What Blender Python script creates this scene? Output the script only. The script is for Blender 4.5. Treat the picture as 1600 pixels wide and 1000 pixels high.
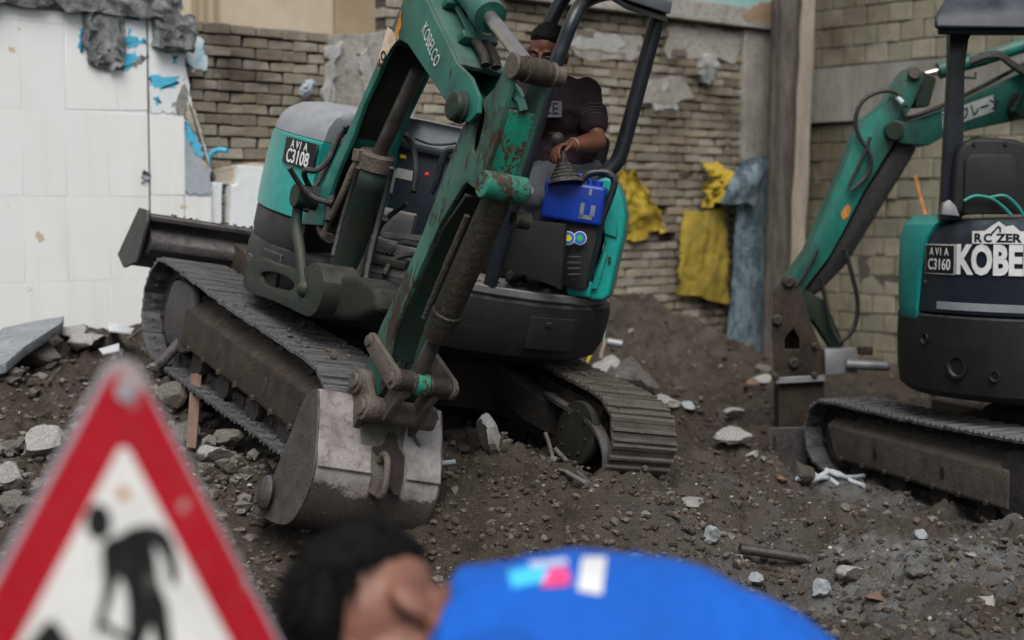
import bpy, bmesh, math, random
import numpy as np
from mathutils import Vector, Matrix
from mathutils.geometry import tessellate_polygon

for _o in list(bpy.data.objects):
    bpy.data.objects.remove(_o)
scene = bpy.context.scene
COL = scene.collection
rad = math.radians
rng = random.Random(11)

# ------------------------------------------------------------ camera
FPX, HORIZON, EYE = 2400.0, 335.0, 1.5          # focal length in photo pixels, horizon row, eye height in metres
PITCH = math.atan((500.0 - HORIZON) / FPX)
cam_data = bpy.data.cameras.new('camera')
cam_data.lens = 36.0 * FPX / 1600.0
cam_data.sensor_width = 36.0
cam_data.clip_start, cam_data.clip_end = 0.05, 400.0
cam_data.dof.use_dof = True
cam_data.dof.focus_distance = 6.1
cam_data.dof.aperture_fstop = 1.9
cam = bpy.data.objects.new('camera', cam_data)
cam.location = (0, 0, EYE)
cam.rotation_euler = (math.pi / 2 - PITCH, 0, 0)
COL.objects.link(cam)
scene.camera = cam

# ------------------------------------------------------------ sky and sun (soft overcast daylight)
SUN_ELEV, SUN_AZ = rad(52), rad(178)              # azimuth clockwise from +Y: behind the camera
world = bpy.data.worlds.new('World')
scene.world = world
world.use_nodes = True
wn = world.node_tree.nodes
sky = wn.new('ShaderNodeTexSky')
sky.sky_type = 'NISHITA'
sky.sun_disc = False
sky.sun_elevation = SUN_ELEV
sky.sun_rotation = SUN_AZ
sky.dust_density = 3.0
sky.air_density = 1.0
wn['Background'].inputs['Strength'].default_value = 0.060
hs = wn.new('ShaderNodeHueSaturation')               # cloud veil: the blue of the clear sky mostly washed out
hs.inputs['Saturation'].default_value = 0.42
world.node_tree.links.new(sky.outputs['Color'], hs.inputs['Color'])
world.node_tree.links.new(hs.outputs['Color'], wn['Background'].inputs['Color'])
sun_data = bpy.data.lights.new('sun', 'SUN')
sun_data.energy = 1.5
sun_data.angle = rad(40)
sun_data.color = (1.0, 0.95, 0.88)
sun = bpy.data.objects.new('sun', sun_data)
_d = Vector((math.sin(SUN_AZ) * math.cos(SUN_ELEV), math.cos(SUN_AZ) * math.cos(SUN_ELEV), math.sin(SUN_ELEV)))
sun.rotation_euler = _d.to_track_quat('Z', 'Y').to_euler()
sun.location = _d * 30
COL.objects.link(sun)
scene.view_settings.view_transform = 'Standard'
scene.view_settings.look = 'None'
scene.view_settings.exposure = 1.14
scene.view_settings.gamma = 1.0
scene.view_settings.use_curve_mapping = False

# ------------------------------------------------------------ measuring helpers
CP, SP = math.cos(PITCH), math.sin(PITCH)
def ray(px, py):
    a, b = (px - 800) / FPX, (500 - py) / FPX
    return Vector((a, CP + b * SP, -SP + b * CP))
def at(px, py, Y):
    """world point seen at photo pixel (px, py) standing Y metres down the scene"""
    d = ray(px, py)
    return Vector((0, 0, EYE)) + d * (Y / d.y)
def on_plane(px, py, M, axis, val):
    """point (in the frame M) where that line of sight meets the plane axis = val of M"""
    Mi = M.inverted()
    o = Mi @ Vector((0, 0, EYE))
    d = Mi.to_3x3() @ ray(px, py)
    t = (val - o[axis]) / d[axis]
    return o + d * t

# ------------------------------------------------------------ objects
def link(o, parent=None):
    COL.objects.link(o)
    if parent is not None:
        o.parent = parent
    return o
def empty(name, M=None):
    o = bpy.data.objects.new(name, None)
    o.empty_display_size = 0.1
    if M is not None:
        o.matrix_world = M
    return link(o)
def tag(o, label=None, cat=None, group=None, kind=None):
    for k, v in (('label', label), ('category', cat), ('group', group), ('kind', kind)):
        if v:
            o[k] = v
    return o
def inst(name, mesh, parent, M):
    o = bpy.data.objects.new(name, mesh)
    link(o, parent)
    o.matrix_local = M
    return o

class MB:
    """collects shapes in one bmesh and links them as one mesh object"""
    def __init__(s, M=None):
        s.bm = bmesh.new()
        s.M = M or Matrix.Identity(4)
        s.mi = 0
    def add(s, verts, faces):
        vs = [s.bm.verts.new(s.M @ Vector(v)) for v in verts]
        fs = []
        for f in faces:
            try:
                nf = s.bm.faces.new([vs[i] for i in f])
                nf.material_index = s.mi
                fs.append(nf)
            except ValueError:
                pass
        return vs, fs
    def box(s, c, d, rot=None, taper=1.0, jit=0.0):
        hx, hy, hz = d[0] / 2, d[1] / 2, d[2] / 2
        R_ = rot or Matrix.Identity(3)
        vs = []
        for z, k in ((-hz, 1.0), (hz, taper)):
            for x, y in ((-hx, -hy), (hx, -hy), (hx, hy), (-hx, hy)):
                v = Vector((x * k, y * k, z))
                if jit:
                    v += Vector((rng.uniform(-jit, jit), rng.uniform(-jit, jit), rng.uniform(-jit, jit)))
                vs.append(Vector(c) + R_ @ v)
        s.add(vs, [(3, 2, 1, 0), (4, 5, 6, 7), (0, 1, 5, 4), (1, 2, 6, 5), (2, 3, 7, 6), (3, 0, 4, 7)])
        return s
    def prism(s, prof, a0, a1, axis='y', holes=()):
        """profile in the plane across axis, extruded from a0 to a1; axis y: (x, z); axis z: (x, y); axis x: (y, z)"""
        def P(p, a):
            return {'y': (p[0], a, p[1]), 'z': (p[0], p[1], a), 'x': (a, p[0], p[1])}[axis]
        loops = [list(prof)] + [list(h) for h in holes]
        flat = [p for l in loops for p in l]
        n = len(flat)
        vs = [P(p, a0) for p in flat] + [P(p, a1) for p in flat]
        fs = []
        if holes:
            for t in tessellate_polygon([[Vector((p[0], p[1], 0)) for p in l] for l in loops]):
                fs.append(tuple(t)); fs.append(tuple(i + n for i in reversed(t)))
        else:
            fs.append(tuple(range(n))); fs.append(tuple(reversed(range(n, 2 * n))))
        k = 0
        for l in loops:
            m = len(l)
            for i in range(m):
                j = (i + 1) % m
                fs.append((k + i, k + j, k + j + n, k + i + n))
            k += m
        s.add(vs, fs)
        return s
    def loft(s, rings, closed=True, caps=True):
        vs, fs = [], []
        m = len(rings[0])
        for r in rings:
            vs += list(r)
        for i in range(len(rings) - 1):
            for j in range(m if closed else m - 1):
                k = (j + 1) % m
                fs.append((i * m + j, i * m + k, (i + 1) * m + k, (i + 1) * m + j))
        if caps and closed:
            fs.append(tuple(reversed(range(m))))
            fs.append(tuple(range((len(rings) - 1) * m, len(rings) * m)))
        s.add(vs, fs)
        return s
    def tube(s, pts, r, n=10, caps=True, smooth=0):
        pts = [Vector(p) for p in pts]
        if smooth:
            pts = spline(pts, smooth)
        rs = r if isinstance(r, (list, tuple)) else [r] * len(pts)
        if len(rs) != len(pts):
            rs = [rs[0] + (rs[-1] - rs[0]) * i / (len(pts) - 1) for i in range(len(pts))]
        rings, up = [], None
        for i, p in enumerate(pts):
            t = (pts[min(i + 1, len(pts) - 1)] - pts[max(i - 1, 0)]).normalized()
            if up is None:
                up = t.orthogonal().normalized()
            up = (up - t * up.dot(t)).normalized()
            b = t.cross(up)
            rings.append([p + (up * math.cos(2 * math.pi * k / n) + b * math.sin(2 * math.pi * k / n)) * rs[i] for k in range(n)])
        return s.loft(rings, True, caps)
    def cyl(s, a, b, r, n=20, r2=None):
        return s.tube([a, b], [r, r if r2 is None else r2], n)
    def lathe(s, prof, a, b, n=24):
        """profile of (distance along a->b in metres, radius)"""
        a, b = Vector(a), Vector(b)
        t = (b - a).normalized(); u = t.orthogonal().normalized(); w = t.cross(u)
        rings = [[a + t * d + (u * math.cos(2 * math.pi * k / n) + w * math.sin(2 * math.pi * k / n)) * max(q, 1e-4) for k in range(n)] for d, q in prof]
        return s.loft(rings)
    def ball(s, c, r, n=12, m=8, sc=(1, 1, 1), rot=None):
        R_ = rot or Matrix.Identity(3)
        rings = []
        for i in range(m + 1):
            th = math.pi * (0.02 + 0.96 * i / m)
            rings.append([Vector(c) + R_ @ Vector((r * sc[0] * math.sin(th) * math.cos(2 * math.pi * k / n), r * sc[1] * math.sin(th) * math.sin(2 * math.pi * k / n), r * sc[2] * math.cos(th))) for k in range(n)])
        return s.loft(rings)
    def build(s, name, mat, parent=None, bevel=0.0, seg=2, smooth=40, sub=0):
        bm = s.bm
        bmesh.ops.recalc_face_normals(bm, faces=bm.faces[:])
        if bevel > 0:
            es = [e for e in bm.edges if len(e.link_faces) == 2 and e.calc_face_angle(0) > rad(28)]
            bmesh.ops.bevel(bm, geom=es, offset=bevel, segments=seg, profile=0.6, affect='EDGES', clamp_overlap=True)
        me = bpy.data.meshes.new(name)
        bm.to_mesh(me); bm.free()
        for m in (mat if isinstance(mat, (list, tuple)) else [mat]):
            me.materials.append(m)
        if smooth:
            me.shade_smooth()
            me.set_sharp_from_angle(angle=rad(smooth))
        o = bpy.data.objects.new(name, me)
        return link(o, parent)

def spline(pts, k=6, closed=False):
    n = len(pts); out = []
    rngi = range(n) if closed else range(n - 1)
    for i in rngi:
        if closed:
            p0, p1, p2, p3 = pts[i - 1], pts[i], pts[(i + 1) % n], pts[(i + 2) % n]
        else:
            p0, p1, p2, p3 = pts[max(i - 1, 0)], pts[i], pts[i + 1], pts[min(i + 2, n - 1)]
        for j in range(k):
            t = j / k
            out.append(0.5 * ((2 * p1) + (p2 - p0) * t + (2 * p0 - 5 * p1 + 4 * p2 - p3) * t * t + (3 * p1 - p0 - 3 * p2 + p3) * t ** 3))
    if not closed:
        out.append(pts[-1])
    return out
def V2(l):
    return [Vector(p) for p in l]
def circ(cx, cy, r, n=16, a0=0.0, a1=2 * math.pi, end=False):
    m = n if not end else n - 1
    return [(cx + r * math.cos(a0 + (a1 - a0) * i / m), cy + r * math.sin(a0 + (a1 - a0) * i / m)) for i in range(n)]
def rotz(a): return Matrix.Rotation(a, 3, 'Z')
def frame(loc, yaw, pitch=0, roll=0):
    return Matrix.Translation(loc) @ Matrix.Rotation(yaw, 4, 'Z') @ Matrix.Rotation(pitch, 4, 'Y') @ Matrix.Rotation(roll, 4, 'X')

def text_mesh(name, body, size, mat, parent, M, offset=0.0, sx=1.0, bend=None, align='CENTER', space=1.0):
    """flat print: letters as thin faces in the XY plane of M (M in the parent's frame)"""
    cu = bpy.data.curves.new(name, 'FONT')
    cu.body = body; cu.size = size; cu.align_x = align; cu.align_y = 'CENTER'
    cu.offset = offset; cu.resolution_u = 3
    cu.extrude = 0.0006; cu.space_character = space
    tmp = bpy.data.objects.new(name, cu)
    COL.objects.link(tmp)
    dg = bpy.context.evaluated_depsgraph_get()
    me = bpy.data.meshes.new_from_object(tmp.evaluated_get(dg))
    bpy.data.objects.remove(tmp); bpy.data.curves.remove(cu)
    for v in me.vertices:
        p = Vector((v.co.x * sx, v.co.y, v.co.z))
        v.co = bend(p) if bend else M @ p
    me.materials.clear(); me.materials.append(mat)
    me.name = name
    o = bpy.data.objects.new(name, me)
    return link(o, parent)

def remesh(name, mbs, mat, parent, voxel=0.008, smooth=6, sub=False):
    """several closed shapes melted into ONE continuous surface"""
    me = bpy.data.meshes.new(name)
    mbs.bm.normal_update()
    bmesh.ops.recalc_face_normals(mbs.bm, faces=mbs.bm.faces[:])
    mbs.bm.to_mesh(me); mbs.bm.free()
    tmp = bpy.data.objects.new(name, me)
    COL.objects.link(tmp)
    md = tmp.modifiers.new('r', 'REMESH'); md.mode = 'VOXEL'; md.voxel_size = voxel
    ms = tmp.modifiers.new('s', 'SMOOTH'); ms.iterations = smooth; ms.factor = 0.5
    dg = bpy.context.evaluated_depsgraph_get()
    out = bpy.data.meshes.new_from_object(tmp.evaluated_get(dg))
    bpy.data.objects.remove(tmp)
    out.materials.clear()
    for m in (mat if isinstance(mat, (list, tuple)) else [mat]):
        out.materials.append(m)
    out.shade_smooth()
    out.name = name
    o = bpy.data.objects.new(name, out)
    return link(o, parent)

# ------------------------------------------------------------ numpy noise (for the ground and the stones)
def _hash(ix, iy, seed):
    h = (ix.astype(np.int64) * 374761393 + iy.astype(np.int64) * 668265263 + seed * 144665) & 0x7fffffff
    h = (h ^ (h >> 13)) * 1274126177 & 0x7fffffff
    return ((h ^ (h >> 16)) & 0xffff) / 65535.0
def vnoise(x, y, seed=0):
    ix, iy = np.floor(x), np.floor(y)
    fx, fy = x - ix, y - iy
    fx = fx * fx * (3 - 2 * fx); fy = fy * fy * (3 - 2 * fy)
    a, b = _hash(ix, iy, seed), _hash(ix + 1, iy, seed)
    c, d = _hash(ix, iy + 1, seed), _hash(ix + 1, iy + 1, seed)
    return (a + (b - a) * fx) * (1 - fy) + (c + (d - c) * fx) * fy - 0.5
def fbm(x, y, sc, octs, seed=0, gain=0.5):
    s_, a = 0, 1.0
    for i in range(octs):
        s_ = s_ + a * vnoise(x * sc, y * sc, seed + i * 17)
        sc *= 2.03; a *= gain
    return s_
# ------------------------------------------------------------ materials
class NT:
    def __init__(s, name):
        s.mat = bpy.data.materials.new(name)
        s.mat.use_nodes = True
        s.t = s.mat.node_tree
        s.b = s.t.nodes['Principled BSDF']
        s.tc = s.t.nodes.new('ShaderNodeTexCoord')
        s.geo = s.t.nodes.new('ShaderNodeNewGeometry')
    def n(s, typ, **kw):
        nd = s.t.nodes.new(typ)
        for k, v in kw.items():
            if k in nd.inputs:
                s.set(nd.inputs[k], v)
            else:
                setattr(nd, k, v)
        return nd
    def set(s, sock, v):
        if isinstance(v, bpy.types.NodeSocket):
            s.t.links.new(v, sock)
        elif isinstance(v, bpy.types.Node):
            s.t.links.new(v.outputs[0], sock)
        elif isinstance(v, (tuple, list)) and len(v) == 3 and sock.type == 'RGBA':
            sock.default_value = (*v, 1)
        else:
            sock.default_value = v
    def coord(s, scale=(1, 1, 1), world=False):
        mp = s.n('ShaderNodeMapping')
        s.set(mp.inputs['Vector'], s.geo.outputs['Position'] if world else s.tc.outputs['Object'])
        mp.inputs['Scale'].default_value = scale
        return mp.outputs[0]
    def noise(s, scale, detail=4, rough=0.6, co=None, dist=0.0):
        nd = s.n('ShaderNodeTexNoise', Scale=scale, Detail=detail, Roughness=rough, Distortion=dist)
        s.set(nd.inputs['Vector'], co if co is not None else s.tc.outputs['Object'])
        return nd.outputs['Fac']
    def ramp(s, fac, *stops, interp='LINEAR'):
        r = s.n('ShaderNodeValToRGB')
        cr = r.color_ramp
        cr.interpolation = interp
        while len(cr.elements) < len(stops):
            cr.elements.new(0.5)
        for e, (p, c) in zip(cr.elements, stops):
            e.position = p
            e.color = (*c, 1) if isinstance(c, (tuple, list)) else (c, c, c, 1)
        s.set(r.inputs['Fac'], fac)
        return r.outputs['Color']
    def mix(s, fac, a, b, mode='MIX'):
        m = s.n('ShaderNodeMix', data_type='RGBA', blend_type=mode)
        s.set(m.inputs[0], fac); s.set(m.inputs[6], a); s.set(m.inputs[7], b)
        return m.outputs[2]
    def math(s, op, a, b=0.5, clamp=False):
        m = s.n('ShaderNodeMath', operation=op, use_clamp=clamp)
        s.set(m.inputs[0], a); s.set(m.inputs[1], b)
        return m.outputs[0]
    def bump(s, h, strength=0.4, dist=0.01):
        b = s.n('ShaderNodeBump', Strength=strength, Distance=dist)
        s.set(b.inputs['Height'], h)
        s.set(s.b.inputs['Normal'], b.outputs[0])
    def fin(s, col, rough=0.6, metal=0.0, spec=None):
        s.set(s.b.inputs['Base Color'], col); s.set(s.b.inputs['Roughness'], rough); s.set(s.b.inputs['Metallic'], metal)
        s.set(s.b.inputs['Specular IOR Level'], 0.3 if spec is None else spec)
        return s.mat
    def edge(s, radius=0.012):
        """1 where a real edge of the piece turns, 0 on its flats: bare steel shows there first"""
        bv = s.n('ShaderNodeBevel', samples=3, Radius=radius)
        vm = s.n('ShaderNodeVectorMath', operation='DOT_PRODUCT')
        s.set(vm.inputs[0], bv.outputs[0]); s.set(vm.inputs[1], s.geo.outputs['Normal'])
        return s.ramp(vm.outputs['Value'], (0.86, 1.0), (0.985, 0.0))
    def up(s):
        sep = s.n('ShaderNodeSeparateXYZ'); s.set(sep.inputs[0], s.geo.outputs['Normal'])
        return sep.outputs['Z']

def painted(name, base, rust=(0.048, 0.026, 0.016), wear=0.35, dust=(0.16, 0.145, 0.125), dust_amt=0.5, grime=0.4, rough=0.42, stretch=(1, 1, 1), scale=1.0, cracks=False):
    """worn machine paint: chips to rust and bare steel on edges and in patches, grime, dust on top faces"""
    k = NT(name)
    co = k.coord(stretch)
    n1 = k.noise(5 * scale, 6, 0.65, co); n2 = k.noise(38 * scale, 5, 0.7, co); n3 = k.noise(2.2 * scale, 3, 0.5)
    col = k.mix(k.ramp(n3, (0.35, 0.0), (0.7, 1.0)), base, tuple(c * 0.72 for c in base))
    col = k.mix(k.math('MULTIPLY', k.ramp(n2, (0.4, 0.0), (0.75, 1.0)), 0.35), col, tuple(c * 1.6 + 0.02 for c in base))
    # chips
    edge = k.edge(0.010)
    m = k.math('ADD', k.math('MULTIPLY', n1, 0.52), k.math('MULTIPLY', n2, 0.48))
    m = k.math('ADD', m, k.math('MULTIPLY', edge, 0.17))
    lo = 0.655 - 0.30 * wear
    chip = k.ramp(m, (lo, 0.0), (lo + 0.03, 1.0))
    if cracks:
        wob = k.n('ShaderNodeTexNoise', Scale=14.0, Detail=4.0); k.set(wob.inputs['Vector'], k.tc.outputs['Object'])
        mx = k.n('ShaderNodeMix', data_type='RGBA', blend_type='LINEAR_LIGHT'); k.set(mx.inputs[0], 0.10); k.set(mx.inputs[6], k.tc.outputs['Object']); k.set(mx.inputs[7], wob.outputs['Color'])
        vo = k.n('ShaderNodeTexVoronoi', feature='DISTANCE_TO_EDGE', Scale=13.0); k.set(vo.inputs['Vector'], mx.outputs[2])
        ck = k.math('MULTIPLY', k.ramp(vo.outputs['Distance'], (0.035, 1.0), (0.075, 0.0)), k.ramp(k.noise(6, 3, .6), (0.44, 0.0), (0.52, 1.0)))
        chip = k.math('MAXIMUM', chip, ck)
    rcol = k.mix(k.ramp(k.noise(24 * scale, 4, 0.7), (0.35, 0.0), (0.7, 1.0)), rust, (0.02, 0.015, 0.012))
    col = k.mix(chip, col, rcol)
    # grime and dust
    g = k.math('MULTIPLY', k.ramp(k.math('ADD', k.math('MULTIPLY', k.noise(3.3 * scale, 5, 0.6, co), .7), k.math('MULTIPLY', k.noise(17 * scale, 5, 0.7, co), .3)), (0.40, 0.0), (0.64, 1.0)), grime)
    col = k.mix(g, col, (0.022, 0.020, 0.016))
    d = k.math('MULTIPLY', k.ramp(k.up(), (0.1, 0.0), (0.9, 1.0)), k.ramp(k.noise(7 * scale, 5, 0.65), (0.3, 0.2), (0.65, 1.0)))
    col = k.mix(k.math('MULTIPLY', d, dust_amt), col, dust)
    k.bump(k.math('ADD', k.math('MULTIPLY', chip, -0.5), k.math('MULTIPLY', n2, 0.35)), 0.35, 0.004)
    return k.fin(col, k.mix(chip, (rough,) * 3, (0.85,) * 3), 0.0)

def rusty(name, a, b, c, scale=1.0, rough=0.75, metal=0.25, dust=0.5, streak=(1, 1, 1), dustcol=(0.17, 0.155, 0.14), edgecol=(0.20, 0.19, 0.18)):
    k = NT(name)
    co = k.coord(streak)
    n1 = k.noise(4 * scale, 7, 0.68, co); n2 = k.noise(30 * scale, 5, 0.7)
    col = k.mix(k.ramp(n1, (0.36, 0.0), (0.62, 1.0)), a, b)
    col = k.mix(k.ramp(n2, (0.52, 0.0), (0.72, 1.0)), col, c)
    d = k.math('MULTIPLY', k.ramp(k.up(), (0.0, 0.0), (0.85, 1.0)), k.ramp(k.noise(9 * scale, 5, 0.65), (0.35, 0.1), (0.62, 1.0)))
    col = k.mix(k.math('MULTIPLY', d, dust), col, dustcol)
    sp = k.ramp(k.noise(70 * scale, 3, 0.6), (0.66, 0.0), (0.72, 1.0))
    col = k.mix(k.math('MULTIPLY', sp, 0.55), col, (0.24, 0.22, 0.2))
    col = k.mix(k.math('MULTIPLY', k.edge(0.009), k.ramp(n2, (0.42, 0.0), (0.6, 0.7))), col, edgecol)
    k.bump(k.math('ADD', n2, k.math('MULTIPLY', n1, 0.8)), 0.8, 0.010)
    return k.fin(col, rough, metal)

def plain(name, col, rough=0.6, metal=0.0, var=0.25, scale=6.0, dust=0.0, bump=0.15, dustcol=(0.2, 0.19, 0.175)):
    k = NT(name)
    n1 = k.noise(scale, 6, 0.65)
    c = k.mix(k.ramp(n1, (0.3, 0.0), (0.72, 1.0)), tuple(x * (1 - var) for x in col), tuple(min(1, x * (1 + var)) for x in col))
    if dust:
        d = k.math('MULTIPLY', k.ramp(k.up(), (-0.1, 0.05), (0.8, 1.0)), k.ramp(k.noise(scale * 2.2, 6, 0.7), (0.35, 0.0), (0.68, 1.0)))
        c = k.mix(k.math('MULTIPLY', d, dust), c, dustcol)
        scr = k.ramp(k.noise(22, 4, 0.6, k.coord((1, 1, 9))), (0.62, 0.0), (0.70, 1.0))
        c = k.mix(k.math('MULTIPLY', k.math('MULTIPLY', scr, k.ramp(n1, (.45, 0.0), (.6, 1.0))), 0.9 * dust), c, dustcol)
    if bump:
        k.bump(k.noise(scale * 9, 4, 0.6), bump, 0.003)
    return k.fin(c, rough, metal)

M_ = {}
M_['teal'] = painted('teal_cover_paint', (0.004, 0.275, 0.245), wear=0.05, dust_amt=0.25, grime=0.22, rough=0.32)
M_['boom'] = painted('worn_green_boom_paint', (0.008, 0.150, 0.118), wear=0.20, dust=(0.11, 0.135, 0.12), dust_amt=0.7, grime=0.85, rough=0.45, stretch=(1, 1, 0.35))
M_['arm'] = painted('scraped_green_arm_paint', (0.024, 0.135, 0.102), wear=0.42, dust_amt=0.4, grime=0.75, rough=0.5, stretch=(1, 1, 0.25), scale=1.3)
M_['armface'] = painted('cracked_green_paint', (0.008, 0.225, 0.150), cracks=True, rust=(0.085, 0.036, 0.020), wear=0.36, dust_amt=0.2, grime=0.15, rough=0.4, scale=1.6)
M_['cyl'] = rusty('oily_brown_cylinder', (0.014, 0.013, 0.011), (0.040, 0.027, 0.020), (0.016, 0.055, 0.042), 1.6, 0.5, 0.2, 0.10, (1, 1, 0.4))
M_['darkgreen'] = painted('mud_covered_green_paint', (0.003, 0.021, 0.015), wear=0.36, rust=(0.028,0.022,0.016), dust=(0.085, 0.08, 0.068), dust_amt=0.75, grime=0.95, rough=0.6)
M_['mudshade'] = plain('oily_mud_and_shade_black', (0.010, 0.011, 0.009), 0.8, 0, 0.5, 8, 0.15)
M_['pin'] = rusty('pale_rusty_pin_steel', (0.070, 0.052, 0.042), (0.125, 0.108, 0.095), (0.030, 0.020, 0.015), 2.5, 0.6, 0.3, 0.45)
M_['rust'] = rusty('rusty_track_frame_steel', (0.018, 0.015, 0.013), (0.050, 0.037, 0.027), (0.008, 0.007, 0.006), 2.2, 0.75, 0.15, 0.22)
M_['rusttan'] = rusty('dusty_tan_track_frame', (.060, .052, .044), (.110, .094, .078), (.028, .022, .018), 2.0, .8, .1, .3)
M_['cylmount'] = painted('chipped_green_mount_paint', (0.010, 0.19, 0.13), rust=(.060, .030, .020), wear=0.52, dust_amt=.3, grime=.4, scale=1.8)
M_['shoe'] = rusty('worn_track_shoe_steel', (0.022, 0.022, 0.023), (0.130, 0.134, 0.142), (0.014, 0.012, 0.011), 4.5, 0.5, 0.4, 0.55, (1, 0.3, 1), (0.17, 0.17, 0.175), (0.36, 0.36, 0.37))
M_['shoe2'] = rusty('dirty_brown_track_shoe_steel', (0.034, 0.029, 0.024), (0.090, 0.080, 0.070), (0.016, 0.013, 0.011), 4.5, 0.65, 0.25, 0.5, (1, 0.3, 1), (0.15, 0.135, 0.115), (0.30, 0.28, 0.26))
M_['chain'] = rusty('dark_track_chain_steel', (0.012, 0.011, 0.010), (0.026, 0.021, 0.018), (0.008, 0.007, 0.006), 3.0, 0.75, 0.1, 0.25)
M_['blade'] = rusty('scuffed_dark_blade_steel', (0.038, 0.036, 0.037), (0.068, 0.064, 0.064), (0.020, 0.017, 0.015), 1.5, 0.6, 0.3, 0.8, dustcol=(0.15, 0.145, 0.15))
M_['bucket'] = None
M_['black'] = plain('dusty_black_plastic', (0.010, 0.0105, 0.012), 0.55, 0, 0.35, 4, 0.42, dustcol=(0.13, 0.13, 0.135))
M_['navy'] = plain('dusty_navy_panel', (0.011, 0.016, 0.025), 0.45, 0, 0.3, 3, 0.4, dustcol=(0.11, 0.13, 0.15))
M_['hood'] = plain('dusty_grey_hood', (0.20, 0.22, 0.245), 0.5, 0, 0.25, 3.5, 0.5, dustcol=(0.34, 0.35, 0.37))
M_['rubber'] = plain('black_rubber_hose', (0.012, 0.012, 0.013), 0.6, 0, 0.3, 20, 0.5)
M_['chrome'] = plain('scuffed_chrome_rod', (0.52, 0.48, 0.46), 0.28, 0.9, 0.15, 14)
M_['darkrod'] = plain('dirty_steel_rod', (0.085, 0.08, 0.075), 0.4, 0.6, 0.4, 14)
M_['rops'] = plain('black_canopy_post_paint', (0.010, 0.014, 0.020), 0.32, 0, 0.3, 6, 0.3)
M_['seat'] = plain('black_seat_vinyl', (0.007, 0.007, 0.008), 0.6, 0, 0.2, 8, 0.1)
M_['floor'] = plain('dusty_floor_plate', (0.12, 0.12, 0.12), 0.7, 0.0, 0.5, 4, 0.9, dustcol=(0.30, 0.29, 0.275))
M_['deepblack'] = plain('matte_black_panel', (0.004, 0.004, 0.0045), 0.75, 0, 0.3, 6, 0.08)
M_['white'] = plain('white_print', (0.60, 0.61, 0.62), 0.5, 0, 0.12, 20, 0, 0)
M_['paleletter'] = plain('dull_white_letters', (.40, .44, .42), .6, 0, .3, 30, 0, 0)
M_['whiteworn'] = painted('worn_white_sticker', (0.62, 0.63, 0.62), rust=(0.05, 0.14, 0.12), wear=0.32, dust_amt=0.1, grime=0.2, scale=3)
M_['blackprint'] = plain('black_print', (0.008, 0.008, 0.009), 0.45, 0, 0.2, 20, 0, 0)
M_['orange'] = plain('faded_orange_decal', (0.42, 0.17, 0.035), 0.6, 0, 0.5, 18, 0, 0)
M_['cream'] = plain('cream_decal', (0.52, 0.42, 0.31), 0.6, 0, 0.3, 16, 0, 0)
M_['bluecan'] = plain('blue_oil_can_plastic', (0.003, 0.028, 0.24), 0.35, 0, 0.25, 5, 0.15)
M_['yellow'] = plain('yellow_print', (0.55, 0.46, 0.02), 0.5, 0, 0.2, 8, 0, 0)
M_['paper'] = plain('grey_notice_print', (0.30, 0.31, 0.31), 0.6, 0, 0.2, 12, 0, 0)
M_['stickblue'] = plain('blue_sticker', (0.02, 0.12, 0.42), 0.4, 0, 0.2, 12, 0, 0)
M_['stickgreen'] = plain('green_sticker', (0.05, 0.32, 0.10), 0.4, 0, 0.2, 12, 0, 0)
M_['red'] = plain('red_plastic', (0.45, 0.03, 0.03), 0.4, 0, 0.2, 8, 0, 0)
M_['plate'] = plain('gunmetal_breaker_steel', (0.25, 0.26, 0.28), 0.45, 0.5, 0.3, 6, 0.5)
def skin_mat(name, col):
    k = NT(name)
    n1 = k.noise(9, 4, 0.6)
    c = k.mix(k.ramp(n1, (0.35, 0.0), (0.7, 1.0)), tuple(x * 0.8 for x in col), tuple(x * 1.15 for x in col))
    k.b.inputs['Subsurface Weight'].default_value = 0.08
    k.b.inputs['Subsurface Radius'].default_value = (0.02, 0.008, 0.004)
    k.bump(k.noise(90, 4, 0.6), 0.12, 0.002)
    return k.fin(c, 0.45)
M_['skin'] = skin_mat('brown_skin', (0.115, 0.046, 0.025))
M_['skin2'] = skin_mat('tan_skin', (0.20, 0.092, 0.066))
M_['hair'] = plain('black_hair', (0.004, 0.0038, 0.004), 0.75, 0, 0.3, 40, 0, 0)
M_['hair'].node_tree.nodes['Principled BSDF'].inputs['Specular IOR Level'].default_value = 0.12
def cloth(name, col, sc=60, rough=0.85):
    k = NT(name)
    n1 = k.noise(5, 4, 0.6)
    c = k.mix(k.ramp(n1, (0.3, 0.0), (0.7, 1.0)), tuple(x * 0.8 for x in col), tuple(x * 1.15 for x in col))
    wv = k.noise(7, 3, 0.5, k.coord((1, 1, 0.5)), 0.8)
    k.bump(k.math('ADD', k.math('MULTIPLY', wv, 2.0), k.math('MULTIPLY', k.noise(sc * 6, 2), 0.08)), 0.5, 0.02)
    return k.fin(c, rough)
M_['maroon'] = cloth('dark_maroon_cotton', (0.013, 0.0055, 0.0085))
M_['jeans'] = cloth('faded_grey_denim', (0.055, 0.060, 0.070))
M_['blueshirt'] = cloth('bright_blue_cotton', (0.003, 0.092, 0.46))
M_['grey_trousers'] = cloth('dark_work_trousers', (0.03, 0.03, 0.035))

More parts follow.
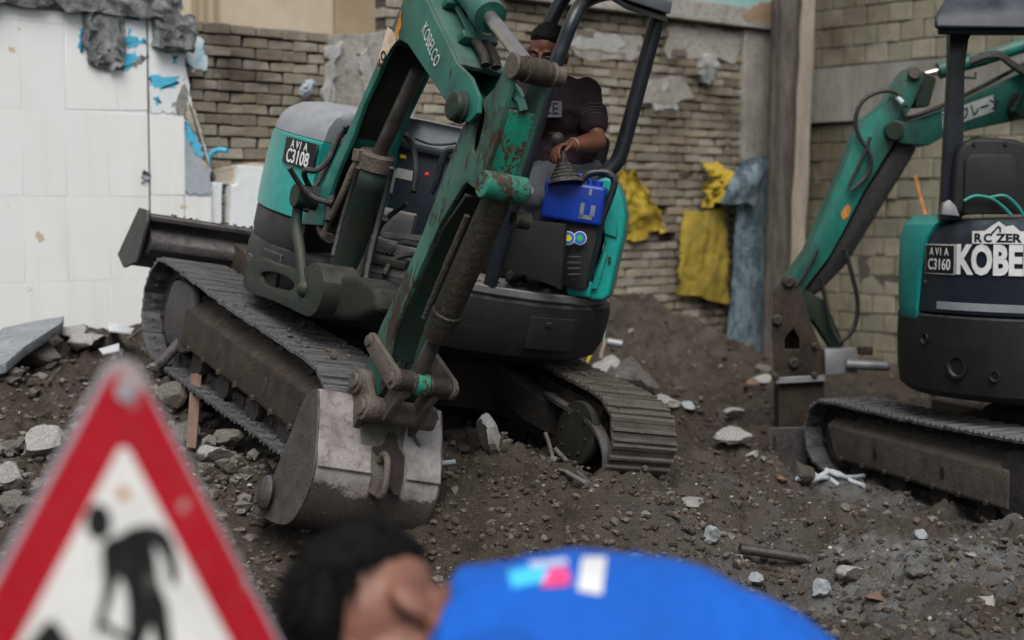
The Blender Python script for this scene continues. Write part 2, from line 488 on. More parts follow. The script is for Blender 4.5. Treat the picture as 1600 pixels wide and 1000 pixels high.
def bucket_mat():
    k = NT('bucket_steel_with_cement_crust')
    n1 = k.noise(5, 7, 0.65); n2 = k.noise(28, 5, 0.7)
    dark = k.mix(k.ramp(n1, (0.35, 0.0), (0.65, 1.0)), (0.034, 0.031, 0.029), (0.070, 0.062, 0.055))
    crust = k.mix(k.ramp(n1, (0.38, 0.0), (0.62, 1.0)), (0.105, 0.095, 0.093), (0.30, 0.285, 0.285))
    crust = k.mix(k.ramp(n2, (0.55, 0.0), (0.72, 1.0)), crust, (0.10, 0.060, 0.045))
    sep = k.n('ShaderNodeSeparateXYZ'); k.set(sep.inputs[0], k.tc.outputs['Object'])
    # the crust of dried cement ends in a ragged line part way down the back sheet
    h = k.math('ADD', sep.outputs['Z'], k.math('MULTIPLY', k.math('SUBTRACT', k.noise(7, 6, 0.7), 0.5), 0.22))
    m = k.ramp(h, (0.0, 0.0), (1.0, 1.0))
    mm = k.n('ShaderNodeMapRange'); k.set(mm.inputs[0], h)
    mm.inputs[1].default_value = BUCKET_CRUST_Z; mm.inputs[2].default_value = BUCKET_CRUST_Z + 0.02
    col = k.mix(mm.outputs[0], dark, crust)
    sp = k.ramp(k.noise(55, 3, 0.6), (0.64, 0.0), (0.7, 1.0))
    col = k.mix(k.math('MULTIPLY', sp, 0.4), col, (0.3, 0.29, 0.28))
    k.bump(k.math('ADD', k.math('MULTIPLY', n1, 0.6), k.math('ADD', k.math('MULTIPLY', n2, 0.6), k.math('MULTIPLY', mm.outputs[0], 0.8))), 0.6, 0.008)
    return k.fin(col, 0.8, 0.1)
# ------------------------------------------------------------ setting materials
def soil_mat():
    k = NT('damp_brown_soil')
    n1 = k.noise(0.9, 6, 0.65); n2 = k.noise(7, 7, 0.7); n3 = k.noise(55, 5, 0.7); n4 = k.noise(160, 3, 0.6)
    col = k.mix(k.ramp(n1, (0.35, 0.0), (0.66, 1.0)), (0.066, 0.054, 0.043), (0.122, 0.104, 0.087))
    col = k.mix(k.ramp(n2, (0.40, 0.0), (0.68, 1.0)), col, (0.036, 0.028, 0.022))
    col = k.mix(k.math('MULTIPLY', k.ramp(n3, (0.5, 0.0), (0.72, 1.0)), 0.45), col, (0.115, 0.098, 0.082))
    col = k.mix(k.math('MULTIPLY', k.ramp(n4, (0.62, 0.0), (0.7, 1.0)), 0.6), col, (0.25, 0.235, 0.215))
    # pale lime dust patch
    at_ = k.n('ShaderNodeAttribute', attribute_name='lime')
    lm = k.math('MULTIPLY', at_.outputs['Fac'], k.ramp(n2, (0.32, 0.0), (0.6, 1.0)))
    col = k.mix(k.math('MULTIPLY', lm, 0.85), col, (0.235, 0.25, 0.26))
    k.bump(k.math('ADD', k.math('ADD', n2, k.math('MULTIPLY', n3, 0.5)), k.math('MULTIPLY', n4, 0.35)), 1.0, 0.05)
    return k.fin(col, 0.95, 0, 0.2)
M_['soil'] = soil_mat()
def stone_mat(name, a, b, c):
    k = NT(name)
    oi = k.n('ShaderNodeObjectInfo')
    n1 = k.noise(9, 6, 0.65); n2 = k.noise(50, 5, 0.7)
    col = k.mix(oi.outputs['Random'], a, b)
    col = k.mix(k.ramp(n1, (0.42, 0.0), (0.62, 1.0)), col, c)
    col = k.mix(k.math('MULTIPLY', k.ramp(n2, (0.5, 0.0), (0.7, 1.0)), 0.5), col, (0.30, 0.29, 0.275))
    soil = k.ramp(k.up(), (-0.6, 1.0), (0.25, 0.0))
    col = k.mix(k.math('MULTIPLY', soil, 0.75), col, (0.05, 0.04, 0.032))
    k.bump(k.math('ADD', n1, k.math('MULTIPLY', n2, 0.5)), 0.6, 0.012)
    return k.fin(col, 0.9, 0, 0.25)
M_['stone'] = stone_mat('rubble_stone', (0.095, 0.087, 0.079), (0.055, 0.049, 0.044), (0.15, 0.14, 0.13))
M_['palestone'] = stone_mat('pale_rubble_stone', (0.25, 0.25, 0.245), (0.17, 0.175, 0.18), (0.34, 0.34, 0.33))
M_['darkstone'] = stone_mat('dark_rubble_stone', (0.040, 0.034, 0.029), (0.060, 0.050, 0.042), (0.036, 0.029, 0.024))
M_['brickstone'] = stone_mat('red_brick_rubble', (0.17, 0.085, 0.055), (0.13, 0.075, 0.055), (0.20, 0.13, 0.10))
M_['blueshard'] = stone_mat('blue_grey_shard', (0.22, 0.27, 0.31), (0.27, 0.31, 0.34), (0.36, 0.38, 0.39))

def brick_mat(name, tones, mortar, rand='obj', stain=(0.035, 0.028, 0.02)):
    k = NT(name)
    if rand == 'obj':
        r = k.n('ShaderNodeObjectInfo').outputs['Random']
    else:
        r = k.geo.outputs['Random Per Island']
    col = k.ramp(r, *[(i / (len(tones) - 1), t) for i, t in enumerate(tones)])
    w = k.coord((1, 1, 1), world=True)
    n1 = k.noise(14, 6, 0.7, w); n2 = k.noise(70, 4, 0.7, w); big = k.noise(0.9, 5, 0.6, w)
    col = k.mix(k.ramp(n1, (0.46, 0.0), (0.62, 0.55)), col, mortar)
    col = k.mix(k.math('MULTIPLY', k.ramp(n2, (0.45, 0.0), (0.7, 1.0)), 0.5), col, tuple(c * 0.45 for c in tones[0]))
    col = k.mix(k.ramp(big, (0.47, 0.0), (0.66, 0.85)), col, stain)
    wht = k.noise(2.1, 6, 0.7, w, 0.6)
    col = k.mix(k.ramp(wht, (0.60, 0.0), (0.70, 0.6)), col, (0.36, 0.355, 0.33))
    k.bump(k.math('ADD', n1, k.math('MULTIPLY', n2, 0.5)), 0.7, 0.012)
    return k.fin(col, 0.9, 0, 0.25)
BT = [(0.175, 0.16, 0.13), (0.27, 0.23, 0.165), (0.155, 0.122, 0.092), (0.32, 0.30, 0.25), (0.225, 0.195, 0.148), (0.19, 0.155, 0.112)]
M_['brick'] = brick_mat('weathered_tan_brick', BT, (0.20, 0.19, 0.165))
M_['brick_far'] = brick_mat('weathered_tan_brick_mass', BT, (0.20, 0.19, 0.165), 'island')
KT = [(0.215, 0.200, 0.140), (0.25, 0.235, 0.17), (0.19, 0.188, 0.145), (0.28, 0.26, 0.20)]
M_['block'] = brick_mat('mossy_concrete_block', KT, (0.17, 0.165, 0.135), 'obj', (0.075, 0.062, 0.038))
M_['block_far'] = brick_mat('mossy_concrete_block_mass', KT, (0.17, 0.165, 0.135), 'island', (0.075, 0.062, 0.038))
def rough_mat(name, a, b, c, scale=3.0, bump=0.7, streak=(1, 1, 1), rough=0.92, t=0.5, w=0.13):
    k = NT(name)
    wc = k.coord(streak, world=True)
    n1 = k.noise(scale, 7, 0.7, wc); n2 = k.noise(scale * 9, 5, 0.7, wc)
    col = k.mix(k.ramp(n1, (t - w, 0.0), (t + w, 1.0)), a, b)
    col = k.mix(k.ramp(n2, (0.5, 0.0), (0.7, 0.8)), col, c)
    k.bump(k.math('ADD', n1, n2), bump, 0.02)
    return k.fin(col, rough, 0, 0.25)
M_['mortar'] = rough_mat('dark_gritty_mortar', (0.060, 0.054, 0.045), (0.098, 0.09, 0.075), (0.03, 0.026, 0.02), 6)
M_['concrete'] = rough_mat('stained_grey_concrete', (0.21, 0.205, 0.185), (0.33, 0.32, 0.30), (0.12, 0.11, 0.095), 2.2)
M_['roughconc'] = rough_mat('broken_grey_concrete', (0.13, 0.14, 0.145), (0.34, 0.36, 0.37), (0.05, 0.05, 0.05), 11, 1.0, w=.08)
M_['conband'] = rough_mat('streaked_concrete_band', (0.235, 0.235, 0.22), (0.165, 0.16, 0.14), (0.14, 0.125, 0.095), 2.5, 0.4, (1.5, 1.5, 0.35))
M_['beige'] = rough_mat('beige_house_paint', (0.52, 0.46, 0.36), (0.42, 0.36, 0.27), (0.48, 0.42, 0.33), 1.2, 0.1)
M_['beigedark'] = rough_mat('brown_beige_trim_paint', (0.34, 0.27, 0.175), (0.27, 0.21, 0.14), (0.30, 0.24, 0.16), 2.2, 0.15)
M_['turquoise'] = rough_mat('peeling_turquoise_plaster', (0.19, 0.36, 0.37), (0.24, 0.41, 0.44), (0.36, 0.42, 0.40), 2.0, 0.3, t=0.52)
M_['brownplaster'] = rough_mat('bare_brown_plaster', (0.24, 0.17, 0.115), (0.30, 0.22, 0.155), (0.18, 0.14, 0.10), 4, 0.5)
M_['greyplaster'] = rough_mat('smooth_grey_cement', (0.27, 0.31, 0.35), (0.33, 0.37, 0.41), (0.24, 0.27, 0.30), 3, 0.1)
M_['beigeplaster'] = rough_mat('crumbling_beige_plaster', (0.40, 0.35, 0.27), (0.50, 0.46, 0.40), (0.22, 0.18, 0.13), 6, 0.6)
M_['limeedge'] = rough_mat('white_lime_mortar', (0.44, 0.46, 0.47), (0.30, 0.29, 0.27), (0.52, 0.53, 0.54), 9, 0.9)
M_['blueflake'] = rough_mat('flaking_blue_paint', (0.64, 0.68, 0.71), (0.10, 0.42, 0.60), (0.50, 0.55, 0.58), 7, 0.4, t=0.56)
M_['bluepaint'] = rough_mat('bright_blue_wall_paint', (0.035, 0.36, 0.58), (0.10, 0.46, 0.64), (0.20, 0.50, 0.62), 9, 0.3)
M_['pale'] = rough_mat('white_wall_paint', (0.68, 0.71, 0.74), (0.62, 0.66, 0.69), (0.58, 0.60, 0.60), 3, 0.15)
M_['post'] = rough_mat('weathered_timber_post', (0.075, 0.064, 0.056), (0.165, 0.150, 0.138), (0.04, 0.033, 0.027), 6, 0.9, (3, 3, 0.4))
M_['plank'] = rough_mat('weathered_pale_plank', (0.20, 0.175, 0.145), (0.28, 0.245, 0.20), (0.11, 0.09, 0.07), 5, 0.6, (3, 3, 0.35))
M_['sheet'] = rough_mat('peeling_blue_sheet_metal', (0.040, 0.080, 0.115), (0.17, 0.235, 0.275), (0.42, 0.45, 0.46), 12, 1.0, (1, 1, 0.55), 0.5, w=.055)
M_['sack'] = rough_mat('dirty_yellow_woven_sack', (0.42, 0.30, 0.030), (0.27, 0.20, 0.035), (0.10, 0.08, 0.035), 12, 0.5, t=0.56)
M_['sackdull'] = rough_mat('dull_yellow_woven_sack', (0.27, 0.205, 0.028), (0.20, 0.16, 0.03), (0.13, 0.105, 0.035), 6, 0.4, t=0.55)
def tile_mat():
    k = NT('white_glazed_tile')
    r = k.n('ShaderNodeObjectInfo').outputs['Random']
    w = k.coord((1, 1, 1), world=True)
    col = k.mix(r, (0.675, 0.70, 0.705), (0.70, 0.72, 0.722))
    n = k.noise(2.2, 6, 0.7, w, 1.2)
    col = k.mix(k.math('MULTIPLY', k.ramp(n, (0.4, 0.0), (0.75, 1.0)), 0.28), col, (0.60, 0.60, 0.57))
    drip = k.ramp(k.noise(3.0, 5, 0.65, k.coord((2.5, 2.5, .35), world=True)), (0.50, 0.0), (0.75, 1.0))
    col = k.mix(k.math('MULTIPLY', drip, 0.35), col, (0.50, 0.48, 0.43))
    st = k.ramp(k.noise(5.5, 3, 0.5, w), (0.700, 0.0), (0.725, 1.0))
    col = k.mix(k.math('MULTIPLY', st, 0.7), col, (0.40, 0.27, 0.12))
    k.bump(k.noise(26, 5, 0.6, w), 0.15, 0.006)
    return k.fin(col, 0.6, 0, 0.3)
M_['tile'] = tile_mat()

# ------------------------------------------------------------ ground
GP = [(0,515,9.3),(100,512,9.5),(210,515,9.75),(-150,520,8.9),(100,600,8.3),(60,700,7.2),(330,720,6.9),(400,775,6.4),(240,580,8.0),
      (0,640,7.6),(-200,700,6.8),(0,800,6.2),(300,640,7.5),(440,700,6.7),(520,730,6.6),
      (545,858,5.9),(430,860,6.0),(760,735,6.3),(870,752,6.25),(1000,780,6.35),(690,760,6.3),(930,790,6.1),
      (1100,790,6.5),(1100,700,8.0),(1060,620,9.3),(985,482,12.2),(1060,525,12.6),(1140,572,13.2),(1150,625,11.0),(1180,690,9.3),
      (1250,765,8.7),(1225,764,9.0),(1180,760,9.0),(1420,800,7.7),(1600,830,7.0),(1400,835,7.2),(1300,945,5.7),(1560,960,5.5),(1200,880,6.4),(1230,600,12.8),(1500,640,11.0),(1850,900,6.0),
      (900,812,5.95),(1020,812,6.0),(760,815,5.85),(650,820,5.9),
      (800,905,5.75),(950,900,5.75),(650,905,5.75),(520,905,5.6),(1100,885,5.95)]
gp = [at(*p) for p in GP]
GX = [p.x for p in gp] + [-.55, -.3, -1.0, .0, -3.5, -3.5, 3.5, 3.5, -1.5, 0, 1.5, -1.5, 0, 1.5, .3, -2.5, -.2]
GY = [p.y for p in gp] + [7.2, 7.6, 7.6, 7.0, 12, 9, 9, 5, 4.6, 4.9, 4.6, 2.5, 2.5, 2.5, 11, 11, 10.5]
GZ = [p.z for p in gp] + [.42, .50, .58, .40, .8, .75, 0, .1, .12, .08, .05, 0, 0, 0, .45, .8, .7]
GX, GY, GZ = np.array(GX), np.array(GY), np.array(GZ)
def ground_base(x, y):
    x = np.asarray(x, float); y = np.asarray(y, float)
    num = np.zeros_like(x); den = np.zeros_like(x)
    for a, b, c in zip(GX, GY, GZ):
        w = 1.0 / (((x - a) ** 2 + (y - b) ** 2) + 0.012) ** 1.6
        num += w * c; den += w
    return num / den
def ground_z(x, y, detail=True):
    z = ground_base(x, y)
    if detail:
        near = np.clip((y - 3.0) / 1.5, 0, 1)
        z = z + near * (fbm(x, y, 1.7, 3, 3) * 0.14 + fbm(x, y, 5.5, 4, 9, 0.62) * 0.105
                        + np.abs(fbm(x, y, 19, 3, 21, 0.65)) * 0.055)
        # dug edge in front of the bucket and a pit by the parked track
        e = 5.98 - 0.10 * (x - .3) + fbm(x, y, 3, 3, 77) * .16
        st = np.clip((e - y) / .13, 0, 1) * np.clip((y - 5.1) / .5, 0, 1) * np.clip((x + .55) / .25, 0, 1) * np.clip((1.15 - x) / .3, 0, 1)
        z = z - .20 * st * st * (3 - 2 * st)
        for (a, b, r, d) in ((1.88, 7.0, .26, .16), (1.2, 6.45, .22, .08), (-.62, 5.75, .3, .10)):
            z = z - d * np.exp(-((x - a) ** 2 + (y - b) ** 2) / (r * r))
        z = z + .11 * np.exp(-(((x - .02) / .42) ** 2 + ((y - 6.3) / .22) ** 2)) + .07 * np.exp(-(((x - .55) / .5) ** 2 + ((y - 6.2) / .16) ** 2))   # spoil pushed up beside the bucket
        # track prints
        tp = np.exp(-((x - (.75 + .35 * (y - 8))) / .22) ** 2) * np.clip((y - 6.4) / .6, 0, 1) * np.clip((10 - y) / 1.5, 0, 1)
        z = z - tp * (.025 + .022 * np.sin(y * 39))
    return z
def gz(x, y):
    return float(ground_z(np.array([x]), np.array([y]))[0])
def axis_steps(stops):
    out = []
    for (a, b, st) in stops:
        out += list(np.arange(a, b, st))
    return np.array(out)
gx = axis_steps([(-60, -12, 6), (-12, -4, .4), (-4, -2.6, .06), (-2.6, 2.8, .021), (2.8, 5, .06), (5, 12, .5), (12, 61, 6)])
gy = axis_steps([(-30, -2, 4), (-2, 4.4, .25), (4.4, 9.2, .0205), (9.2, 14.6, .045), (14.6, 20, .5), (20, 90, 6)])
XX, YY = np.meshgrid(gx, gy)
ZZ = ground_z(XX.ravel(), YY.ravel()).reshape(XX.shape)
me = bpy.data.meshes.new('ground')
nx, ny = len(gx), len(gy)
co = np.stack([XX, YY, ZZ], -1).reshape(-1, 3).astype(np.float32)
idx = np.arange(nx * ny).reshape(ny, nx)
quads = np.stack([idx[:-1, :-1], idx[:-1, 1:], idx[1:, 1:], idx[1:, :-1]], -1).reshape(-1, 4)
me.vertices.add(len(co)); me.vertices.foreach_set('co', co.ravel())
me.loops.add(quads.size); me.loops.foreach_set('vertex_index', quads.ravel().astype(np.int32))
me.polygons.add(len(quads)); me.polygons.foreach_set('loop_start', np.arange(0, quads.size, 4, dtype=np.int32))
me.update(); me.validate()
lime = np.zeros(len(co), np.float32)
for (px, py, Y, r) in [(1420, 900, 6.0, .75), (1330, 935, 5.7, .5), (1560, 900, 6.2, .6), (1330, 770, 8.1, .35), (1270, 905, 6.2, .4)]:
    p = at(px, py, Y)
    lime = np.maximum(lime, np.exp(-((co[:, 0] - p.x) ** 2 + (co[:, 1] - p.y) ** 2 * 0.6) / (r * r)))
lime *= np.clip(0.75 + 1.6 * fbm(co[:, 0], co[:, 1], 3, 4, 41), 0, 1)
me.attributes.new('lime', 'FLOAT', 'POINT').data.foreach_set('value', lime)
me.materials.append(M_['soil']); me.shade_smooth()
ground = link(bpy.data.objects.new('ground', me))
tag(ground, kind='structure', label='churned brown soil of the demolition site')

# ------------------------------------------------------------ back wall (tan bricks), frame: x along the wall, y away from the camera, z up
MW = frame(Vector((-1.767, 10.6, 0)), math.atan2(.664, .747))
def wl(px, py, y=0.0):
    return on_plane(px, py, MW, 1, y)
def proj(p):
    q = Vector(p) - Vector((0, 0, EYE))
    d = q.y * CP - q.z * SP; h = q.y * SP + q.z * CP
    return 800 + FPX * q.x / d, 500 - FPX * h / d
def wallbricks(root, MWl, sites, meshes, mat_far, visible, limit):
    """sites: (x, z) of every piece; the ones that show largest become parts, the rest one joined part"""
    vis, rest = [], []
    for (x, z, k) in sites:
        p = MWl @ Vector((x, 0, z)); px, py = proj(p)
        (vis if (-20 < px < 1620 and -20 < py < 640 and visible(px, py)) else rest).append((p.y, x, z, k))
    vis.sort()
    rest += vis[limit:]
    for (_, x, z, k) in vis[:limit]:
        Ml = Matrix.Translation((x, rng.gauss(0, .006), z)) @ Matrix.Rotation(rng.gauss(0, .012), 4, 'Y') @ Matrix.Rotation(rng.gauss(0, .015), 4, 'Z')
        inst(meshes[0].name.split('.')[0], meshes[k], root, Ml)
    mb = MB()
    for (_, x, z, k) in rest:
        m = meshes[k]; o = Vector((x, rng.gauss(0, .006), z))
        mb.add([v.co + o for v in m.vertices], [tuple(p.vertices) for p in m.polygons])
    return mb
def rough_block(name, L, D, Hh, mat, jit=.006):
    mb = MB(); mb.box((0, 0, 0), (L, D, Hh), jit=jit)
    o = mb.build(name, mat, None, bevel=.006, seg=1, smooth=30)
    m = o.data; bpy.data.objects.remove(o)
    return m
bw = empty('brick_wall', MW)
tag(bw, 'old tan brick wall with patched plaster behind the excavators', 'wall')
# backing
mb = MB()
mb.box((1.0, .15, 1.35), (8.0, .2, 2.86)); mb.box((4.0, .151, 3.4), (3.6, .2, 2.2))
mb.build('mortar_backing', M_['mortar'], bw)
bm_ = [rough_block('brick', .193, .10, .063, M_['brick']) for _ in range(8)]
sites = []
ztop0 = wl(400, 38).z
SK = -.012
for r in range(60):
    z = .02 + r * .0755
    for c in range(-12, 50):
        x = -3.0 + c * .2065 + (.103 if r % 2 else 0) + rng.gauss(0, .006)
        top = ztop0 - .02 if x < 2.2 else 3.22
        if not (-2.6 < x < 5.18) or z > top or (.72 < x < 1.05 and z > 1.75):
            continue
        if rng.random() < .012:
            continue
        sites.append((x, z, rng.randrange(8)))
def vis_back(px, py):
    if px < 285: return False
    if 440 < px < 960 and py > 215: return False
    if 560 < px < 700 and py > 40 : return False
    if py > 560: return False
    return True
far = wallbricks(bw, MW, sites, bm_, None, vis_back, 299)
tag(far.build('brick_rest', M_['brick_far'], bw, smooth=0), kind='stuff')
def blob_poly(pts, k=4, amp=.012, seed=1):
    """closed polygon with a broken, crumbly outline"""
    r_ = random.Random(seed); out = []
    for i, p in enumerate(pts):
        q = pts[(i + 1) % len(pts)]
        for j in range(k):
            t = j / k
            out.append((p[0] + (q[0] - p[0]) * t + r_.gauss(0, amp), p[1] + (q[1] - p[1]) * t + r_.gauss(0, amp)))
    return out
def wpoly(pxs, y=0.0, k=4, amp=.012, seed=1, f=None):
    f = f or wl
    return blob_poly([(f(px, py, y).x, f(px, py, y).z) for px, py in pxs], k, amp, seed)
# render over the bricks, where it still clings
mb = MB(); mb.prism(wpoly([(505,60),(600,50),(640,60),(640,250),(512,250)], seed=3), -.075, .06); mb.build('concrete_pier', M_['concrete'], bw, .004, 1)
mb = MB(); mb.prism(wpoly([(508,75),(530,68),(532,75),(520,100),(517,165),(507,170),(504,150),(510,110)], -.08, 5, .014, 4), -.105, -.06); mb.build('lime_edge', M_['limeedge'], bw, .004, 1)
mb = MB(); mb.prism(wpoly([(560,80),(574,74),(578,110),(590,140),(570,150),(560,110)], -.08, 5, .014, 5), -.10, -.06); mb.build('lime_edge', M_['limeedge'], bw, .004, 1)
for i, (pl, m, d) in enumerate([
    ([(905,55),(960,52),(975,70),(960,84),(910,80),(890,70)], 'limeedge', .012), ([(1090,88),(1110,86),(1118,100),(1105,112),(1092,108)], 'limeedge', .05),
    ([(1092,100),(1112,104),(1110,124),(1098,132),(1086,120)], 'roughconc', .06), ([(1040,90),(1115,92),(1150,100),(1160,50),(1100,45),(1040,40)], 'concrete', .010),
    ([(885,50),(1000,58),(1020,78),(985,95),(900,92)], 'concrete', .006), ([(1000,125),(1060,120),(1085,150),(1050,165),(1005,160)], 'concrete', .012),
    ([(300,60),(320,60),(322,110),(300,115),(288,90)], 'blueflake', .008), ([(332,262),(415,255),(418,285),(400,300),(372,290),(335,285)], 'beigeplaster', .03),
    ([(1060,270),(1075,268),(1080,275),(1062,277)], 'mortar', .01), ([(1020,160),(1055,165),(1060,172),(1022,172)], 'limeedge', .012), ([(1034,128),(1042,128),(1043,140),(1035,141)], 'limeedge', .016)]):
    mb = MB(); mb.prism(wpoly(pl, -.05, 4, .012, 20 + i), -.05 - d, -.02); mb.build('plaster_patch', M_[m], bw, .003, 1)
# turquoise render and ledge along the top right
z1 = wl(1035, 29).z
mb = MB(); mb.box((3.9, -.02, z1 + .42), (3.35, .14, .74)); mb.build('upper_render', M_['turquoise'], bw, .004, 1)
mb = MB(); mb.box((3.9, -.045, z1 + .02), (3.36, .19, .05)); mb.build('ledge', M_['concrete'], bw, .004, 1)
mb = MB(); mb.prism(wpoly([(1162,30),(1160,22),(1172,12),(1190,4),(1215,0),(1218,40),(1180,38)], -.09, 4, .01, 9), -.115, -.06); mb.build('plaster_patch', M_['brownplaster'], bw, .003, 1)
mb = MB(); mb.box((3.9, -.03, z1 + .11), (3.35, .15, .13)); mb.build('render_band', M_['concrete'], bw, .004, 1)

# concrete pillar between the brick wall and the corner
a, b = wl(1163, 150, -.09), wl(1216, 150, -.09)
mb = MB(); mb.prism(blob_poly([(a.x, -.2), (b.x, -.2), (b.x, 3.16), (a.x, 3.16)], 14, .006, 2), -.09, .1)
t = mb.build('concrete_pillar', M_['concrete'], None, .006, 1); t.matrix_world = MW
tag(t, 'stained grey concrete pillar between brick wall and corner post', 'pillar')

# beige house behind the brick wall
MH = frame(Vector((-1.767 - .664 * 3.2, 10.6 + .747 * 3.2, 0)), math.atan2(.664, .747))
bh = empty('house', MH)
tag(bh, 'beige painted house rising behind the brick wall', 'house')
mb = MB(); mb.box((1.0, .3, 3.9), (14, .4, 8.2)); mb.build('wall', M_['beige'], bh)
def hl(px, py, y=0.08): return on_plane(px, py, MH, 1, y)
for (p0, p1, m, d) in [(522, 592, 'beigedark', .05), (445, 520, 'beige', .02), (300, 308, 'beigedark', .04), (318, 322, 'beigedark', .03), (334, 338, 'beigedark', .04)]:
    x0, x1 = hl(p0, 20).x, hl(p1, 20).x
    mb = MB(); mb.box(((x0 + x1) / 2, .09 - d / 2, 3.9), (x1 - x0, d, 8.18)); mb.build('pilaster', M_[m], bh, .005, 1)
# grey brick column on the wall top
cb = empty('brick_column', MW); tag(cb, 'stub of grey brick column on the brick wall beside the boom', 'column')
x0, x1 = wl(592, 20).x, wl(642, 20).x
for r in range(9):
    for c in range(2):
        w = (x1 - x0) / 2
        inst('brick', bm_[rng.randrange(8)], cb, Matrix.Translation((x0 + w * (c + .5) + (.05 if r % 2 else 0), .02, ztop0 + .02 + r * .075)) @ Matrix.Scale(w / .205, 4, (1, 0, 0)))
mb = MB(); mb.box(((x0 + x1) / 2 + .02, .03, ztop0 + .3), (x1 - x0, .08, .7)); mb.build('mortar_core', M_['mortar'], cb)

# ------------------------------------------------------------ white tiled wall on the left
YT = -.16
def tl(px, py, y=YT): return wl(px, py, y)
tw = empty('tiled_wall', MW)
tag(tw, 'white tiled wall with broken top edge beside the brick wall', 'wall')
xe = tl(231, 100).x; xr = tl(287, 100).x; zt = tl(120, 20).z; zj = tl(90, 37).z; zk = tl(90, 172).z
mb = MB(); mb.prism(blob_poly([(-5.2, -.3), (tl(332, 400).x, -.3), (tl(332, 400).x, tl(332, 300).z), (tl(328, 255).x, tl(328, 255).z), (tl(312, 195).x, tl(312, 195).z), (tl(296, 150).x, tl(296, 150).z), (xr, zt + .05), (-5.2, zt + .05)], 7, .006, 5), YT + .003, .04)
mb.build('wall_core', M_['pale'], tw, .004, 1)
pitch = .283; rowh = zj - zk
cols = [xe - pitch * i for i in range(18)]
rows = [zj - rowh * i for i in range(-1, 7)]
hole = (tl(124, 60).x, tl(236, 60).x)
tmesh = {}
def tile(x0, x1, z0, z1):
    key = (round(x1 - x0, 3), round(z1 - z0, 3))
    if key not in tmesh:
        m_ = MB(); m_.box((0, 0, 0), (x1 - x0 - .0007, .014, z1 - z0 - .0007))
        o = m_.build('tile', M_['tile'], None, .0008, 1); tmesh[key] = o.data; bpy.data.objects.remove(o)
    inst('tile', tmesh[key], tw, Matrix.Translation(((x0 + x1) / 2, YT + .006 + rng.gauss(0, .0004), (z0 + z1) / 2)) @ Matrix.Rotation(rng.gauss(0, .0008), 4, 'Z'))
for i in range(17):
    for j in range(len(rows) - 1):
        z1_, z0_ = min(rows[j], zt), rows[j + 1]
        if z1_ - z0_ < .03: continue
        if i < 2 and z0_ > zk - .01: continue
        tile(cols[i + 1], cols[i], z0_, z1_)
for pl in ([(103,20),(128,24),(126,78),(134,96),(150,105),(184,109),(184,172),(103,171)], [(185,109),(205,107),(222,96),(231,82),(231,172),(185,172)]):
    mb = MB(); mb.prism([(tl(*p).x, tl(*p).z) for p in pl], YT, YT + .014); mb.build('tile', M_['tile'], tw, .0015, 1)
zp = tl(250, 179).z
for (p0, p1, q0, q1) in [(232, 287, 179, 305), (232, 285, 305, 430), (286, 327, 308, 430)]:
    mb = MB(); mb.box(((tl(p0, 200).x + tl(p1, 200).x) / 2, YT - .008, (tl(p0, q0).z + tl(p0, q1).z) / 2), (tl(p1, 200).x - tl(p0, 200).x - .006, .014, tl(p0, q0).z - tl(p0, q1).z - .003)); mb.build('tile', M_['tile'], tw, .0015, 1)
for (p0, p1) in [(232, 326)]:
    mb = MB(); mb.box(((tl(p0, 200).x + tl(p1, 200).x) / 2, YT - .008, (tl(p0, 430).z - .2) / 2), (tl(p1, 200).x - tl(p0, 200).x, .014, tl(p0, 430).z + .2)); mb.build('tile', M_['tile'], tw, .0015, 1)
mb = MB(); mb.box(((tl(231.5, 200).x), YT - .004, (zt + tl(231, 520).z) / 2), (.006, .012, zt - tl(231, 520).z)); mb.build('joint', M_['mortar'], tw)
# flaking paint, cement and bare patches on the pilaster
for i, (pl, m, d) in enumerate([([(234,82),(286,84),(287,150),(290,172),(275,178),(262,177),(234,178)], 'pale', .004), ([(234,120),(276,119),(277,130),(262,138),(250,136),(235,134)], 'bluepaint', .006),
      ([(240,150),(247,152),(250,160),(244,162)], 'bluepaint', .006), ([(270,165),(282,140),(290,130),(293,150),(288,185),(278,182)], 'concrete', .007), ([(270,88),(274,88),(274,98),(271,98)], 'bluepaint', .006),
      ([(286,195),(300,215),(312,240),(328,262),(328,304),(284,304)], 'greyplaster', .010), ([(287,190),(298,192),(306,212),(296,222),(288,215)], 'bluepaint', .012), ([(300,212),(312,225),(318,250),(305,240),(297,222)], 'bluepaint', .014),
      ([(296,160),(308,190),(316,220),(318,250),(326,260),(318,262),(308,235),(296,195),(288,180)], 'beigeplaster', .012),
      ([(189,15),(240,14),(243,30),(236,80),(228,92),(210,104),(189,108)], 'pale', .003), ([(190,62),(203,46),(207,62),(226,62),(226,66),(206,74),(190,70)], 'bluepaint', .006), ([(188,92),(203,83),(220,86),(215,100),(195,110),(187,106)], 'bluepaint', .006),
      ([(124,45),(130,50),(130,80),(125,82)], 'bluepaint', .006), ([(206,98),(220,88),(223,92),(212,104)], 'brownplaster', .008), ([(192,26),(215,24),(217,30),(200,33)], 'turquoise', .006), ([(162,96),(186,84),(186,108),(165,106)], 'greyplaster', .006),
      ([(222,268),(227,272),(234,273),(222,285)], 'greyplaster', .013)]):
    y = YT + .002 if i >= 9 and i < 16 else YT - .002
    if i == 16: y = YT - .004
    mb = MB(); mb.prism(wpoly(pl, y, 7, .009, 50 + i), y - d, y + .01); mb.build('paint_patch', M_[m], tw, .001, 1)
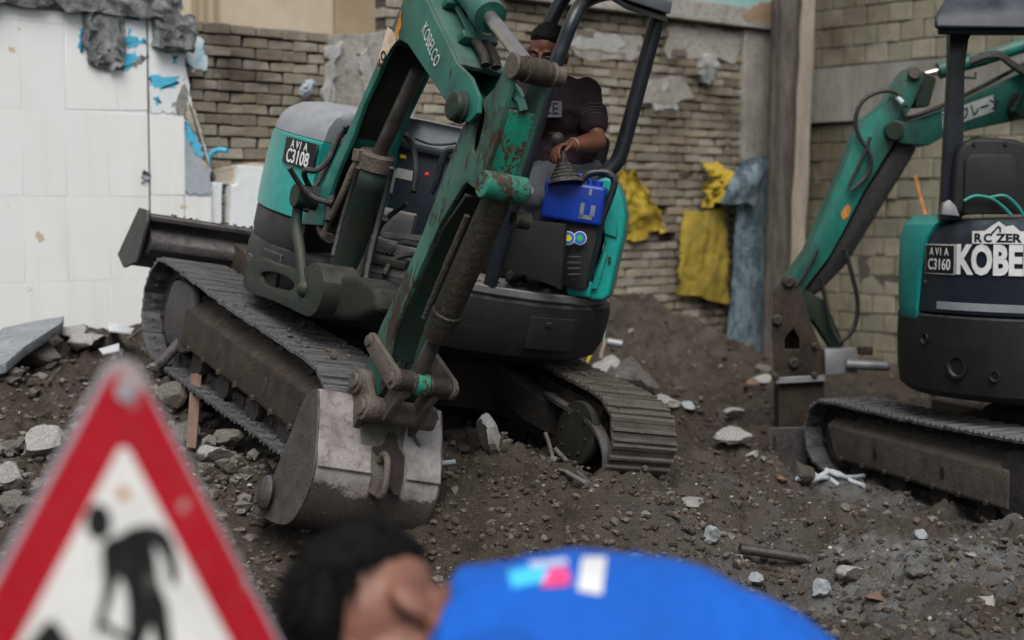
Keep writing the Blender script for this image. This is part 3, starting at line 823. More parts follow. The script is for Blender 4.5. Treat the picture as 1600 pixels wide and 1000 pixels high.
# narrow strips of white wall still standing right of the tiles
for i, (pl, m) in enumerate([([(331,286),(346,284),(345,420),(331,420)], 'pale'), ([(372,258),(425,262),(425,420),(360,420),(362,290),(372,288)], 'pale'), ([(322,308),(329,308),(328,420),(321,420)], 'beigeplaster')]):
    mb = MB(); mb.prism(wpoly(pl, -.13, 5, .004, 80 + i), -.13, .05); mb.build('wall_strip', M_[m], tw, .003, 1)
# broken concrete along the top: beam, lump and corner block
def rough_thing(name, mbx, mat, label, cat, M=None, cuts=2, amp=.03, seed=1):
    bm = mbx.bm
    bmesh.ops.subdivide_edges(bm, edges=bm.edges[:], cuts=cuts, use_grid_fill=True)
    bmesh.ops.triangulate(bm, faces=bm.faces[:])
    r_ = random.Random(seed)
    for v in bm.verts:
        v.co += Vector((r_.gauss(0, amp), r_.gauss(0, amp), r_.gauss(0, amp)))
    o = mbx.build(name, mat, None, 0, smooth=25)
    if M is not None: o.matrix_world = M
    return tag(o, label, cat)
zb = tl(60, 15).z
mb = MB(); x0, x1 = -5.2, tl(248, 10).x
for i in range(11):
    xa = x0 + (x1 - x0) * i / 11
    mb.box((xa + (x1 - x0) / 22, -.06, zb + .14), ((x1 - x0) / 11 * 1.05, .34, .26))
rough_thing('concrete_beam', mb, M_['roughconc'], 'broken concrete beam along the top of the white tiled wall', 'beam', MW, 4, .014, 3)
mb = MB(); p = tl(162, 50, YT); mb.box((p.x, YT + .02, p.z), (.25, .12, .40)); p = tl(165, 88); mb.box((p.x, YT + .01, p.z), (.16, .1, .12))
rough_thing('concrete_lump', mb, M_['roughconc'], 'dark broken concrete lump in the hole of the white tiled wall', 'concrete lump', MW, 5, .016, 4)
mb = MB(); p = tl(272, 52, YT - .05); mb.box((p.x, YT + .06, p.z), (.26, .34, .20)); p = tl(260, 20, YT); mb.box((p.x, YT + .1, p.z), (.18, .3, .2))
rough_thing('concrete_block', mb, M_['roughconc'], 'jagged concrete block jutting from the tiled wall end', 'concrete block', MW, 5, .012, 6)
# bent blue pipe stub
mb = MB(); pts = [wl(324, 262, -.1), wl(328, 244, -.13), wl(336, 236, -.16), wl(346, 234, -.2), wl(355, 236, -.24)]
mb.tube(pts, .017, 10, True, 4)
t = mb.build('pipe', M_['bluepaint']); t.matrix_world = MW
tag(t, 'bent blue pipe stub sticking out of the brick wall', 'pipe')
# scrap of grey plastic bag caught on the bricks
mb = MB(); c = wl(481, 138, -.12)
mb.ball((c.x, -.12, c.z), .07, 14, 10, (1.15, .5, .65), Matrix.Rotation(-.7, 3, 'Y'))
for v in mb.bm.verts: v.co += Vector((rng.gauss(0, .006), rng.gauss(0, .006), rng.gauss(0, .006)))
t = mb.build('plastic_scrap', M_['greyplaster']); t.matrix_world = MW
tag(t, 'crumpled grey plastic scrap stuck on the brick wall', 'plastic scrap')

# ------------------------------------------------------------ right wall of concrete blocks, x from the corner towards the camera
MR = frame(Vector((2.45, 14.4, 0)), math.atan2(-.746, .666))
def rl(px, py, y=0.0): return on_plane(px, py, MR, 1, y)
rw = empty('block_wall', MR)
tag(rw, 'mossy concrete block wall with a plain band behind the parked excavator', 'wall')
mb = MB(); mb.box((2.6, .15, 3.4), (5.6, .2, 7.4)); mb.build('mortar_backing', M_['mortar'], rw)
kb = [rough_block('block', .226, .10, .160, M_['block'], .004) for _ in range(6)]
bz1, bz0 = rl(1330, 103).z, rl(1330, 192).z
sites = []
zrow = bz0 - .09
while zrow > -.2:
    sites += [(.08 + c * .236 + (.118 if int(round(zrow / .168)) % 2 else 0), zrow, rng.randrange(6)) for c in range(20)]
    zrow -= .168
zrow = bz1 + .085
while zrow < 7.0:
    sites += [(.08 + c * .236 + (.118 if int(round(zrow / .168)) % 2 else 0), zrow, rng.randrange(6)) for c in range(20)]
    zrow += .168
far = wallbricks(rw, MR, sites, kb, None, lambda px, py: px > 1240 and not (px > 1425 and py > 340) and py < 570, 299)
tag(far.build('block_rest', M_['block_far'], rw, smooth=0), kind='stuff')
mb = MB(); mb.box((2.5, -.02, (bz0 + bz1) / 2), (5.2, .14, bz1 - bz0 - .02)); mb.build('concrete_band', M_['conband'], rw, .004, 1)
for i, pl in enumerate([[(1370,395),(1395,392),(1415,410),(1410,440),(1385,450),(1365,430)], [(1340,400),(1362,398),(1360,430),(1345,440)]]):
    q = blob_poly([(rl(*p, -.05).x, rl(*p, -.05).z) for p in pl], 4, .012, 90 + i)
    mb = MB(); mb.prism(q, -.056, -.03); mb.build('hollow', M_['mortar'], rw, .002, 1)
# posts in the corner
def post(name, tops, bots, Yd, dep, mat, label, cat, seed):
    pts = [at(tops[0], -40, Yd), at(tops[1], -40, Yd), at(bots[1], bots[2], Yd), at(bots[0], bots[2], Yd)]
    mb = MB(); poly = blob_poly([(p.x, p.z) for p in pts], 14, .007, seed)
    mb.prism(poly, Yd, Yd + dep)
    return tag(mb.build(name, M_[mat], None, .008, 2), label, cat)
post('timber_post', (1219, 1252), (1200, 1243, 600), 13.75, .22, 'post', 'rough grey brown post standing in the wall corner', 'post', 5)
post('plank', (1254, 1276), (1228, 1252, 570), 13.62, .12, 'plank', 'tall pale plank leaning beside the corner post', 'plank', 7)
mb = MB(); mb.tube([at(1213, -40, 13.6), at(1206, 250, 13.6), at(1194, 590, 13.6)], .036, 12)  # dark tube added in place of the shadow along the post's left edge
tag(mb.build('shadow_tube', rough_mat('dark_post_shadow', (.045, .040, .037), (.10, .09, .082), (.03, .024, .02), 6, .7, (2, 2, .5))), 'added dark tube standing in for the shadow beside the corner post', 'shadow_tube')
mb = MB(); mb.tube([at(1430, 275, 12.6), at(1438, 308, 12.55), at(1447, 340, 12.5)], .012, 8)
tag(mb.build('stick', M_['orange']), 'thin orange stick leaning on the block wall', 'stick')

# ------------------------------------------------------------ hanging sacks and blue sheet on the wall
def cloth_patch(name, MWl, corners, y0, mat, nu, nv, amp, seed, scale, thick=.006, ragged=.0, bulge=0.03):
    """hanging sheet between four pixel corners (tl, tr, br, bl) lying against a wall, with folds"""
    P = [on_plane(px, py, MWl, 1, y0) for px, py in corners]
    vs, fs = [], []
    U = np.linspace(0, 1, nu); Vv = np.linspace(0, 1, nv)
    for j, v in enumerate(Vv):
        for i, u in enumerate(U):
            p = (P[0] * (1 - u) + P[1] * u) * (1 - v) + (P[3] * (1 - u) + P[2] * u) * v
            n_ = float(fbm(np.array([u * 3 + .3 * v]), np.array([v * 1.6]), scale, 4, seed, .6)[0])
            e = float(fbm(np.array([u * 4.0 if i in (0, nu - 1) else u]), np.array([v * 4.0]), 3, 3, seed + 5)[0])
            rx = ragged * e * (1 if i in (0, nu - 1) else .3) ; rz = ragged * e * (1 if j in (0, nv - 1) else .2)
            q = p + Vector((rx, -bulge * math.sin(math.pi * u) * math.sin(math.pi * min(1, v * 1.1)) + n_ * amp, rz))
            vs.append(q)
    for j in range(nv - 1):
        for i in range(nu - 1):
            fs.append((j * nu + i, j * nu + i + 1, (j + 1) * nu + i + 1, (j + 1) * nu + i))
    n = len(vs); back = [v + Vector((0, thick, 0)) for v in vs]
    bf = [tuple(reversed([k + n for k in f])) for f in fs]
    ring = [i for i in range(nu)] + [j * nu + nu - 1 for j in range(1, nv)] + [(nv - 1) * nu + i for i in range(nu - 2, -1, -1)] + [j * nu for j in range(nv - 2, 0, -1)]
    sf = [(ring[k], ring[k] + n, ring[(k + 1) % len(ring)] + n, ring[(k + 1) % len(ring)]) for k in range(len(ring))]
    mb = MB(); mb.add(vs + back, fs + bf + sf)
    o = mb.build(name, M_[mat], None, 0, smooth=60); o.matrix_world = MWl
    return o
tag(cloth_patch('sack', MW, [(966,268),(990,264),(1046,362),(985,372)], -.12, 'sack', 22, 30, .09, 61, 1.8, ragged=.10), 'torn bright yellow sack hanging aslant on the bricks', 'sack')
sk = cloth_patch('sack', MW, [(1072,330),(1134,322),(1142,470),(1056,465)], -.12, 'sackdull', 26, 40, .05, 33, 1.5, ragged=.05)
tag(sk, 'large dull yellow sack hanging flat below the crumpled one', 'sack')
tag(cloth_patch('sack', MW, [(1110,250),(1152,270),(1128,322),(1098,316)], -.16, 'sack', 20, 26, .16, 77, 2.2, ragged=.12, bulge=.08), 'crumpled yellow sack bunched beside the blue metal sheet', 'sack')
sh = cloth_patch('metal_sheet', MW, [(1158,250),(1217,244),(1203,575),(1135,570)], -.20, 'sheet', 22, 70, .007, 15, 3.0, .004, ragged=.03, bulge=.0)
tag(sh, 'tall peeling blue metal sheet leaning on the pillar', 'metal sheet')
fl = cloth_patch('flap', MW, [(1150,262),(1204,250),(1182,320),(1126,318)], -.30, 'sheet', 14, 14, .025, 19, 1.0, .004, ragged=.04, bulge=.05)
fl.matrix_world = Matrix.Identity(4); fl.parent = sh
# ------------------------------------------------------------ shared excavator pieces
def on_cyl(px, py, M, r):
    """(azimuth, z) where a line of sight meets the upright cylinder of radius r about the z axis of M"""
    Mi = M.inverted(); o = Mi @ Vector((0, 0, EYE)); d = Mi.to_3x3() @ ray(px, py)
    A = d.x * d.x + d.y * d.y; B = 2 * (d.x * o.x + d.y * o.y); C_ = o.x * o.x + o.y * o.y - r * r
    t = (-B - math.sqrt(max(B * B - 4 * A * C_, 0))) / (2 * A); p = o + d * t
    return math.atan2(p.y, p.x), p.z
def arc_pts(r, a0, a1, n):
    return [(r * math.cos(rad(a0 + (a1 - a0) * i / (n - 1))), r * math.sin(rad(a0 + (a1 - a0) * i / (n - 1)))) for i in range(n)]
TRACK = [(-1.045,.495),(-1.19,.41),(-1.26,.25),(-1.17,.09),(-.95,.005),(-.5,.0),(0,.015),(.5,.035),(.95,.05),(1.17,.12),(1.25,.265),(1.19,.40),(1.03,.465),(.6,.47),(0,.475),(-.6,.49)]
def track_path(step=.120):
    pts = spline([Vector((p[0], 0, p[1])) for p in TRACK], 24, True)
    L = [0.0]
    for i in range(len(pts)):
        L.append(L[-1] + (pts[(i + 1) % len(pts)] - pts[i]).length)
    n = int(L[-1] / step); out = []
    for k in range(n):
        s_ = L[-1] * k / n
        i = next(j for j in range(len(pts)) if L[j + 1] >= s_)
        f = (s_ - L[i]) / (L[i + 1] - L[i])
        a, b = pts[i], pts[(i + 1) % len(pts)]
        p = a + (b - a) * f
        q = pts[(i + 14) % len(pts)] - pts[(i - 13) % len(pts)]
        t = q.normalized()
        out.append((p, t))
    return out, L[-1] / n
def shoe_mesh(mat, pitch, w=.34):
    mb = MB(); Lp = pitch * .97
    # plate: outward is +z, travel along x; overlapping lip in front, triple grouser
    prof = [(-Lp/2, -.014), (Lp/2 - .004, -.014), (Lp/2 + .006, -.003), (Lp/2 + .001, .004), (.044, .003), (.038, -.001),
            (.012, -.001), (.008, .011), (-.003, .012), (-.008, -.001), (-.034, -.001), (-.038, .010), (-.047, .010), (-.051, -.001), (-Lp/2, -.003)]
    mb.prism(prof, -w/2, w/2)
    for y in (-.045, .045):
        for x in (-.022, .022):
            mb.cyl((x, y, -.014), (x, y, -.026), .011, 6)
            mb.cyl((x, y + (.07 if y > 0 else -.07), -.014), (x, y + (.07 if y > 0 else -.07), -.022), .010, 6)
    o = mb.build('track_shoe', mat, None, 0, smooth=30)
    m = o.data; bpy.data.objects.remove(o); return m
PATH, PITCH_T = track_path()
def build_track(root, y0, y1, mat, wobble=1):
    """one crawler belt: chain (the part) with every shoe as a sub-part"""
    yc = (y0 + y1) / 2
    mb = MB()
    for (p, t) in PATH:
        n_ = Vector((-t.z, 0, t.x))          # inward
        if n_.dot(Vector((0, 0, .25)) - Vector((p.x * .2, 0, p.z))) < 0: n_ = -n_
        R_ = Matrix((t, Vector((0, 1, 0)), t.cross(Vector((0, 1, 0))))).transposed()
        for dy in (-.05, .05):
            mb.box(p + n_ * .045 + Vector((0, yc + dy, 0)), (PITCH_T * .93, .028, .05), R_)
        mb.cyl(p + n_ * .05 + t * PITCH_T * .5 + Vector((0, yc - .075, 0)), p + n_ * .05 + t * PITCH_T * .5 + Vector((0, yc + .075, 0)), .016, 6)
    tr = mb.build('track', M_['chain'], root, 0, smooth=30)
    sm = shoe_mesh(mat, PITCH_T, abs(y1 - y0))
    for (p, t) in PATH:
        out = Vector((t.z, 0, -t.x))
        if out.dot(p - Vector((p.x * .8, 0, .25))) < 0: out = -out
        yax = out.cross(t)
        R_ = Matrix((t, yax, out)).transposed().to_4x4()
        Ml = Matrix.Translation(p + Vector((0, yc + rng.gauss(0, .0025), 0))) @ R_ @ Matrix.Rotation(rng.gauss(0, .04 * wobble), 4, 'Y') @ Matrix.Rotation(rng.gauss(0, .008), 4, 'Z')
        inst('track_shoe', sm, tr, Ml)
    return tr
def build_track_frame(root, s, inner, outer, mat):
    """s = -1 or +1: side the outer face looks to"""
    ya, yb = outer - s * .035, inner + s * .05
    mb = MB()
    sec = [(ya, .15), (ya, .325), (ya - s * .10, .405), (yb, .405), (yb, .13), (ya - s * .03, .13)]
    mb.loft([[Vector((x + (.05 if i in (1, 2, 3) and x > 0 else 0) - (0.05 if x > 0 and i in (0, 4, 5) else 0), y, z)) for i, (y, z) in enumerate(sec)] for x in (-.66, .2, 1.0)])
    fr = mb.build('track_frame', mat, root, .012, 2)
    # rounded yoke plate at the idler
    mb = MB()
    mb.prism(spline(V2([(-.58, .14), (-.62, .40), (-.80, .43), (-.95, .40), (-1.0, .27), (-.93, .13), (-.75, .10)]), 4, True), ya - s * .012, ya - s * .05)
    mb.build('idler_yoke', M_['blade'], fr, .008, 2)
    for x in (-.45, -.05, .35, .75):
        mb = MB(); mb.lathe([(0, .05), (0, .075), (.05, .075), (.06, .055), (.14, .055), (.15, .075), (.2, .075), (.2, .05)], (x, ya - s * .03, .10), (x, yb, .10), 14)
        mb.build('track_roller', M_['chain'], fr, 0)
    for x, z, r, nm in ((-.97, .26, .185, 'idler'), (.97, .265, .18, 'sprocket')):
        mb = MB(); c = (ya + yb) / 2
        mb.lathe([(0, .05), (0, .13), (.02, .14), (.02, r - .03), (0.0, r - .02), (.0, r), (.15, r), (.15, r - .02), (.13, r - .03), (.13, .1), (.16, .08), (.16, .02)], (x, c - s * -.075, z), (x, c + s * -.075, z), 28)
        mb.build(nm, M_['chain'], fr, 0)
    # slots and stains of the outer face: oblong cut-outs shown as sunk dark plugs, bolts along the lower edge
    for x in (-.12, .52):
        mb = MB(); mb.prism([(x + q[0] * .8, .235 + q[1] * 1.3) for q in circ(0, 0, .03, 12)], ya + s * .002, ya - s * .01)
        mb.build('frame_socket', M_['rubber'], fr, .003, 1)
    for i in range(7):
        mb = MB(); mb.cyl((-.5 + i * .23, ya + s * .012, .155), (-.5 + i * .23, ya - s * .02, .155), .015, 6)
        mb.build('frame_bolt', M_['rust'], fr, 0)
    for x, l_ in ((.62, .5), (-.2, .4)):
        mb = MB(); mb.box((x, ya - s * .16, .412), (l_, .05, .02))
        mb.build('mud_rail', mat, fr, .004, 1)
    return fr

# ------------------------------------------------------------ the working excavator
MX = frame(Vector((-.66, 7.4, .50)), rad(-61), rad(9), rad(-8.5))
TU = Matrix.Translation((.03, .12, 0)) @ Matrix.Rotation(rad(-38), 4, 'Z')
MU = MX @ TU
MXi = MX.inverted()
def L(px, py, Y): return MXi @ at(px, py, Y)
def pm(px, py, y): return on_plane(px, py, MX, 1, y)
def pxz(pts, y):
    return [(v.x, v.z) for v in (pm(px, py, y) for px, py in pts)]
exc = empty('excavator', MX)
tag(exc, 'teal excavator with a man at its controls and bucket resting on soil', 'excavator')
build_track(exc, -.85, -.51, M_['shoe'])
build_track(exc, .51, .85, M_['shoe2'])
build_track_frame(exc, -1, -.51, -.85, M_['rust'])
build_track_frame(exc, 1, .51, .85, M_['rust'])
# centre of the undercarriage
mb = MB(); mb.box((0, 0, .33), (.85, .8, .26)); mb.lathe([(0, .42), (.1, .42), (.13, .36), (.2, .36)], (.03, .12, .40), (.03, .12, .6), 28)
cf = mb.build('centre_frame', M_['chain'], exc, .02, 2)
for sx in (1, -1):
    for sy in (1, -1):
        mb = MB()
        pts = [Vector((.25 * sx, .3 * sy, .33)), Vector((.45 * sx, .40 * sy, .34)), Vector((.62 * sx, .5 * sy, .27)), Vector((.72 * sx, .6 * sy, .24))]
        mb.loft([[p + Vector((0, a, b)) for a, b in ((-.05, -.06), (.05, -.06), (.05, .08), (-.05, .08))] for p in spline(pts, 4)])
        mb.build('crossmember', M_['chain'], exc, .012, 2)
mb = MB()
mb.lathe([(0, .06), (0, .13), (.03, .15), (.06, .15), (.07, .05)], (.97, .555, .255), (.97, .48, .255), 28)
for k in range(8):
    a = k * math.pi / 4; mb.cyl((.97 + .10 * math.cos(a), .495, .255 + .10 * math.sin(a)), (.97 + .10 * math.cos(a), .482, .255 + .10 * math.sin(a)), .010, 6)
mb.build('final_drive', M_['mudshade'], exc, .004, 1)
mb = MB(); gpts = [Vector(pm(*p, .49)) for p in [(850,612),(872,628),(898,642),(922,660),(938,690),(942,720),(936,742)]]
gs = spline(gpts, 5)
mb.loft([[p, p + Vector((0, .055, 0)), p + Vector((0, .055, -.018)), p + Vector((0, 0, -.018))] for p in gs])
mb.build('drive_guard', M_['blade'], exc, .004, 1)
# dozer blade at the far end
xb = -1.46
mb = MB()
prof = [(-1.46,.67),(-1.36,.685),(-1.40,.60),(-1.40,.50),(-1.46,.43),(-1.60,.36),(-1.70,.40),(-1.56,.47),(-1.485,.55)]
mb.prism(prof, -.87, .95)
bl = mb.build('dozer_blade', M_['blade'], exc, .006, 2)
for y in (-.885, .95):
    mb = MB(); mb.prism([(-1.49,.69),(-1.34,.70),(-1.31,.64),(-1.36,.42),(-1.58,.345),(-1.73,.39)], y, y + .018)
    mb.build('side_plate', M_['blade'], bl, .003, 1)
mb = MB(); mb.box((-1.36, .03, .665), (.10, 1.78, .03)); mb.prism([(-1.42,.63),(-1.30,.55),(-1.30,.50),(-1.42,.44)], -.84, .9)
mb.build('stiffener', M_['blade'], bl, .006, 1)
for y in (-.33, .33):
    mb = MB(); mb.loft([[Vector((x, y - .05, z - h)), Vector((x, y + .05, z - h)), Vector((x, y + .05, z + h)), Vector((x, y - .05, z + h))] for x, z, h in ((-1.40,.50,.10),(-1.1,.47,.10),(-.8,.39,.09),(-.4,.32,.08))])
    mb.build('blade_arm', M_['rust'], exc, .01, 2)
mb = MB(); mb.tube([(-1.35, 0, .58), (-.45, 0, .42)], .05, 12); mb.build('blade_cylinder', M_['cyl'], exc, 0)

# upper body -------------------------------------------------------------
def ub(mbx=None): return MB(TU)
Rb = .875
mb = ub()
arc = arc_pts(Rb, 0, 360, 73)[:-1]
def ringz(r, z, dx=0): return [Vector((x * r / Rb + dx, y * r / Rb, z)) for x, y in arc]
mb.loft([ringz(.60, .50), ringz(.78, .52), ringz(.845, .555), ringz(.872, .62), ringz(.880, .74), ringz(.872, .79), ringz(.845, .805), ringz(.5, .81)])
sk_ = mb.build('body_skirt', M_['black'], exc, 0, smooth=35)
mb = ub()   # hatch pressed into the front of the skirt
def cylq(a0, a1, z0, z1, r, d=.012, n=10):
    rs = []
    for i in range(n):
        a = rad(a0 + (a1 - a0) * i / (n - 1)); c, s_ = math.cos(a), math.sin(a)
        rs.append([Vector((c * r, s_ * r, z0)), Vector((c * r, s_ * r, z1)), Vector((c * (r - d), s_ * (r - d), z1)), Vector((c * (r - d), s_ * (r - d), z0))])
    return rs
mb.loft(cylq(42, 61, .60, .745, .8835))
mb.build('hatch', M_['black'], sk_, .004, 2)
mb = ub(); a = rad(49); mb.box((.885 * math.cos(a), .885 * math.sin(a), .715), (.012, .03, .02), rotz(a)); mb.build('hatch_latch', M_['rubber'], sk_, .002, 1)
# floor plate
mb = ub(); fl_ = arc_pts(.845, -12, 86, 18) + [(-.1, .62), (-.1, -.1), (.5, -.17)]
mb.prism(fl_, .80, .838, 'z'); mb.build('floor_plate', M_['floor'], exc, .008, 2)
mb = ub(); mb.loft(cylq(5, 62, .812, .846, .862, .03, 16)); mb.build('floor_edge', M_['floor'], exc, .004, 1)
# tank cover and engine hood (footprint follows the round tail)
foot = arc_pts(.872, -31, -238, 48) + [(-.30, .55), (-.24, .40), (-.22, -.30), (.40, -.36), (.66, -.40)]
def fring(k, z, dx=0, dy=0):
    cx, cy = -.15, -.2
    return [Vector((cx + (x - cx) * k + dx, cy + (y - cy) * k + dy, z)) for x, y in foot]
mb = ub(); mb.loft([fring(.985, .80), fring(1.0, .84), fring(.998, .925), fring(.99, .935)])
lb = mb.build('lower_cover', M_['black'], exc, 0, smooth=35)
mb = ub()
for i, (a0, a1) in enumerate([(-50, -38)]):
    mb.loft(cylq(a0, a1, .62, .77, .885, .02))
mb.build('cover_recess', M_['rubber'], lb, .004, 1)
mb = ub(); mb.loft([fring(.985, .937), fring(1.003, .945), fring(1.006, 1.0), fring(1.0, 1.15), fring(.985, 1.285), fring(.972, 1.296)])
tc = mb.build('tank_cover', M_['teal'], exc, 0, smooth=35)
mb = ub(); mb.loft([fring(.975, 1.298), fring(.972, 1.315), fring(.955, 1.36), fring(.91, 1.40), fring(.83, 1.435), fring(.70, 1.455), fring(.4, 1.462)])
mb.build('engine_hood', M_['hood'], exc, 0, smooth=50)
# number plate on the tank cover
def bendU(az0, z0, r, T=TU):
    def f(p):
        a = az0 + p.x / r
        return T @ Vector((math.cos(a) * (r + p.z), math.sin(a) * (r + p.z), z0 + p.y))
    return f
(pa0, pz0), (pa1, pz1) = on_cyl(444, 219, MU, .885), on_cyl(487, 260, MU, .885)
pz = (on_cyl(469, 226, MU, .885)[1] + on_cyl(460, 252, MU, .885)[1]) / 2
paz = on_cyl(465, 239, MU, .885)[0]
mb = ub(); mb.loft(cylq(math.degrees(paz) - 8.0, math.degrees(paz) + 8.0, pz - .058, pz + .058, .884, .01, 9)); npl = mb.build('number_plate', M_['blackprint'], tc, .002, 1)
text_mesh('lettering', 'A V1 A', .050, M_['white'], npl, None, .0003, .78, bendU(paz, pz + .032, .8855), space=1.12)
text_mesh('lettering', 'C3108', .086, M_['white'], npl, None, .0012, .76, bendU(paz, pz - .022, .8855))
# bulkhead panel in front of the engine with notice, edge trim and yellow mark
bkx = -.17
mb = ub(); mb.box((bkx, .0, 1.08), (.05, .82, .50)); bk = mb.build('bulkhead', M_['navy'], exc, .015, 2)
mb = ub(); mb.box((bkx + .0, .06, 1.325), (.12, .78, .035)); mb.build('hood_lip', M_['navy'], exc, .01, 2)
mb = ub(); mb.box((-.12, .47, 1.36), (.22, .16, .07)); mb.build('hood_end', M_['teal'], exc, .025, 3)
def upanel(name, mat, px0, px1, py0, py1, dx, parent):
    a, b = on_plane(px0, py0, MU, 0, bkx + dx), on_plane(px1, py1, MU, 0, bkx + dx)
    m = ub(); m.box((bkx + dx, (a.y + b.y) / 2, (a.z + b.z) / 2), (.004, abs(b.y - a.y), abs(b.z - a.z))); return m.build(name, M_[mat], parent)
upanel('notice', 'paper', 621, 645, 262, 283, .028, bk)
upanel('yellow_mark', 'yellow', 626, 634, 241, 248, .028, bk)
upanel('edge_trim', 'hood', 610, 613, 262, 302, .03, bk)
# front column of the swing frame and floor clutter beside the boom
def lbox(mbx, px, py, Y, d, rz=0): mbx.box(L(px, py, Y), d, rotz(rz)); return mbx
mb = MB(); lbox(mb, 592, 445, 6.62, (.10, .16, .26), -.6); lbox(mb, 592, 404, 6.60, (.15, .26, .035), -.6); lbox(mb, 585, 478, 6.58, (.16, .24, .06), -.6)
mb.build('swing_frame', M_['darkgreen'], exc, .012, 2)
mb = MB()
for i, (p0, p1, Y) in enumerate([((600,372),(688,380),6.75), ((592,384),(690,398),6.68), ((588,398),(676,420),6.62), ((598,410),(664,436),6.58)]):
    mb.tube([L(*p0, Y + .08), L(*p1, Y)], .020 if i % 2 else .028, 8)
mb.build('valve_pipe', M_['blade'], exc, 0)
mb = MB(); lbox(mb, 648, 392, 6.78, (.30, .36, .05), -.6); lbox(mb, 620, 350, 6.9, (.10, .16, .12), -.6); mb.build('pedal_plate', M_['floor'], exc, .01, 2)
mb = MB(); mb.tube([L(655, 390, 6.7), L(664, 372, 6.72), L(672, 375, 6.7), L(684, 388, 6.68)], .010, 6, True, 3); mb.build('pedal', M_['plate'], exc, 0)

# swing bracket ------------------------------------------------------------
yS = -.78
mb = MB()
oc = spline(V2(pxz([(384,418),(392,404),(408,402),(436,415),(470,421),(494,410),(506,440),(498,478),(484,494),(466,488),(428,470),(388,456),(380,440)], yS)), 3, True)
hc = spline(V2(pxz([(408,427),(424,424),(448,432),(460,444),(452,454),(428,450),(410,444)], yS)), 3, True)
mb.prism([(p.x, p.y) for p in oc], yS, yS + .17, 'y', [[(p.x, p.y) for p in hc]])
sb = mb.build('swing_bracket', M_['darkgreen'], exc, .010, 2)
mb = MB(); p = pm(402, 404, yS + .06); mb.cyl(p + Vector((0, 0, -.02)), p + Vector((0, 0, .018)), .045, 18); mb.build('bracket_pin', M_['pin'], sb, .004, 1)
mb = MB(); mb.prism(pxz([(480,440),(500,425),(560,432),(586,450),(588,486),(552,500),(500,496),(478,480)], -.70), -.70, -.55)
mb.build('swing_post', M_['mudshade'], exc, .03, 3)
mb = MB(); kp = pm(466, 306, -.79)
mb.cyl(kp + Vector((0, -.02, 0)), kp + Vector((0, .16, 0)), .052, 18)
mb.tube([pm(466, 320, -.775), pm(463, 356, -.775), pm(469, 392, -.775), pm(476, 452, -.775)], .024, 10, True, 4)
p = pm(476, 452, -.775); mb.ball(p, .036, 12, 8)
mb.build('boom_foot_pin', M_['darkgreen'], exc, .003, 1)
# boom ---------------------------------------------------------------------
yB0, yB1 = -.71, -.49
outer = [(468,350),(482,318),(505,285),(540,212),(585,108),(630,0),(639,-26),(652,-36),(661,-20),(665,0),(690,52),(712,98)]
tip = [(734,120),(746,150),(746,176),(732,191),(712,189),(700,172)]
inner = [(695,157),(668,115),(650,89),(637,69),(625,62),(612,72),(601,93),(589,120),(568,165),(552,212),(530,262),(512,310),(502,352)]
bpoly = pxz(outer + tip + inner, yB0)
mb = MB(); mb.prism(bpoly, yB0, yB0 + .02); mb.prism(bpoly, yB1 - .02, yB1)
# top sheet between the side plates, bottom sheet of the upper half
o2 = [Vector((v[0], 0, v[1])) for v in pxz(outer, yB0)]
cen = Vector((sum(p[0] for p in bpoly) / len(bpoly), 0, sum(p[1] for p in bpoly) / len(bpoly)))
def strip(mbx, pts, toward, th, y0, y1):
    n = len(pts); ins = []
    for i, p in enumerate(pts):
        t = (pts[min(i + 1, n - 1)] - pts[max(i - 1, 0)]).normalized()
        nn = Vector((-t.z, 0, t.x)) * toward
        ins.append(p + nn * th)
    mbx.loft([[Vector((a.x, y0, a.z)), Vector((a.x, y1, a.z)), Vector((b.x, y1, b.z)), Vector((b.x, y0, b.z))] for a, b in zip(pts, ins)])
strip(mb, o2[1:], -1, .02, yB0 + .019, yB1 - .019)
i2 = [Vector((v[0], 0, v[1])) for v in pxz(inner[:5], yB0)]
strip(mb, i2, -1, .02, yB0 + .019, yB1 - .019)
boom = mb.build('boom', M_['boom'], exc, .005, 2)
mb = MB(); i3 = [Vector((v[0], 0, v[1])) for v in pxz([(606,70),(588,112),(556,186),(524,254),(500,318),(486,350)], yB0)]
strip(mb, i3, -1, .012, yB0 + .021, yB1 - .021); mb.build('boom_channel', M_['mudshade'], boom, .002, 1)  # black lining stands in for the shade inside the open boom
mb = MB(); h = pm(722, 168, yB0)
mb.lathe([(0, .02), (0, .050), (.012, .055), (.03, .055), (.03, .06), (.05, .06)], h + Vector((0, -.045, 0)), h + Vector((0, .1, 0)), 24)
mb.cyl(h + Vector((0, .0, 0)), h + Vector((0, .26, 0)), .045, 20)
mb.build('arm_pivot', M_['darkgreen'], boom, .003, 1)
# hard lines and clamp on the top of the boom
def top_pt(px, py, off, Yv):   # on the top sheet: boom top line plus offset across
    p = pm(px, py, yB0); return Vector((p.x, Yv, p.z)) + Vector((.018, 0, .012)) * off
for k, yv in enumerate((-.60, -.555)):
    mb = MB(); mb.tube([top_pt(655, -22, 1.4, yv), top_pt(668, 6, 1.4, yv), top_pt(694, 60, 1.4, yv)], .012, 8); mb.build('hydraulic_pipe', M_['boom'], boom, 0)
    mb = MB(); mb.tube([top_pt(694, 60, 1.4, yv), top_pt(700, 72, 1.9, yv), top_pt(706, 88, 2.2, yv), top_pt(711, 100, 1.6, yv)], .019, 10, True, 4); mb.build('hose', M_['cyl'], boom, 0)
mb = MB(); p = top_pt(693, 58, 1.4, -.58); mb.box(p, (.035, .15, .05), Matrix.Rotation(.9, 3, 'Y')); mb.build('pipe_clamp', M_['boom'], boom, .004, 1)
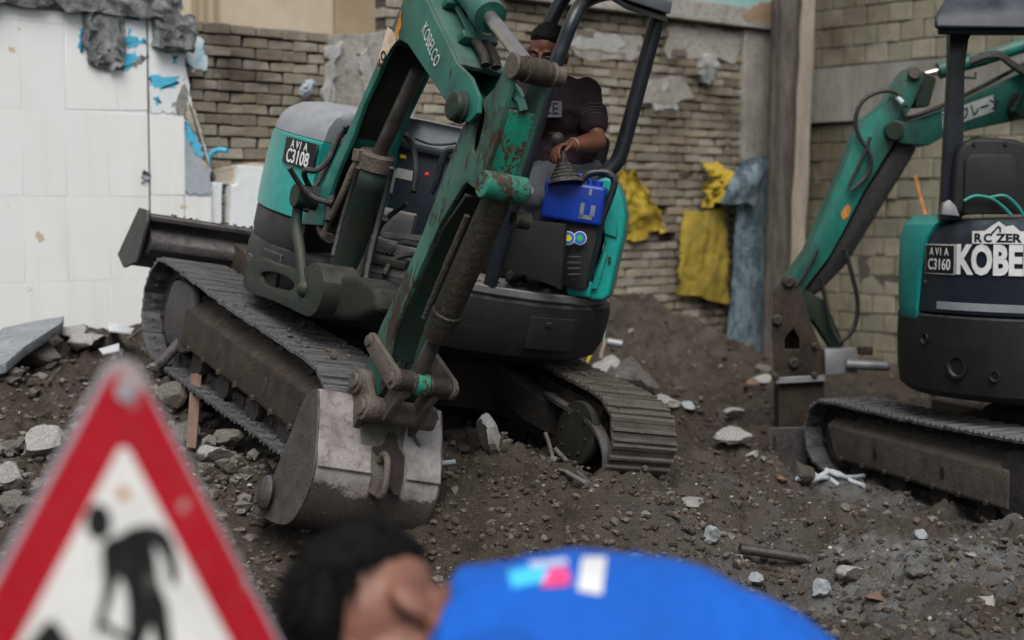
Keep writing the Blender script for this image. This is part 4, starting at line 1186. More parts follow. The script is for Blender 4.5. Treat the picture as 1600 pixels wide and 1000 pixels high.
mb = MB(); p = top_pt(668, 4, 1.2, -.585); mb.box(p, (.03, .13, .05), Matrix.Rotation(.9, 3, 'Y')); mb.build('pipe_clamp', M_['boom'], boom, .004, 1)
# stickers on the boom side
def side_text(name, body, p0, p1, size, mat, y, parent, sx=1, off=.002):
    a, b = pm(*p0, y), pm(*p1, y); u = (b - a).normalized(); v = Vector((0, -1, 0)).cross(u)
    Mx = Matrix((u, v, Vector((0, -1, 0)))).transposed().to_4x4(); c = (a + b) / 2; Mx.translation = Vector((c.x, y, c.z))
    return text_mesh(name, body, size, mat, parent, Mx, off, sx)
side_text('lettering', 'KOBELCO', (663, 45), (682, 97), .074, M_['paleletter'], yB0 - .0035, boom, .66, .0003)
mb = MB(); mb.prism(pxz([(606,42),(617,52),(627,18),(622,62),(612,74),(598,98),(592,108),(592,90)], yB0), yB0 - .002, yB0 + .001); mb.build('decal', M_['cream'], boom)
mb = MB(); mb.prism(pxz([(618,50),(627,18),(627,40),(620,64)], yB0), yB0 - .004, yB0 - .001); mb.build('decal', M_['orange'], boom)
side_text('lettering', 'KO', (590, 112), (604, 74), .07, M_['blackprint'], yB0 - .0045, boom, .7)
# boom cylinder ------------------------------------------------------------
yC = -.60
b0, b1, b2 = pm(528, 462, yC), pm(590, 238, yC), pm(652, 112, yC)
ax = (b1 - b0).normalized()
mb = MB(); Lb = (b1 - b0).length
mb.lathe([(-.02, .05), (-.0, .066), (.06, .070), (Lb - .16, .070), (Lb - .15, .076), (Lb - .10, .076), (Lb - .09, .070), (Lb - .07, .070)], b0, b1, 28)
mb.cyl(b0 + Vector((0, -.11, 0)), b0 + Vector((0, .13, 0)), .065, 20)
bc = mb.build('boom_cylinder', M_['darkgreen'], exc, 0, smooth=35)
mb = MB(); mb.lathe([(Lb - .075, .06), (Lb - .07, .078), (Lb - .01, .078), (Lb, .068), (Lb, .03)], b0, b1, 26); mb.build('gland', M_['pin'], bc, 0, smooth=35)
mb = MB(); mb.cyl(b1 - ax * .05, b2, .031, 20); mb.build('rod', M_['darkrod'], bc, 0)
mb = MB(); e = pm(566, 244, yC - .06)
mb.box(e, (.05, .07, .05)); mb.tube([e, pm(552, 262, yC - .08), pm(536, 300, yC - .09), pm(512, 352, yC - .09), pm(505, 370, yC - .09)], .015, 8, True, 4)
mb.build('pipe', M_['pin'], bc, .003, 1)
mb = MB(); mb.tube([pm(515, 372, yC - .08), pm(506, 366, yC - .08), pm(502, 352, yC - .08), pm(508, 340, yC - .07)], .022, 10, True, 4); mb.build('hose_elbow', M_['cyl'], bc, 0)
# hoses looping round the boom foot
for i, (pts, r, Y) in enumerate([([(545,202),(538,205),(525,222),(512,250),(495,266),(478,266),(476,276),(486,296)], .013, 6.55), ([(540,196),(548,220),(536,262),(520,300),(512,345)], .015, 6.5),
      ([(622,206),(640,218),(648,244),(650,270),(646,300)], .014, 6.62), ([(530,215),(520,240),(505,270),(488,300),(478,330)], .013, 6.6), ([(636,318),(618,330),(600,346),(585,362)], .012, 6.6), ([(648,216),(668,224),(690,226),(712,224)], .006, 6.9),
      ([(586,370),(574,400),(560,430),(548,452)], .018, 6.35), ([(600,340),(588,360),(580,392)], .02, 6.45), ([(612,262),(604,300),(590,352),(578,400),(570,444)], .012, 6.3), ([(560,262),(548,300),(532,352),(520,400)], .010, 6.22), ([(452,262),(470,290),(492,310),(520,318)], .012, 6.45), ([(600,430),(612,408),(640,398),(672,404)], .013, 6.5), ([(606,398),(628,380),(660,384),(690,372)], .012, 6.62)]):
    mb = MB(); mb.tube([L(x, y, Y + .05 * math.sin(k)) for k, (x, y) in enumerate(pts)], r, 8, True, 5); mb.build('hose', M_['rubber'], exc, 0)
# arm ------------------------------------------------------------------------
yA0, yA1 = -.685, -.540
side = [(800,80),(792,88),(785,112),(772,138),(752,158),(738,174),(722,200),(690,283),(662,360),(625,445),(595,508),(578,552),(566,588),(570,612),(590,620),(603,602),(606,560),(614,518),(652,430),(688,348),(722,292),(729,284),(740,294),(755,284),(764,250),(776,215),(790,165),(804,112),(808,90)]
slot = spline(V2(pxz([(752,168),(757,180),(750,215),(742,238),(736,232),(740,198)], yA0)), 3, True)
slot = [(p.x, p.y) for p in slot]
sp_ = pxz(side, yA0)
mb = MB(); mb.prism(sp_, yA0, yA0 + .018, 'y', [slot]); mb.prism(sp_, yA1 - .018, yA1, 'y', [slot])
arm = mb.build('arm', M_['arm'], exc, .004, 2)
mid = [(772,150),(752,172),(730,203),(697,285),(668,362),(630,447),(601,510),(586,555),(580,590),(594,598),(600,560),(608,518),(647,430),(683,348),(716,296),(735,286),(752,277)]
mb = MB(); rear = [Vector((v[0], 0, v[1])) for v in pxz([(760,158),(744,176),(730,203),(697,285),(668,362),(630,447),(601,510),(588,550)], yA0)]
strip(mb, rear, 1, .016, yA0 + .017, yA1 - .017)
front = [Vector((v[0], 0, v[1])) for v in pxz([(720,300),(683,354),(647,434),(608,520),(598,560)], yA0)]
strip(mb, front, 1, .016, yA0 + .017, yA1 - .017)
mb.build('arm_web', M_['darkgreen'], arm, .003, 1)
mb = MB(); ff = [Vector((v[0], 0, v[1])) for v in pxz([(786,168),(772,213),(759,250),(751,272)], yA0)]
strip(mb, ff, 1, .014, yA0 + .017, yA1 - .017); mb.build('front_plate', M_['armface'], arm, .002, 1)
# stiffening collar halfway and cylinder mount
mb = MB(); cm = pm(757, 288, yA0)
mb.cyl(cm + Vector((0, -.012, 0)), cm + Vector((0, .165, 0)), .05, 20); mb.build('cylinder_mount', M_['cylmount'], arm, .004, 1)
mb = MB(); mb.cyl(cm + Vector((.0, .165, 0)), cm + Vector((0, .19, 0)), .025, 8); mb.build('mount_bolt', M_['plate'], arm, .003, 1)
# head pin
hp = pm(804, 104, yA0); hpc = hp + Vector((0, .072, 0))
mb = MB(); mb.lathe([(0, .02), (0, .042), (.035, .042), (.036, .047), (.075, .047), (.076, .043), (.077, .047), (.115, .047), (.116, .043), (.140, .043), (.140, .02)], hp + Vector((0, .004, 0)), hp + Vector((0, .145, 0)), 26)
mb.build('head_pin', M_['cyl'], arm, 0, smooth=30)
for y in (yA0 - .012, yA1):
    mb = MB(); mb.prism(circ(hp.x, hp.z, .045, 20), y, y + .012)
    if y == yA1: mb.prism(circ(hp.x, hp.z, .036, 20), yA1 + .010, yA1 + .05)
    mb.build('pin_boss', M_['pin'], arm, .003, 1)
mb = MB(); p = pm(796, 142, yA0 + .03); mb.tube([p, p + Vector((.04, .03, -.03)), p + Vector((.055, .04, -.06))], .02, 8); mb.build('hose_end', M_['boom'], arm, 0)
# arm cylinder
g0 = hpc; gl = pm(762, 22, -.60); dr = (gl - g0).normalized(); Lc = (gl - g0).length
mb = MB(); mb.lathe([(Lc - .03, .04), (Lc - .03, .062), (Lc + .03, .066), (Lc + .04, .066), (Lc + .05, .06), (Lc + .65, .06), (Lc + .7, .05)], g0, gl, 26)
ac = mb.build('arm_cylinder', M_['boom'], exc, 0, smooth=35)
mb = MB(); mb.cyl(g0 + dr * .035, gl, .0275, 24); mb.build('rod', M_['chrome'], ac, 0)
# bucket cylinder on the front of the arm
yK = -.60
k0, k1, k2 = pm(782, 298, yK), pm(681, 527, yK), pm(657, 578, yK)
Lk = (k1 - k0).length; kd = (k1 - k0).normalized()
mb = MB(); mb.lathe([(-.03, .03), (-.02, .045), (.03, .050), (.05, .053), (Lk - .12, .053), (Lk - .115, .057), (Lk - .03, .057), (Lk, .050), (Lk, .03)], k0, k1, 28)
kc = mb.build('bucket_cylinder', M_['cyl'], exc, 0, smooth=35)
mb = MB(); mb.cyl(k1 - kd * .03, k2, .030, 20); mb.build('rod', M_['darkrod'], kc, 0)
mb = MB(); o_ = Vector((0, -.085, 0)); mb.tube([k0 + o_ + kd * .12, k0 + o_ + kd * .3, k0 + o_ * .95 + kd * (Lk - .08)], .011, 8); p = k0 + Vector((.05, .07, 0)) + kd * .1; mb.cyl(p, p + Vector((.0, .06, 0)), .03, 12)
mb.build('pipe', M_['cyl'], kc, 0)
# bucket linkage
t0, t1 = pm(616, 586, -.705), pm(616, 586, -.705); t1 = t0 + Vector((0, .215, 0))
mb = MB(); mb.lathe([(0, .02), (0, .043), (.06, .043), (.061, .038), (.066, .038), (.067, .043), (.135, .043), (.136, .038), (.141, .043), (.215, .043), (.215, .02)], t0, t1, 22)
tp_ = mb.build('link_pin', M_['cyl'], exc, 0, smooth=30)
mb = MB(); mb.lathe([(.075, .0445), (.128, .0445)], t0, t1, 22); mb.build('paint_band', M_['armface'], tp_, 0)
def linkplate(a, b, r0, r1, y, th):
    """flat link between two pins in an xz plane"""
    d = Vector((b.x - a.x, 0, b.z - a.z)).normalized(); n_ = Vector((-d.z, 0, d.x)); pts = []
    ang = math.atan2(d.z, d.x)
    pts += [(a.x + r0 * math.cos(ang + math.pi / 2 + math.pi * i / 8), a.z + r0 * math.sin(ang + math.pi / 2 + math.pi * i / 8)) for i in range(9)]
    pts += [(b.x + r1 * math.cos(ang - math.pi / 2 + math.pi * i / 8), b.z + r1 * math.sin(ang - math.pi / 2 + math.pi * i / 8)) for i in range(9)]
    m = MB(); m.prism(pts, y, y + th); return m
pa = pm(581, 528, -.70)
for y in (-.725, -.475):
    m = linkplate(pa, t0, .035, .042, y, .022); m.cyl((pa.x, y - .012, pa.z), (pa.x, y + .034, pa.z), .022, 12); m.cyl((t0.x, y - .014, t0.z), (t0.x, y + .036, t0.z), .024, 12); m.build('guide_link', M_['pin'], exc, .004, 2)
pl = pm(578, 634, -.73)
for y in (-.675, -.545):
    m = linkplate(t0, pl, .04, .04, y, .03); m.build('bucket_link', M_['pin'], exc, .005, 2)
# bucket -----------------------------------------------------------------------
BUCKET_CRUST_Z = pm(500, 768, -.885).z
M_['bucket'] = bucket_mat()
M_['bucket_side'] = rusty('dirt_caked_bucket_side', (.038, .035, .032), (.075, .068, .062), (.022, .02, .018), 2.5, .85, .1, .3)
M_['bucket_recess'] = rusty('dirty_olive_bucket_steel', (.075, .075, .062), (.115, .115, .10), (.045, .038, .03), 3, .85, .1, .2)
M_['oilstain'] = plain('dark_oil_soaked_crust', (.022, .016, .014), .7, 0, .4, 20, 0, .3)
yK0, yK1 = -.885, -.330
prof_px = [(488,610),(497,607),(499,640),(500,700),(497,745),(482,795),(460,822),(418,806)]
lip_px = [(418,806),(432,768),(456,692),(480,616)]
bp = pxz(prof_px, yK0)
back = [Vector((p[0], 0, p[1])) for p in bp]
backs = [back[0]] + spline(back[1:], 4)
mb = MB(); strip(mb, backs, -1, .014, yK0 + .001, yK1 - .001)
bkt = mb.build('bucket', M_['bucket'], exc, .003, 1)
sidep = [(p.x, p.z) for p in backs] + pxz(lip_px[1:], yK0)[0:3]
for y in (yK0 - .002, yK1 - .012):
    mb = MB(); mb.prism(sidep, y, y + .014); mb.build('side_plate', M_['bucket_side'], bkt, .003, 1)
e0, e1 = backs[-1], backs[-2]; dcut = (e0 - e1).normalized()
mb = MB(); nrm = Vector((-dcut.z, 0, dcut.x))
mb.loft([[Vector((q.x, y, q.z)) for q in (e1, e0 + dcut * .03, e0 + dcut * .03 + nrm * .018, e1 + nrm * .018)] for y in (yK0 - .02, yK1 + .02)])
mb.build('cutting_edge', M_['blade'], bkt, .003, 1)
for i in range(4):
    y = yK0 + .05 + i * (yK1 - yK0 - .1) / 3
    mb = MB(); mb.loft([[Vector((q.x, y + dy * k, q.z)) for q, dy in ((e0, -1), (e0, 1), (e0 + nrm * .03, 1), (e0 + nrm * .03, -1))] if j == 0 else [Vector(((e0 + dcut * .12).x, y + dy * k, (e0 + dcut * .12).z + dz)) for dy, dz in ((-1, 0), (1, 0), (1, .012), (-1, .012))] for j, k in enumerate((.03, .018))])
    mb.build('tooth', M_['blade'], bkt, .004, 1)
# stiffening plates on the back sheet, left and right of the recess
bn = (backs[1] - backs[3]).normalized()
def bpt(t, off):    # along the back sheet from the top edge, off outwards
    a, b = back[1], back[3]
    p = a + (b - a) * t; q = (b - a).normalized(); return p + Vector((-q.z, 0, q.x)) * off
for (ya, yb_) in ((yK0 + .006, yK0 + .235), (yK1 - .165, yK1 - .008)):
    sgn = -1
    mb = MB()
    for (ta, tb) in ((.0, .50), (.515, 1.3)):
        q = [bpt(ta, 0), bpt(tb, 0)]
        mb.loft([[Vector((p.x, ya, p.z)), Vector((p.x, yb_, p.z)), Vector((p.x, yb_, p.z)) + nn, Vector((p.x, ya, p.z)) + nn] for p, nn in ((q[0], bpt(0, .006) - bpt(0, 0)), (q[1], bpt(0, .006) - bpt(0, 0)))])
    mb.build('back_plate', M_['bucket'], bkt, .003, 1)
# ears
ea = pm(551, 590, -.76); eb = pm(575, 632, -.73)
bt0, bt1 = bpt(-.02, -.01), bpt(.62, -.012)
for y, nm in ((-.735, 'ear'), (-.49, 'ear')):
    ang = math.atan2(eb.z - ea.z, eb.x - ea.x)
    pts = [(ea.x + .052 * math.cos(t), ea.z + .052 * math.sin(t)) for t in [ang + math.pi * (.5 + i / 10) for i in range(11)]]
    outl = [(backs[1].x - .03, backs[1].z - .0)] + [(bt1.x, bt1.z)] + [(eb.x + .05 * math.cos(t), eb.z + .05 * math.sin(t)) for t in [ang - math.pi * .55 + math.pi * (i / 9) * .9 for i in range(10)]] + pts[:6] + [(backs[1].x - .02, backs[1].z + .02)]
    mb = MB(); mb.prism(outl, y, y + .028)
    for c in (ea, eb): mb.cyl((c.x, y - .018, c.z), (c.x, y + .046, c.z), .05, 20)
    mb.build(nm, M_['pin'], bkt, .004, 2)
for c in (ea, eb):
    mb = MB(); mb.lathe([(0, .01), (0, .032), (.29, .032), (.29, .01)], (c.x, -.765, c.z), (c.x, -.43, c.z), 18); mb.cyl((c.x, -.700, c.z), (c.x, -.50, c.z), .048, 18); mb.build('bucket_pin', M_['pin'], bkt, .003, 1)
# frame lying in the back sheet: x across, y up the sheet, z out of it
u_ = (back[1] - back[4]).normalized(); w_ = bpt(0, -1) - bpt(0, 0)
if w_.dot(MXi @ Vector((0, 0, EYE)) - back[2]) < 0: w_ = -w_
BM = Matrix((Vector((0, 1, 0)), u_, w_)).transposed().to_4x4(); BM.translation = back[3]
def bq(px, py, off=0.0):
    p = on_plane(px, py, MX @ BM, 2, off); return BM @ Vector((p.x, p.y, off))
def bpatch(name, pts, off, th, mat, k=4, amp=.006, seed=1):
    q = blob_poly([tuple(on_plane(x, y, MX @ BM, 2, off).xy) for x, y in pts], k, amp, seed)
    mb = MB(BM); mb.prism(q, off - th, off, 'z'); return mb.build(name, mat, bkt, .002, 1)
bpatch('recess_plate', [(568,640),(640,652),(634,742),(570,730)], .003, .02, M_['bucket_recess'], 3, .002, 2)
bpatch('oil_stain', [tuple(v) for v in spline(V2([(588,694),(604,686),(612,668),(624,668),(630,688),(640,706),(640,750),(628,764),(612,736),(600,708)]), 4, True)], .0085, .004, M_['oilstain'], 1, .002, 3)
# lifting hook
hk = bq(602, 733, .012) - Vector((0, -.585, 0)); mb = MB()
mb.tube([hk + Vector((0, -.585, 0)) + u_ * a + w_ * b for a, b in ((.05, -.01), (.07, .03), (.03, .06), (-.05, .055), (-.09, .03), (-.085, .0), (-.06, .0))], .014, 10, True, 4)
mb.box(hk + Vector((0, -.585, 0)) + u_ * -.045 + w_ * .0, (.06, .055, .07)); mb.build('lifting_hook', M_['pin'], bkt, .003, 1)
mb = MB(); p = L(640, 638, 6.0)
mb.tube([L(662, 612, 6.0), L(672, 628, 5.98), L(688, 640, 5.97), L(664, 634, 5.99), L(654, 640, 6.0), L(652, 668, 6.02), L(664, 684, 6.02)], .008, 6, True, 3); mb.build('safety_wire', M_['pin'], bkt, 0)
mb = MB(); mb.ball(pm(428, 772, yK0 - .03), .06, 14, 8, (1, .35, 1.2)); mb.build('side_cutter', M_['blade'], bkt, 0)

# the whole bucket end hangs a little more askew than the machine
_p = pm(497, 608, -.885); ROLL = Matrix.Translation(_p) @ Matrix.Rotation(rad(-4.5), 4, 'X') @ Matrix.Translation(-_p)
for o in list(exc.children):
    if o.name.split('.')[0] in ('bucket', 'link_pin', 'guide_link', 'bucket_link', 'safety_wire'):
        o.matrix_local = ROLL
# operator station ------------------------------------------------------------
seatM = TU @ Matrix.Translation((.02, .47, 0))
mb = MB(seatM); mb.box((.02, 0, 1.10), (.46, .46, .10)); mb.box((-.23, 0, 1.34), (.11, .44, .46), Matrix.Rotation(-.18, 3, 'Y'))
st = mb.build('seat', M_['seat'], exc, .045, 4)
mb = MB(seatM); mb.box((.02, 0, .95), (.48, .44, .22)); mb.build('seat_base', M_['seat'], exc, .02, 2)
# black panel in front of the operator's shins
mb = MB(MXi); q_ = [at(x, y, Y) for x, y, Y in ((790,340,6.62),(884,350,6.66),(876,452,6.64),(779,415,6.60))]; mb.loft([q_, [p + Vector((.01, .03, 0)) for p in q_]]); mb.build('front_panel', M_['deepblack'], exc, .006, 2)
# left console with lever and bellows
mb = MB(); lbox(mb, 902, 390, 6.92, (.32, .19, .32), -.70); con = mb.build('console', M_['black'], exc, .02, 2)
for px in (888, 906):
    for r_, m, d in ((.030, 'white', .0), (.027, 'stickblue', .002), (.014, 'stickgreen' if px == 906 else 'yellow', .004)):
        p = at(px, 372, 6.72 - d); mb = MB(MXi); n_ = Vector((-.1, -1, .0)).normalized(); mb.cyl(p, p + n_ * .002, r_, 20); mb.build('sticker', M_[m], con)
mb = MB(MXi)
for i in range(4):
    p = at(897, 402 + i * 9, 6.715); mb.box(p, (.06, .01, .010))
mb.build('louvre', M_['rubber'], con, .002, 1)
lv = L(884, 287, 6.72)
mb = MB(); top = L(880, 246, 6.74)
dv = top - lv
prof = [(0, .078)]
for i in range(5):
    prof += [(.012 + i * .017, .076 - i * .0095), (.02 + i * .017, .066 - i * .0095)]
prof += [(.10, .018), (.17, .014)]
mb.lathe(prof, lv, top, 20); mb.build('lever_bellows', M_['rubber'], exc, 0, smooth=45)
mb = MB(); mb.tube([top, L(872, 226, 6.74)], .011, 8); mb.ball(L(871, 219, 6.74), .028, 12, 8, (1, 1, 1.3)); mb.build('control_lever', M_['rubber'], exc, 0)
mb = MB(); mb.tube([L(*p, 6.78) for p in [(874,452),(881,400),(890,350),(903,296),(916,274),(936,269),(952,272),(960,286),(950,318),(938,348),(935,362)]], .0165, 10, True, 5); mb.build('grab_rail', M_['rops'], exc, 0)
mb = MB(); mb.tube([L(*p, 6.9) for p in [(672,302),(682,282),(692,248),(700,236),(716,234)]], .018, 8, True, 4); mb.build('grab_rail', M_['rops'], exc, 0)
mb = MB(); mb.ball(L(667, 273, 6.9), .012, 8, 6); mb.build('lever_knob', M_['red'], exc, 0)
# teal side cover with its sunk panel
def ypoly(mbx, pts, Y, d, holes=()):
    """outline given by pixels on the upright plane Y, d metres thick, written in the excavator's frame"""
    q = [(p.x, p.z) for p in (at(*t, Y) for t in pts)]
    hq = [[(p.x, p.z) for p in (at(*t, Y) for t in h)] for h in holes]
    mbx.M = MXi; mbx.prism(q, Y, Y + d, 'y', hq); return mbx
mb = MB(); cov = [(932,282),(944,277),(956,279),(966,292),(973,312),(977,338),(974,366),(966,398),(958,432),(951,462),(942,469),(926,469),(915,464),(918,448),(934,410),(945,380),(938,345),(934,312)]
mb.M = MXi
qa = [at(*t, 6.93) for t in cov]; qb = [at(800 + (t[0] - 800) * 1.0, t[1], 7.2) + Vector((.02, 0, 0)) for t in cov]
mb.loft([qa, qb]); sc_ = mb.build('side_cover', M_['teal'], exc, .022, 4)
mb = MB(); ypoly(mb, [(934,296),(946,305),(966,350),(964,372),(944,366)], 6.915, .03); mb.build('cover_panel', M_['teal'], sc_, .004, 1)
mb = MB(); ypoly(mb, [(921,452),(936,412),(944,392),(950,396),(934,452)], 6.90, .05); mb.build('cover_fin', M_['teal'], sc_, .008, 2)
mb = MB(); ypoly(mb, [(884,440),(926,440),(922,466),(886,461)], 6.84, .2); mb.build('step_cover', M_['teal'], exc, .012, 3)
mb = MB(); ypoly(mb, [(951,400),(955,402),(955,411),(951,412)], 6.918, .02); mb.build('cover_latch', M_['rust'], sc_, .001, 1)
# canopy: roof, front tube, rear posts
mb = MB(); mb.tube([L(*p, 7.06) for p in [(1031,12),(1024,40),(1005,110),(975,222),(964,252),(948,268),(928,274),(904,276)]], .036, 10, True, 4); mb.build('canopy_post', M_['rops'], exc, 0)
mb = MB(); mb.tube([L(960, -12, 6.75), L(932, -6, 6.65), L(908, 8, 6.55), L(892, 38, 6.5), L(880, 70, 6.5), L(866, 108, 6.5), L(820, 262, 6.52), L(778, 400, 6.58), L(766, 446, 6.6)], .031, 12, True, 5); mb.build('canopy_post', M_['rops'], exc, 0)
mb = MB(); mb.tube([L(905, -40, 7.35), L(880, -2, 7.35), L(855, 45, 7.35), L(800, 180, 7.4), L(760, 300, 7.42)], .036, 10, True, 3); mb.build('canopy_post', M_['rops'], exc, 0)
mb = MB(MXi); rp = [at(864, -70, 6.42), at(985, 4, 6.5), at(1047, 24, 7.05), at(1040, 8, 7.5), at(880, -60, 7.6)]
mb.loft([[p for p in rp], [p + Vector((.012, 0, .07)) for p in rp]]); mb.build('canopy_roof', M_['hood'], exc, .02, 3)
mb = MB(MXi); rq = [p + Vector((-.01, .02, -.03)) for p in rp]; mb.loft([rq, [p + Vector((0, 0, .028)) for p in rq]]); mb.build('canopy_frame', M_['rops'], exc, .008, 2)
M_['canprint'] = plain('faded_grey_can_print', (.12, .14, .18), .6, 0, .4, 30, 0, 0)
# the blue oil can rides beside the seat: a thing of its own
can = empty('oil_can', Matrix.Translation(at(893, 346, 6.80)) @ Matrix.Rotation(rad(-98 + 90), 4, 'Z') @ Matrix.Rotation(rad(9), 4, 'Y'))
tag(can, 'blue plastic oil can wedged beside the operator', 'oil can')
mb = MB(); mb.box((0, 0, .085), (.27, .16, .175)); cb_ = mb.build('can_body', M_['bluecan'], can, .02, 3)
mb = MB(); mb.tube([(-.07, 0, .165), (-.05, 0, .20), (.04, 0, .20), (.06, 0, .165)], .013, 8, True, 4); mb.build('handle', M_['bluecan'], can, 0)
mb = MB(); mb.cyl((.09, 0, .165), (.09, 0, .195), .022, 14); mb.build('cap', M_['bluecan'], can, .003, 1)
for x, z, w, h_ in ((.045, .045, .018, .07), (.065, .02, .055, .018), (.092, .05, .02, .05), (.07, .13, .012, .03)):
    mb = MB(); mb.box((x, -.0815, z + .01), (w, .002, h_)); mb.build('label_print', M_['canprint'], can)
# ------------------------------------------------------------ the parked excavator on the right, seen from its round tail
NX = frame(Vector((2.90, 8.0, -.03)), rad(107.5))
NXi = NX.inverted()
ex2 = empty('excavator', NX)
tag(ex2, 'parked teal excavator with hydraulic breaker, turning its round dark tail to us', 'excavator')
build_track(ex2, .51, .85, M_['shoe'])
build_track(ex2, -.85, -.51, M_['shoe'])
build_track_frame(ex2, 1, .51, .85, M_['rusttan'])
build_track_frame(ex2, -1, -.51, -.85, M_['rust'])
mb = MB(); mb.box((0, 0, .33), (.85, .9, .26)); mb.lathe([(0, .42), (.1, .42), (.13, .36), (.25, .36)], (0, 0, .40), (0, 0, .65), 28)
mb.build('centre_frame', M_['chain'], ex2, .02, 2)
def L2(px, py, Y): return NXi @ at(px, py, Y)
def yp2(pts, Y, d, holes=()):
    m = MB(NXi)
    q = [(p.x, p.z) for p in (at(*t, Y) for t in pts)]
    hq = [[(p.x, p.z) for p in (at(*t, Y) for t in h)] for h in holes]
    m.prism(q, Y, Y + d, 'y', hq); return m
R2 = .86
full = arc_pts(R2, 0, 360, 97)[:-1]
def ring2(r, z): return [Vector((x * r / R2, y * r / R2, z)) for x, y in full]
mb = MB(); mb.loft([ring2(.62, .60), ring2(.80, .615), ring2(.845, .65), ring2(.858, .75), ring2(.862, .90), ring2(.858, 1.02), ring2(.85, 1.03)])
cw = mb.build('counterweight', M_['black'], ex2, 0, smooth=35)
sect = arc_pts(R2, 82, 285, 70) + [(.15, -.75), (.1, .6)]
def srings(k, z, cx=-.2, cy=0): return [Vector((cx + (x - cx) * k, cy + (y - cy) * k, z)) for x, y in sect]
mb = MB(); mb.loft([srings(.975, 1.032), srings(.995, 1.045), srings(.995, 1.30), srings(.985, 1.42), srings(.955, 1.475), srings(.90, 1.50), srings(.6, 1.515)])
tc2 = mb.build('tail_cover', M_['navy'], ex2, 0, smooth=40)
def cylq2(a0, a1, z0, z1, r, d=.012, n=12):
    rs = []
    for i in range(n):
        a = a0 + (a1 - a0) * i / (n - 1); c, s_ = math.cos(a), math.sin(a)
        rs.append([Vector((c * r, s_ * r, z0)), Vector((c * r, s_ * r, z1)), Vector((c * (r - d), s_ * (r - d), z1)), Vector((c * (r - d), s_ * (r - d), z0))])
    return rs
# teal corner cover at its left edge
mb = MB()
rings = []
aE = math.degrees(on_cyl(1440, 420, NX, R2)[0]) % 360
for z, k, a1 in ((1.0, 1.0, aE - 3), (1.06, 1.012, aE - 2), (1.25, 1.015, aE), (1.40, 1.01, aE + 2.5), (1.48, .985, aE + 6), (1.525, .93, aE + 9), (1.53, .86, aE + 11)):
    o_ = arc_pts(R2 * k, 68, a1, 14); i_ = arc_pts(R2 * k - .10, a1, 68, 14)
    rings.append([Vector((x, y, z)) for x, y in o_ + i_])
mb.loft(rings); mb.build('side_cover', M_['teal'], ex2, .008, 2, smooth=45)
def az2(px, py, r=R2): return on_cyl(px, py, NX, r)
def bend2(az0, z0, r, shear=0.0):
    def f(p):
        a = az0 + p.x / r
        return Vector((math.cos(a) * (r + p.z), math.sin(a) * (r + p.z), z0 + p.y))
    return f
# reflective stripe, screws, exhaust opening
s0, s1 = az2(1464, 463), az2(1600, 478)
mb = MB(); mb.loft(cylq2(s0[0], s0[0] + 1.25, 1.060, 1.098, .8625)); mb.build('stripe', M_['hood'], tc2, .001, 1)
for (px, py, r) in ((1496, 573, .052), (1555, 588, .024), (1446, 529, .026)):
    a, z = az2(px, py); n_ = Vector((math.cos(a), math.sin(a), 0)); p = n_ * .835 + Vector((0, 0, z))
    mb = MB(); mb.lathe([(0, r * .8), (.03, r), (.036, r * 1.15), (.036, r * .9), (.010, r * .75), (.008, .001)], p, p + n_ * .04, 20); mb.build('socket', M_['rubber'], cw, 0)
for (px, py) in ((1444, 442),):
    a, z = az2(px, py); n_ = Vector((math.cos(a), math.sin(a), 0)); p = n_ * .85 + Vector((0, 0, z)); mb = MB(); mb.cyl(p, p + n_ * .012, .016, 12); mb.build('bolt', M_['rubber'], tc2, .002, 1)
# number plate and lettering
a, z = az2(1468, 405); mb = MB(); mb.loft(cylq2(a - .125, a + .125, z - .075, z + .075, .864, .008)); npl2 = mb.build('number_plate', M_['whiteworn'], tc2, .001, 1)
mb = MB(); mb.loft(cylq2(a - .118, a + .118, z - .069, z + .069, .8655, .008)); mb.build('plate_face', M_['blackprint'], npl2, 0)
text_mesh('lettering', 'A V1 A', .054, M_['white'], npl2, None, .0003, .76, bend2(a, z + .036, .8665), space=1.12)
text_mesh('lettering', 'C3160', .078, M_['white'], npl2, None, .0006, .78, bend2(a, z - .028, .8665))
a, z = az2(1495, 393)
text_mesh('lettering', 'KOBELCO', .192, M_['white'], tc2, None, .0085, .72, bend2(a, z - .045, .8665), 'LEFT')
a, z = az2(1520, 374)
BS = .58
def flat2(name, pts, mat, r, parent):
    me_ = MB(); f = bend2(a, z, r)
    n = len(pts)
    me_.add([f(Vector((x * BS, y * BS, 0))) for x, y in pts] , [tuple(range(n))]); return me_.build(name, mat, parent, 0, smooth=0)
for i in range(12):     # white badge built in narrow vertical strips so that it follows the round cover
    x0, x1 = i * .06, (i + 1) * .06
    def top(x): return .070 + (.085 * max(0, 1 - abs(x - .235) / .12)) + (.05 if .30 < x < .42 else 0) * max(0, 1 - abs(x - .36) / .06)
    flat2('badge', [(x0, -.035), (x1, -.035), (x1, top(x1)), (x0, top(x0))], M_['white'], .8655, tc2)
text_mesh('lettering', 'R', .056, M_['blackprint'], tc2, None, .002, 1.2, bend2(a + .036, z + .006, .8668))
text_mesh('lettering', 'C', .056, M_['blackprint'], tc2, None, .002, 1.1, bend2(a + .098, z + .006, .8668))
text_mesh('lettering', 'ZER', .056, M_['blackprint'], tc2, None, .002, 1.2, bend2(a + .150, z + .006, .8668), 'LEFT')
for pts in ([(.165,.045),(.235,.115),(.245,.108),(.178,.035)], [(.235,.118),(.262,.098),(.262,.06),(.247,.06),(.247,.09),(.228,.105)]):
    flat2('badge_mark', pts, M_['navy'], .8672, tc2)
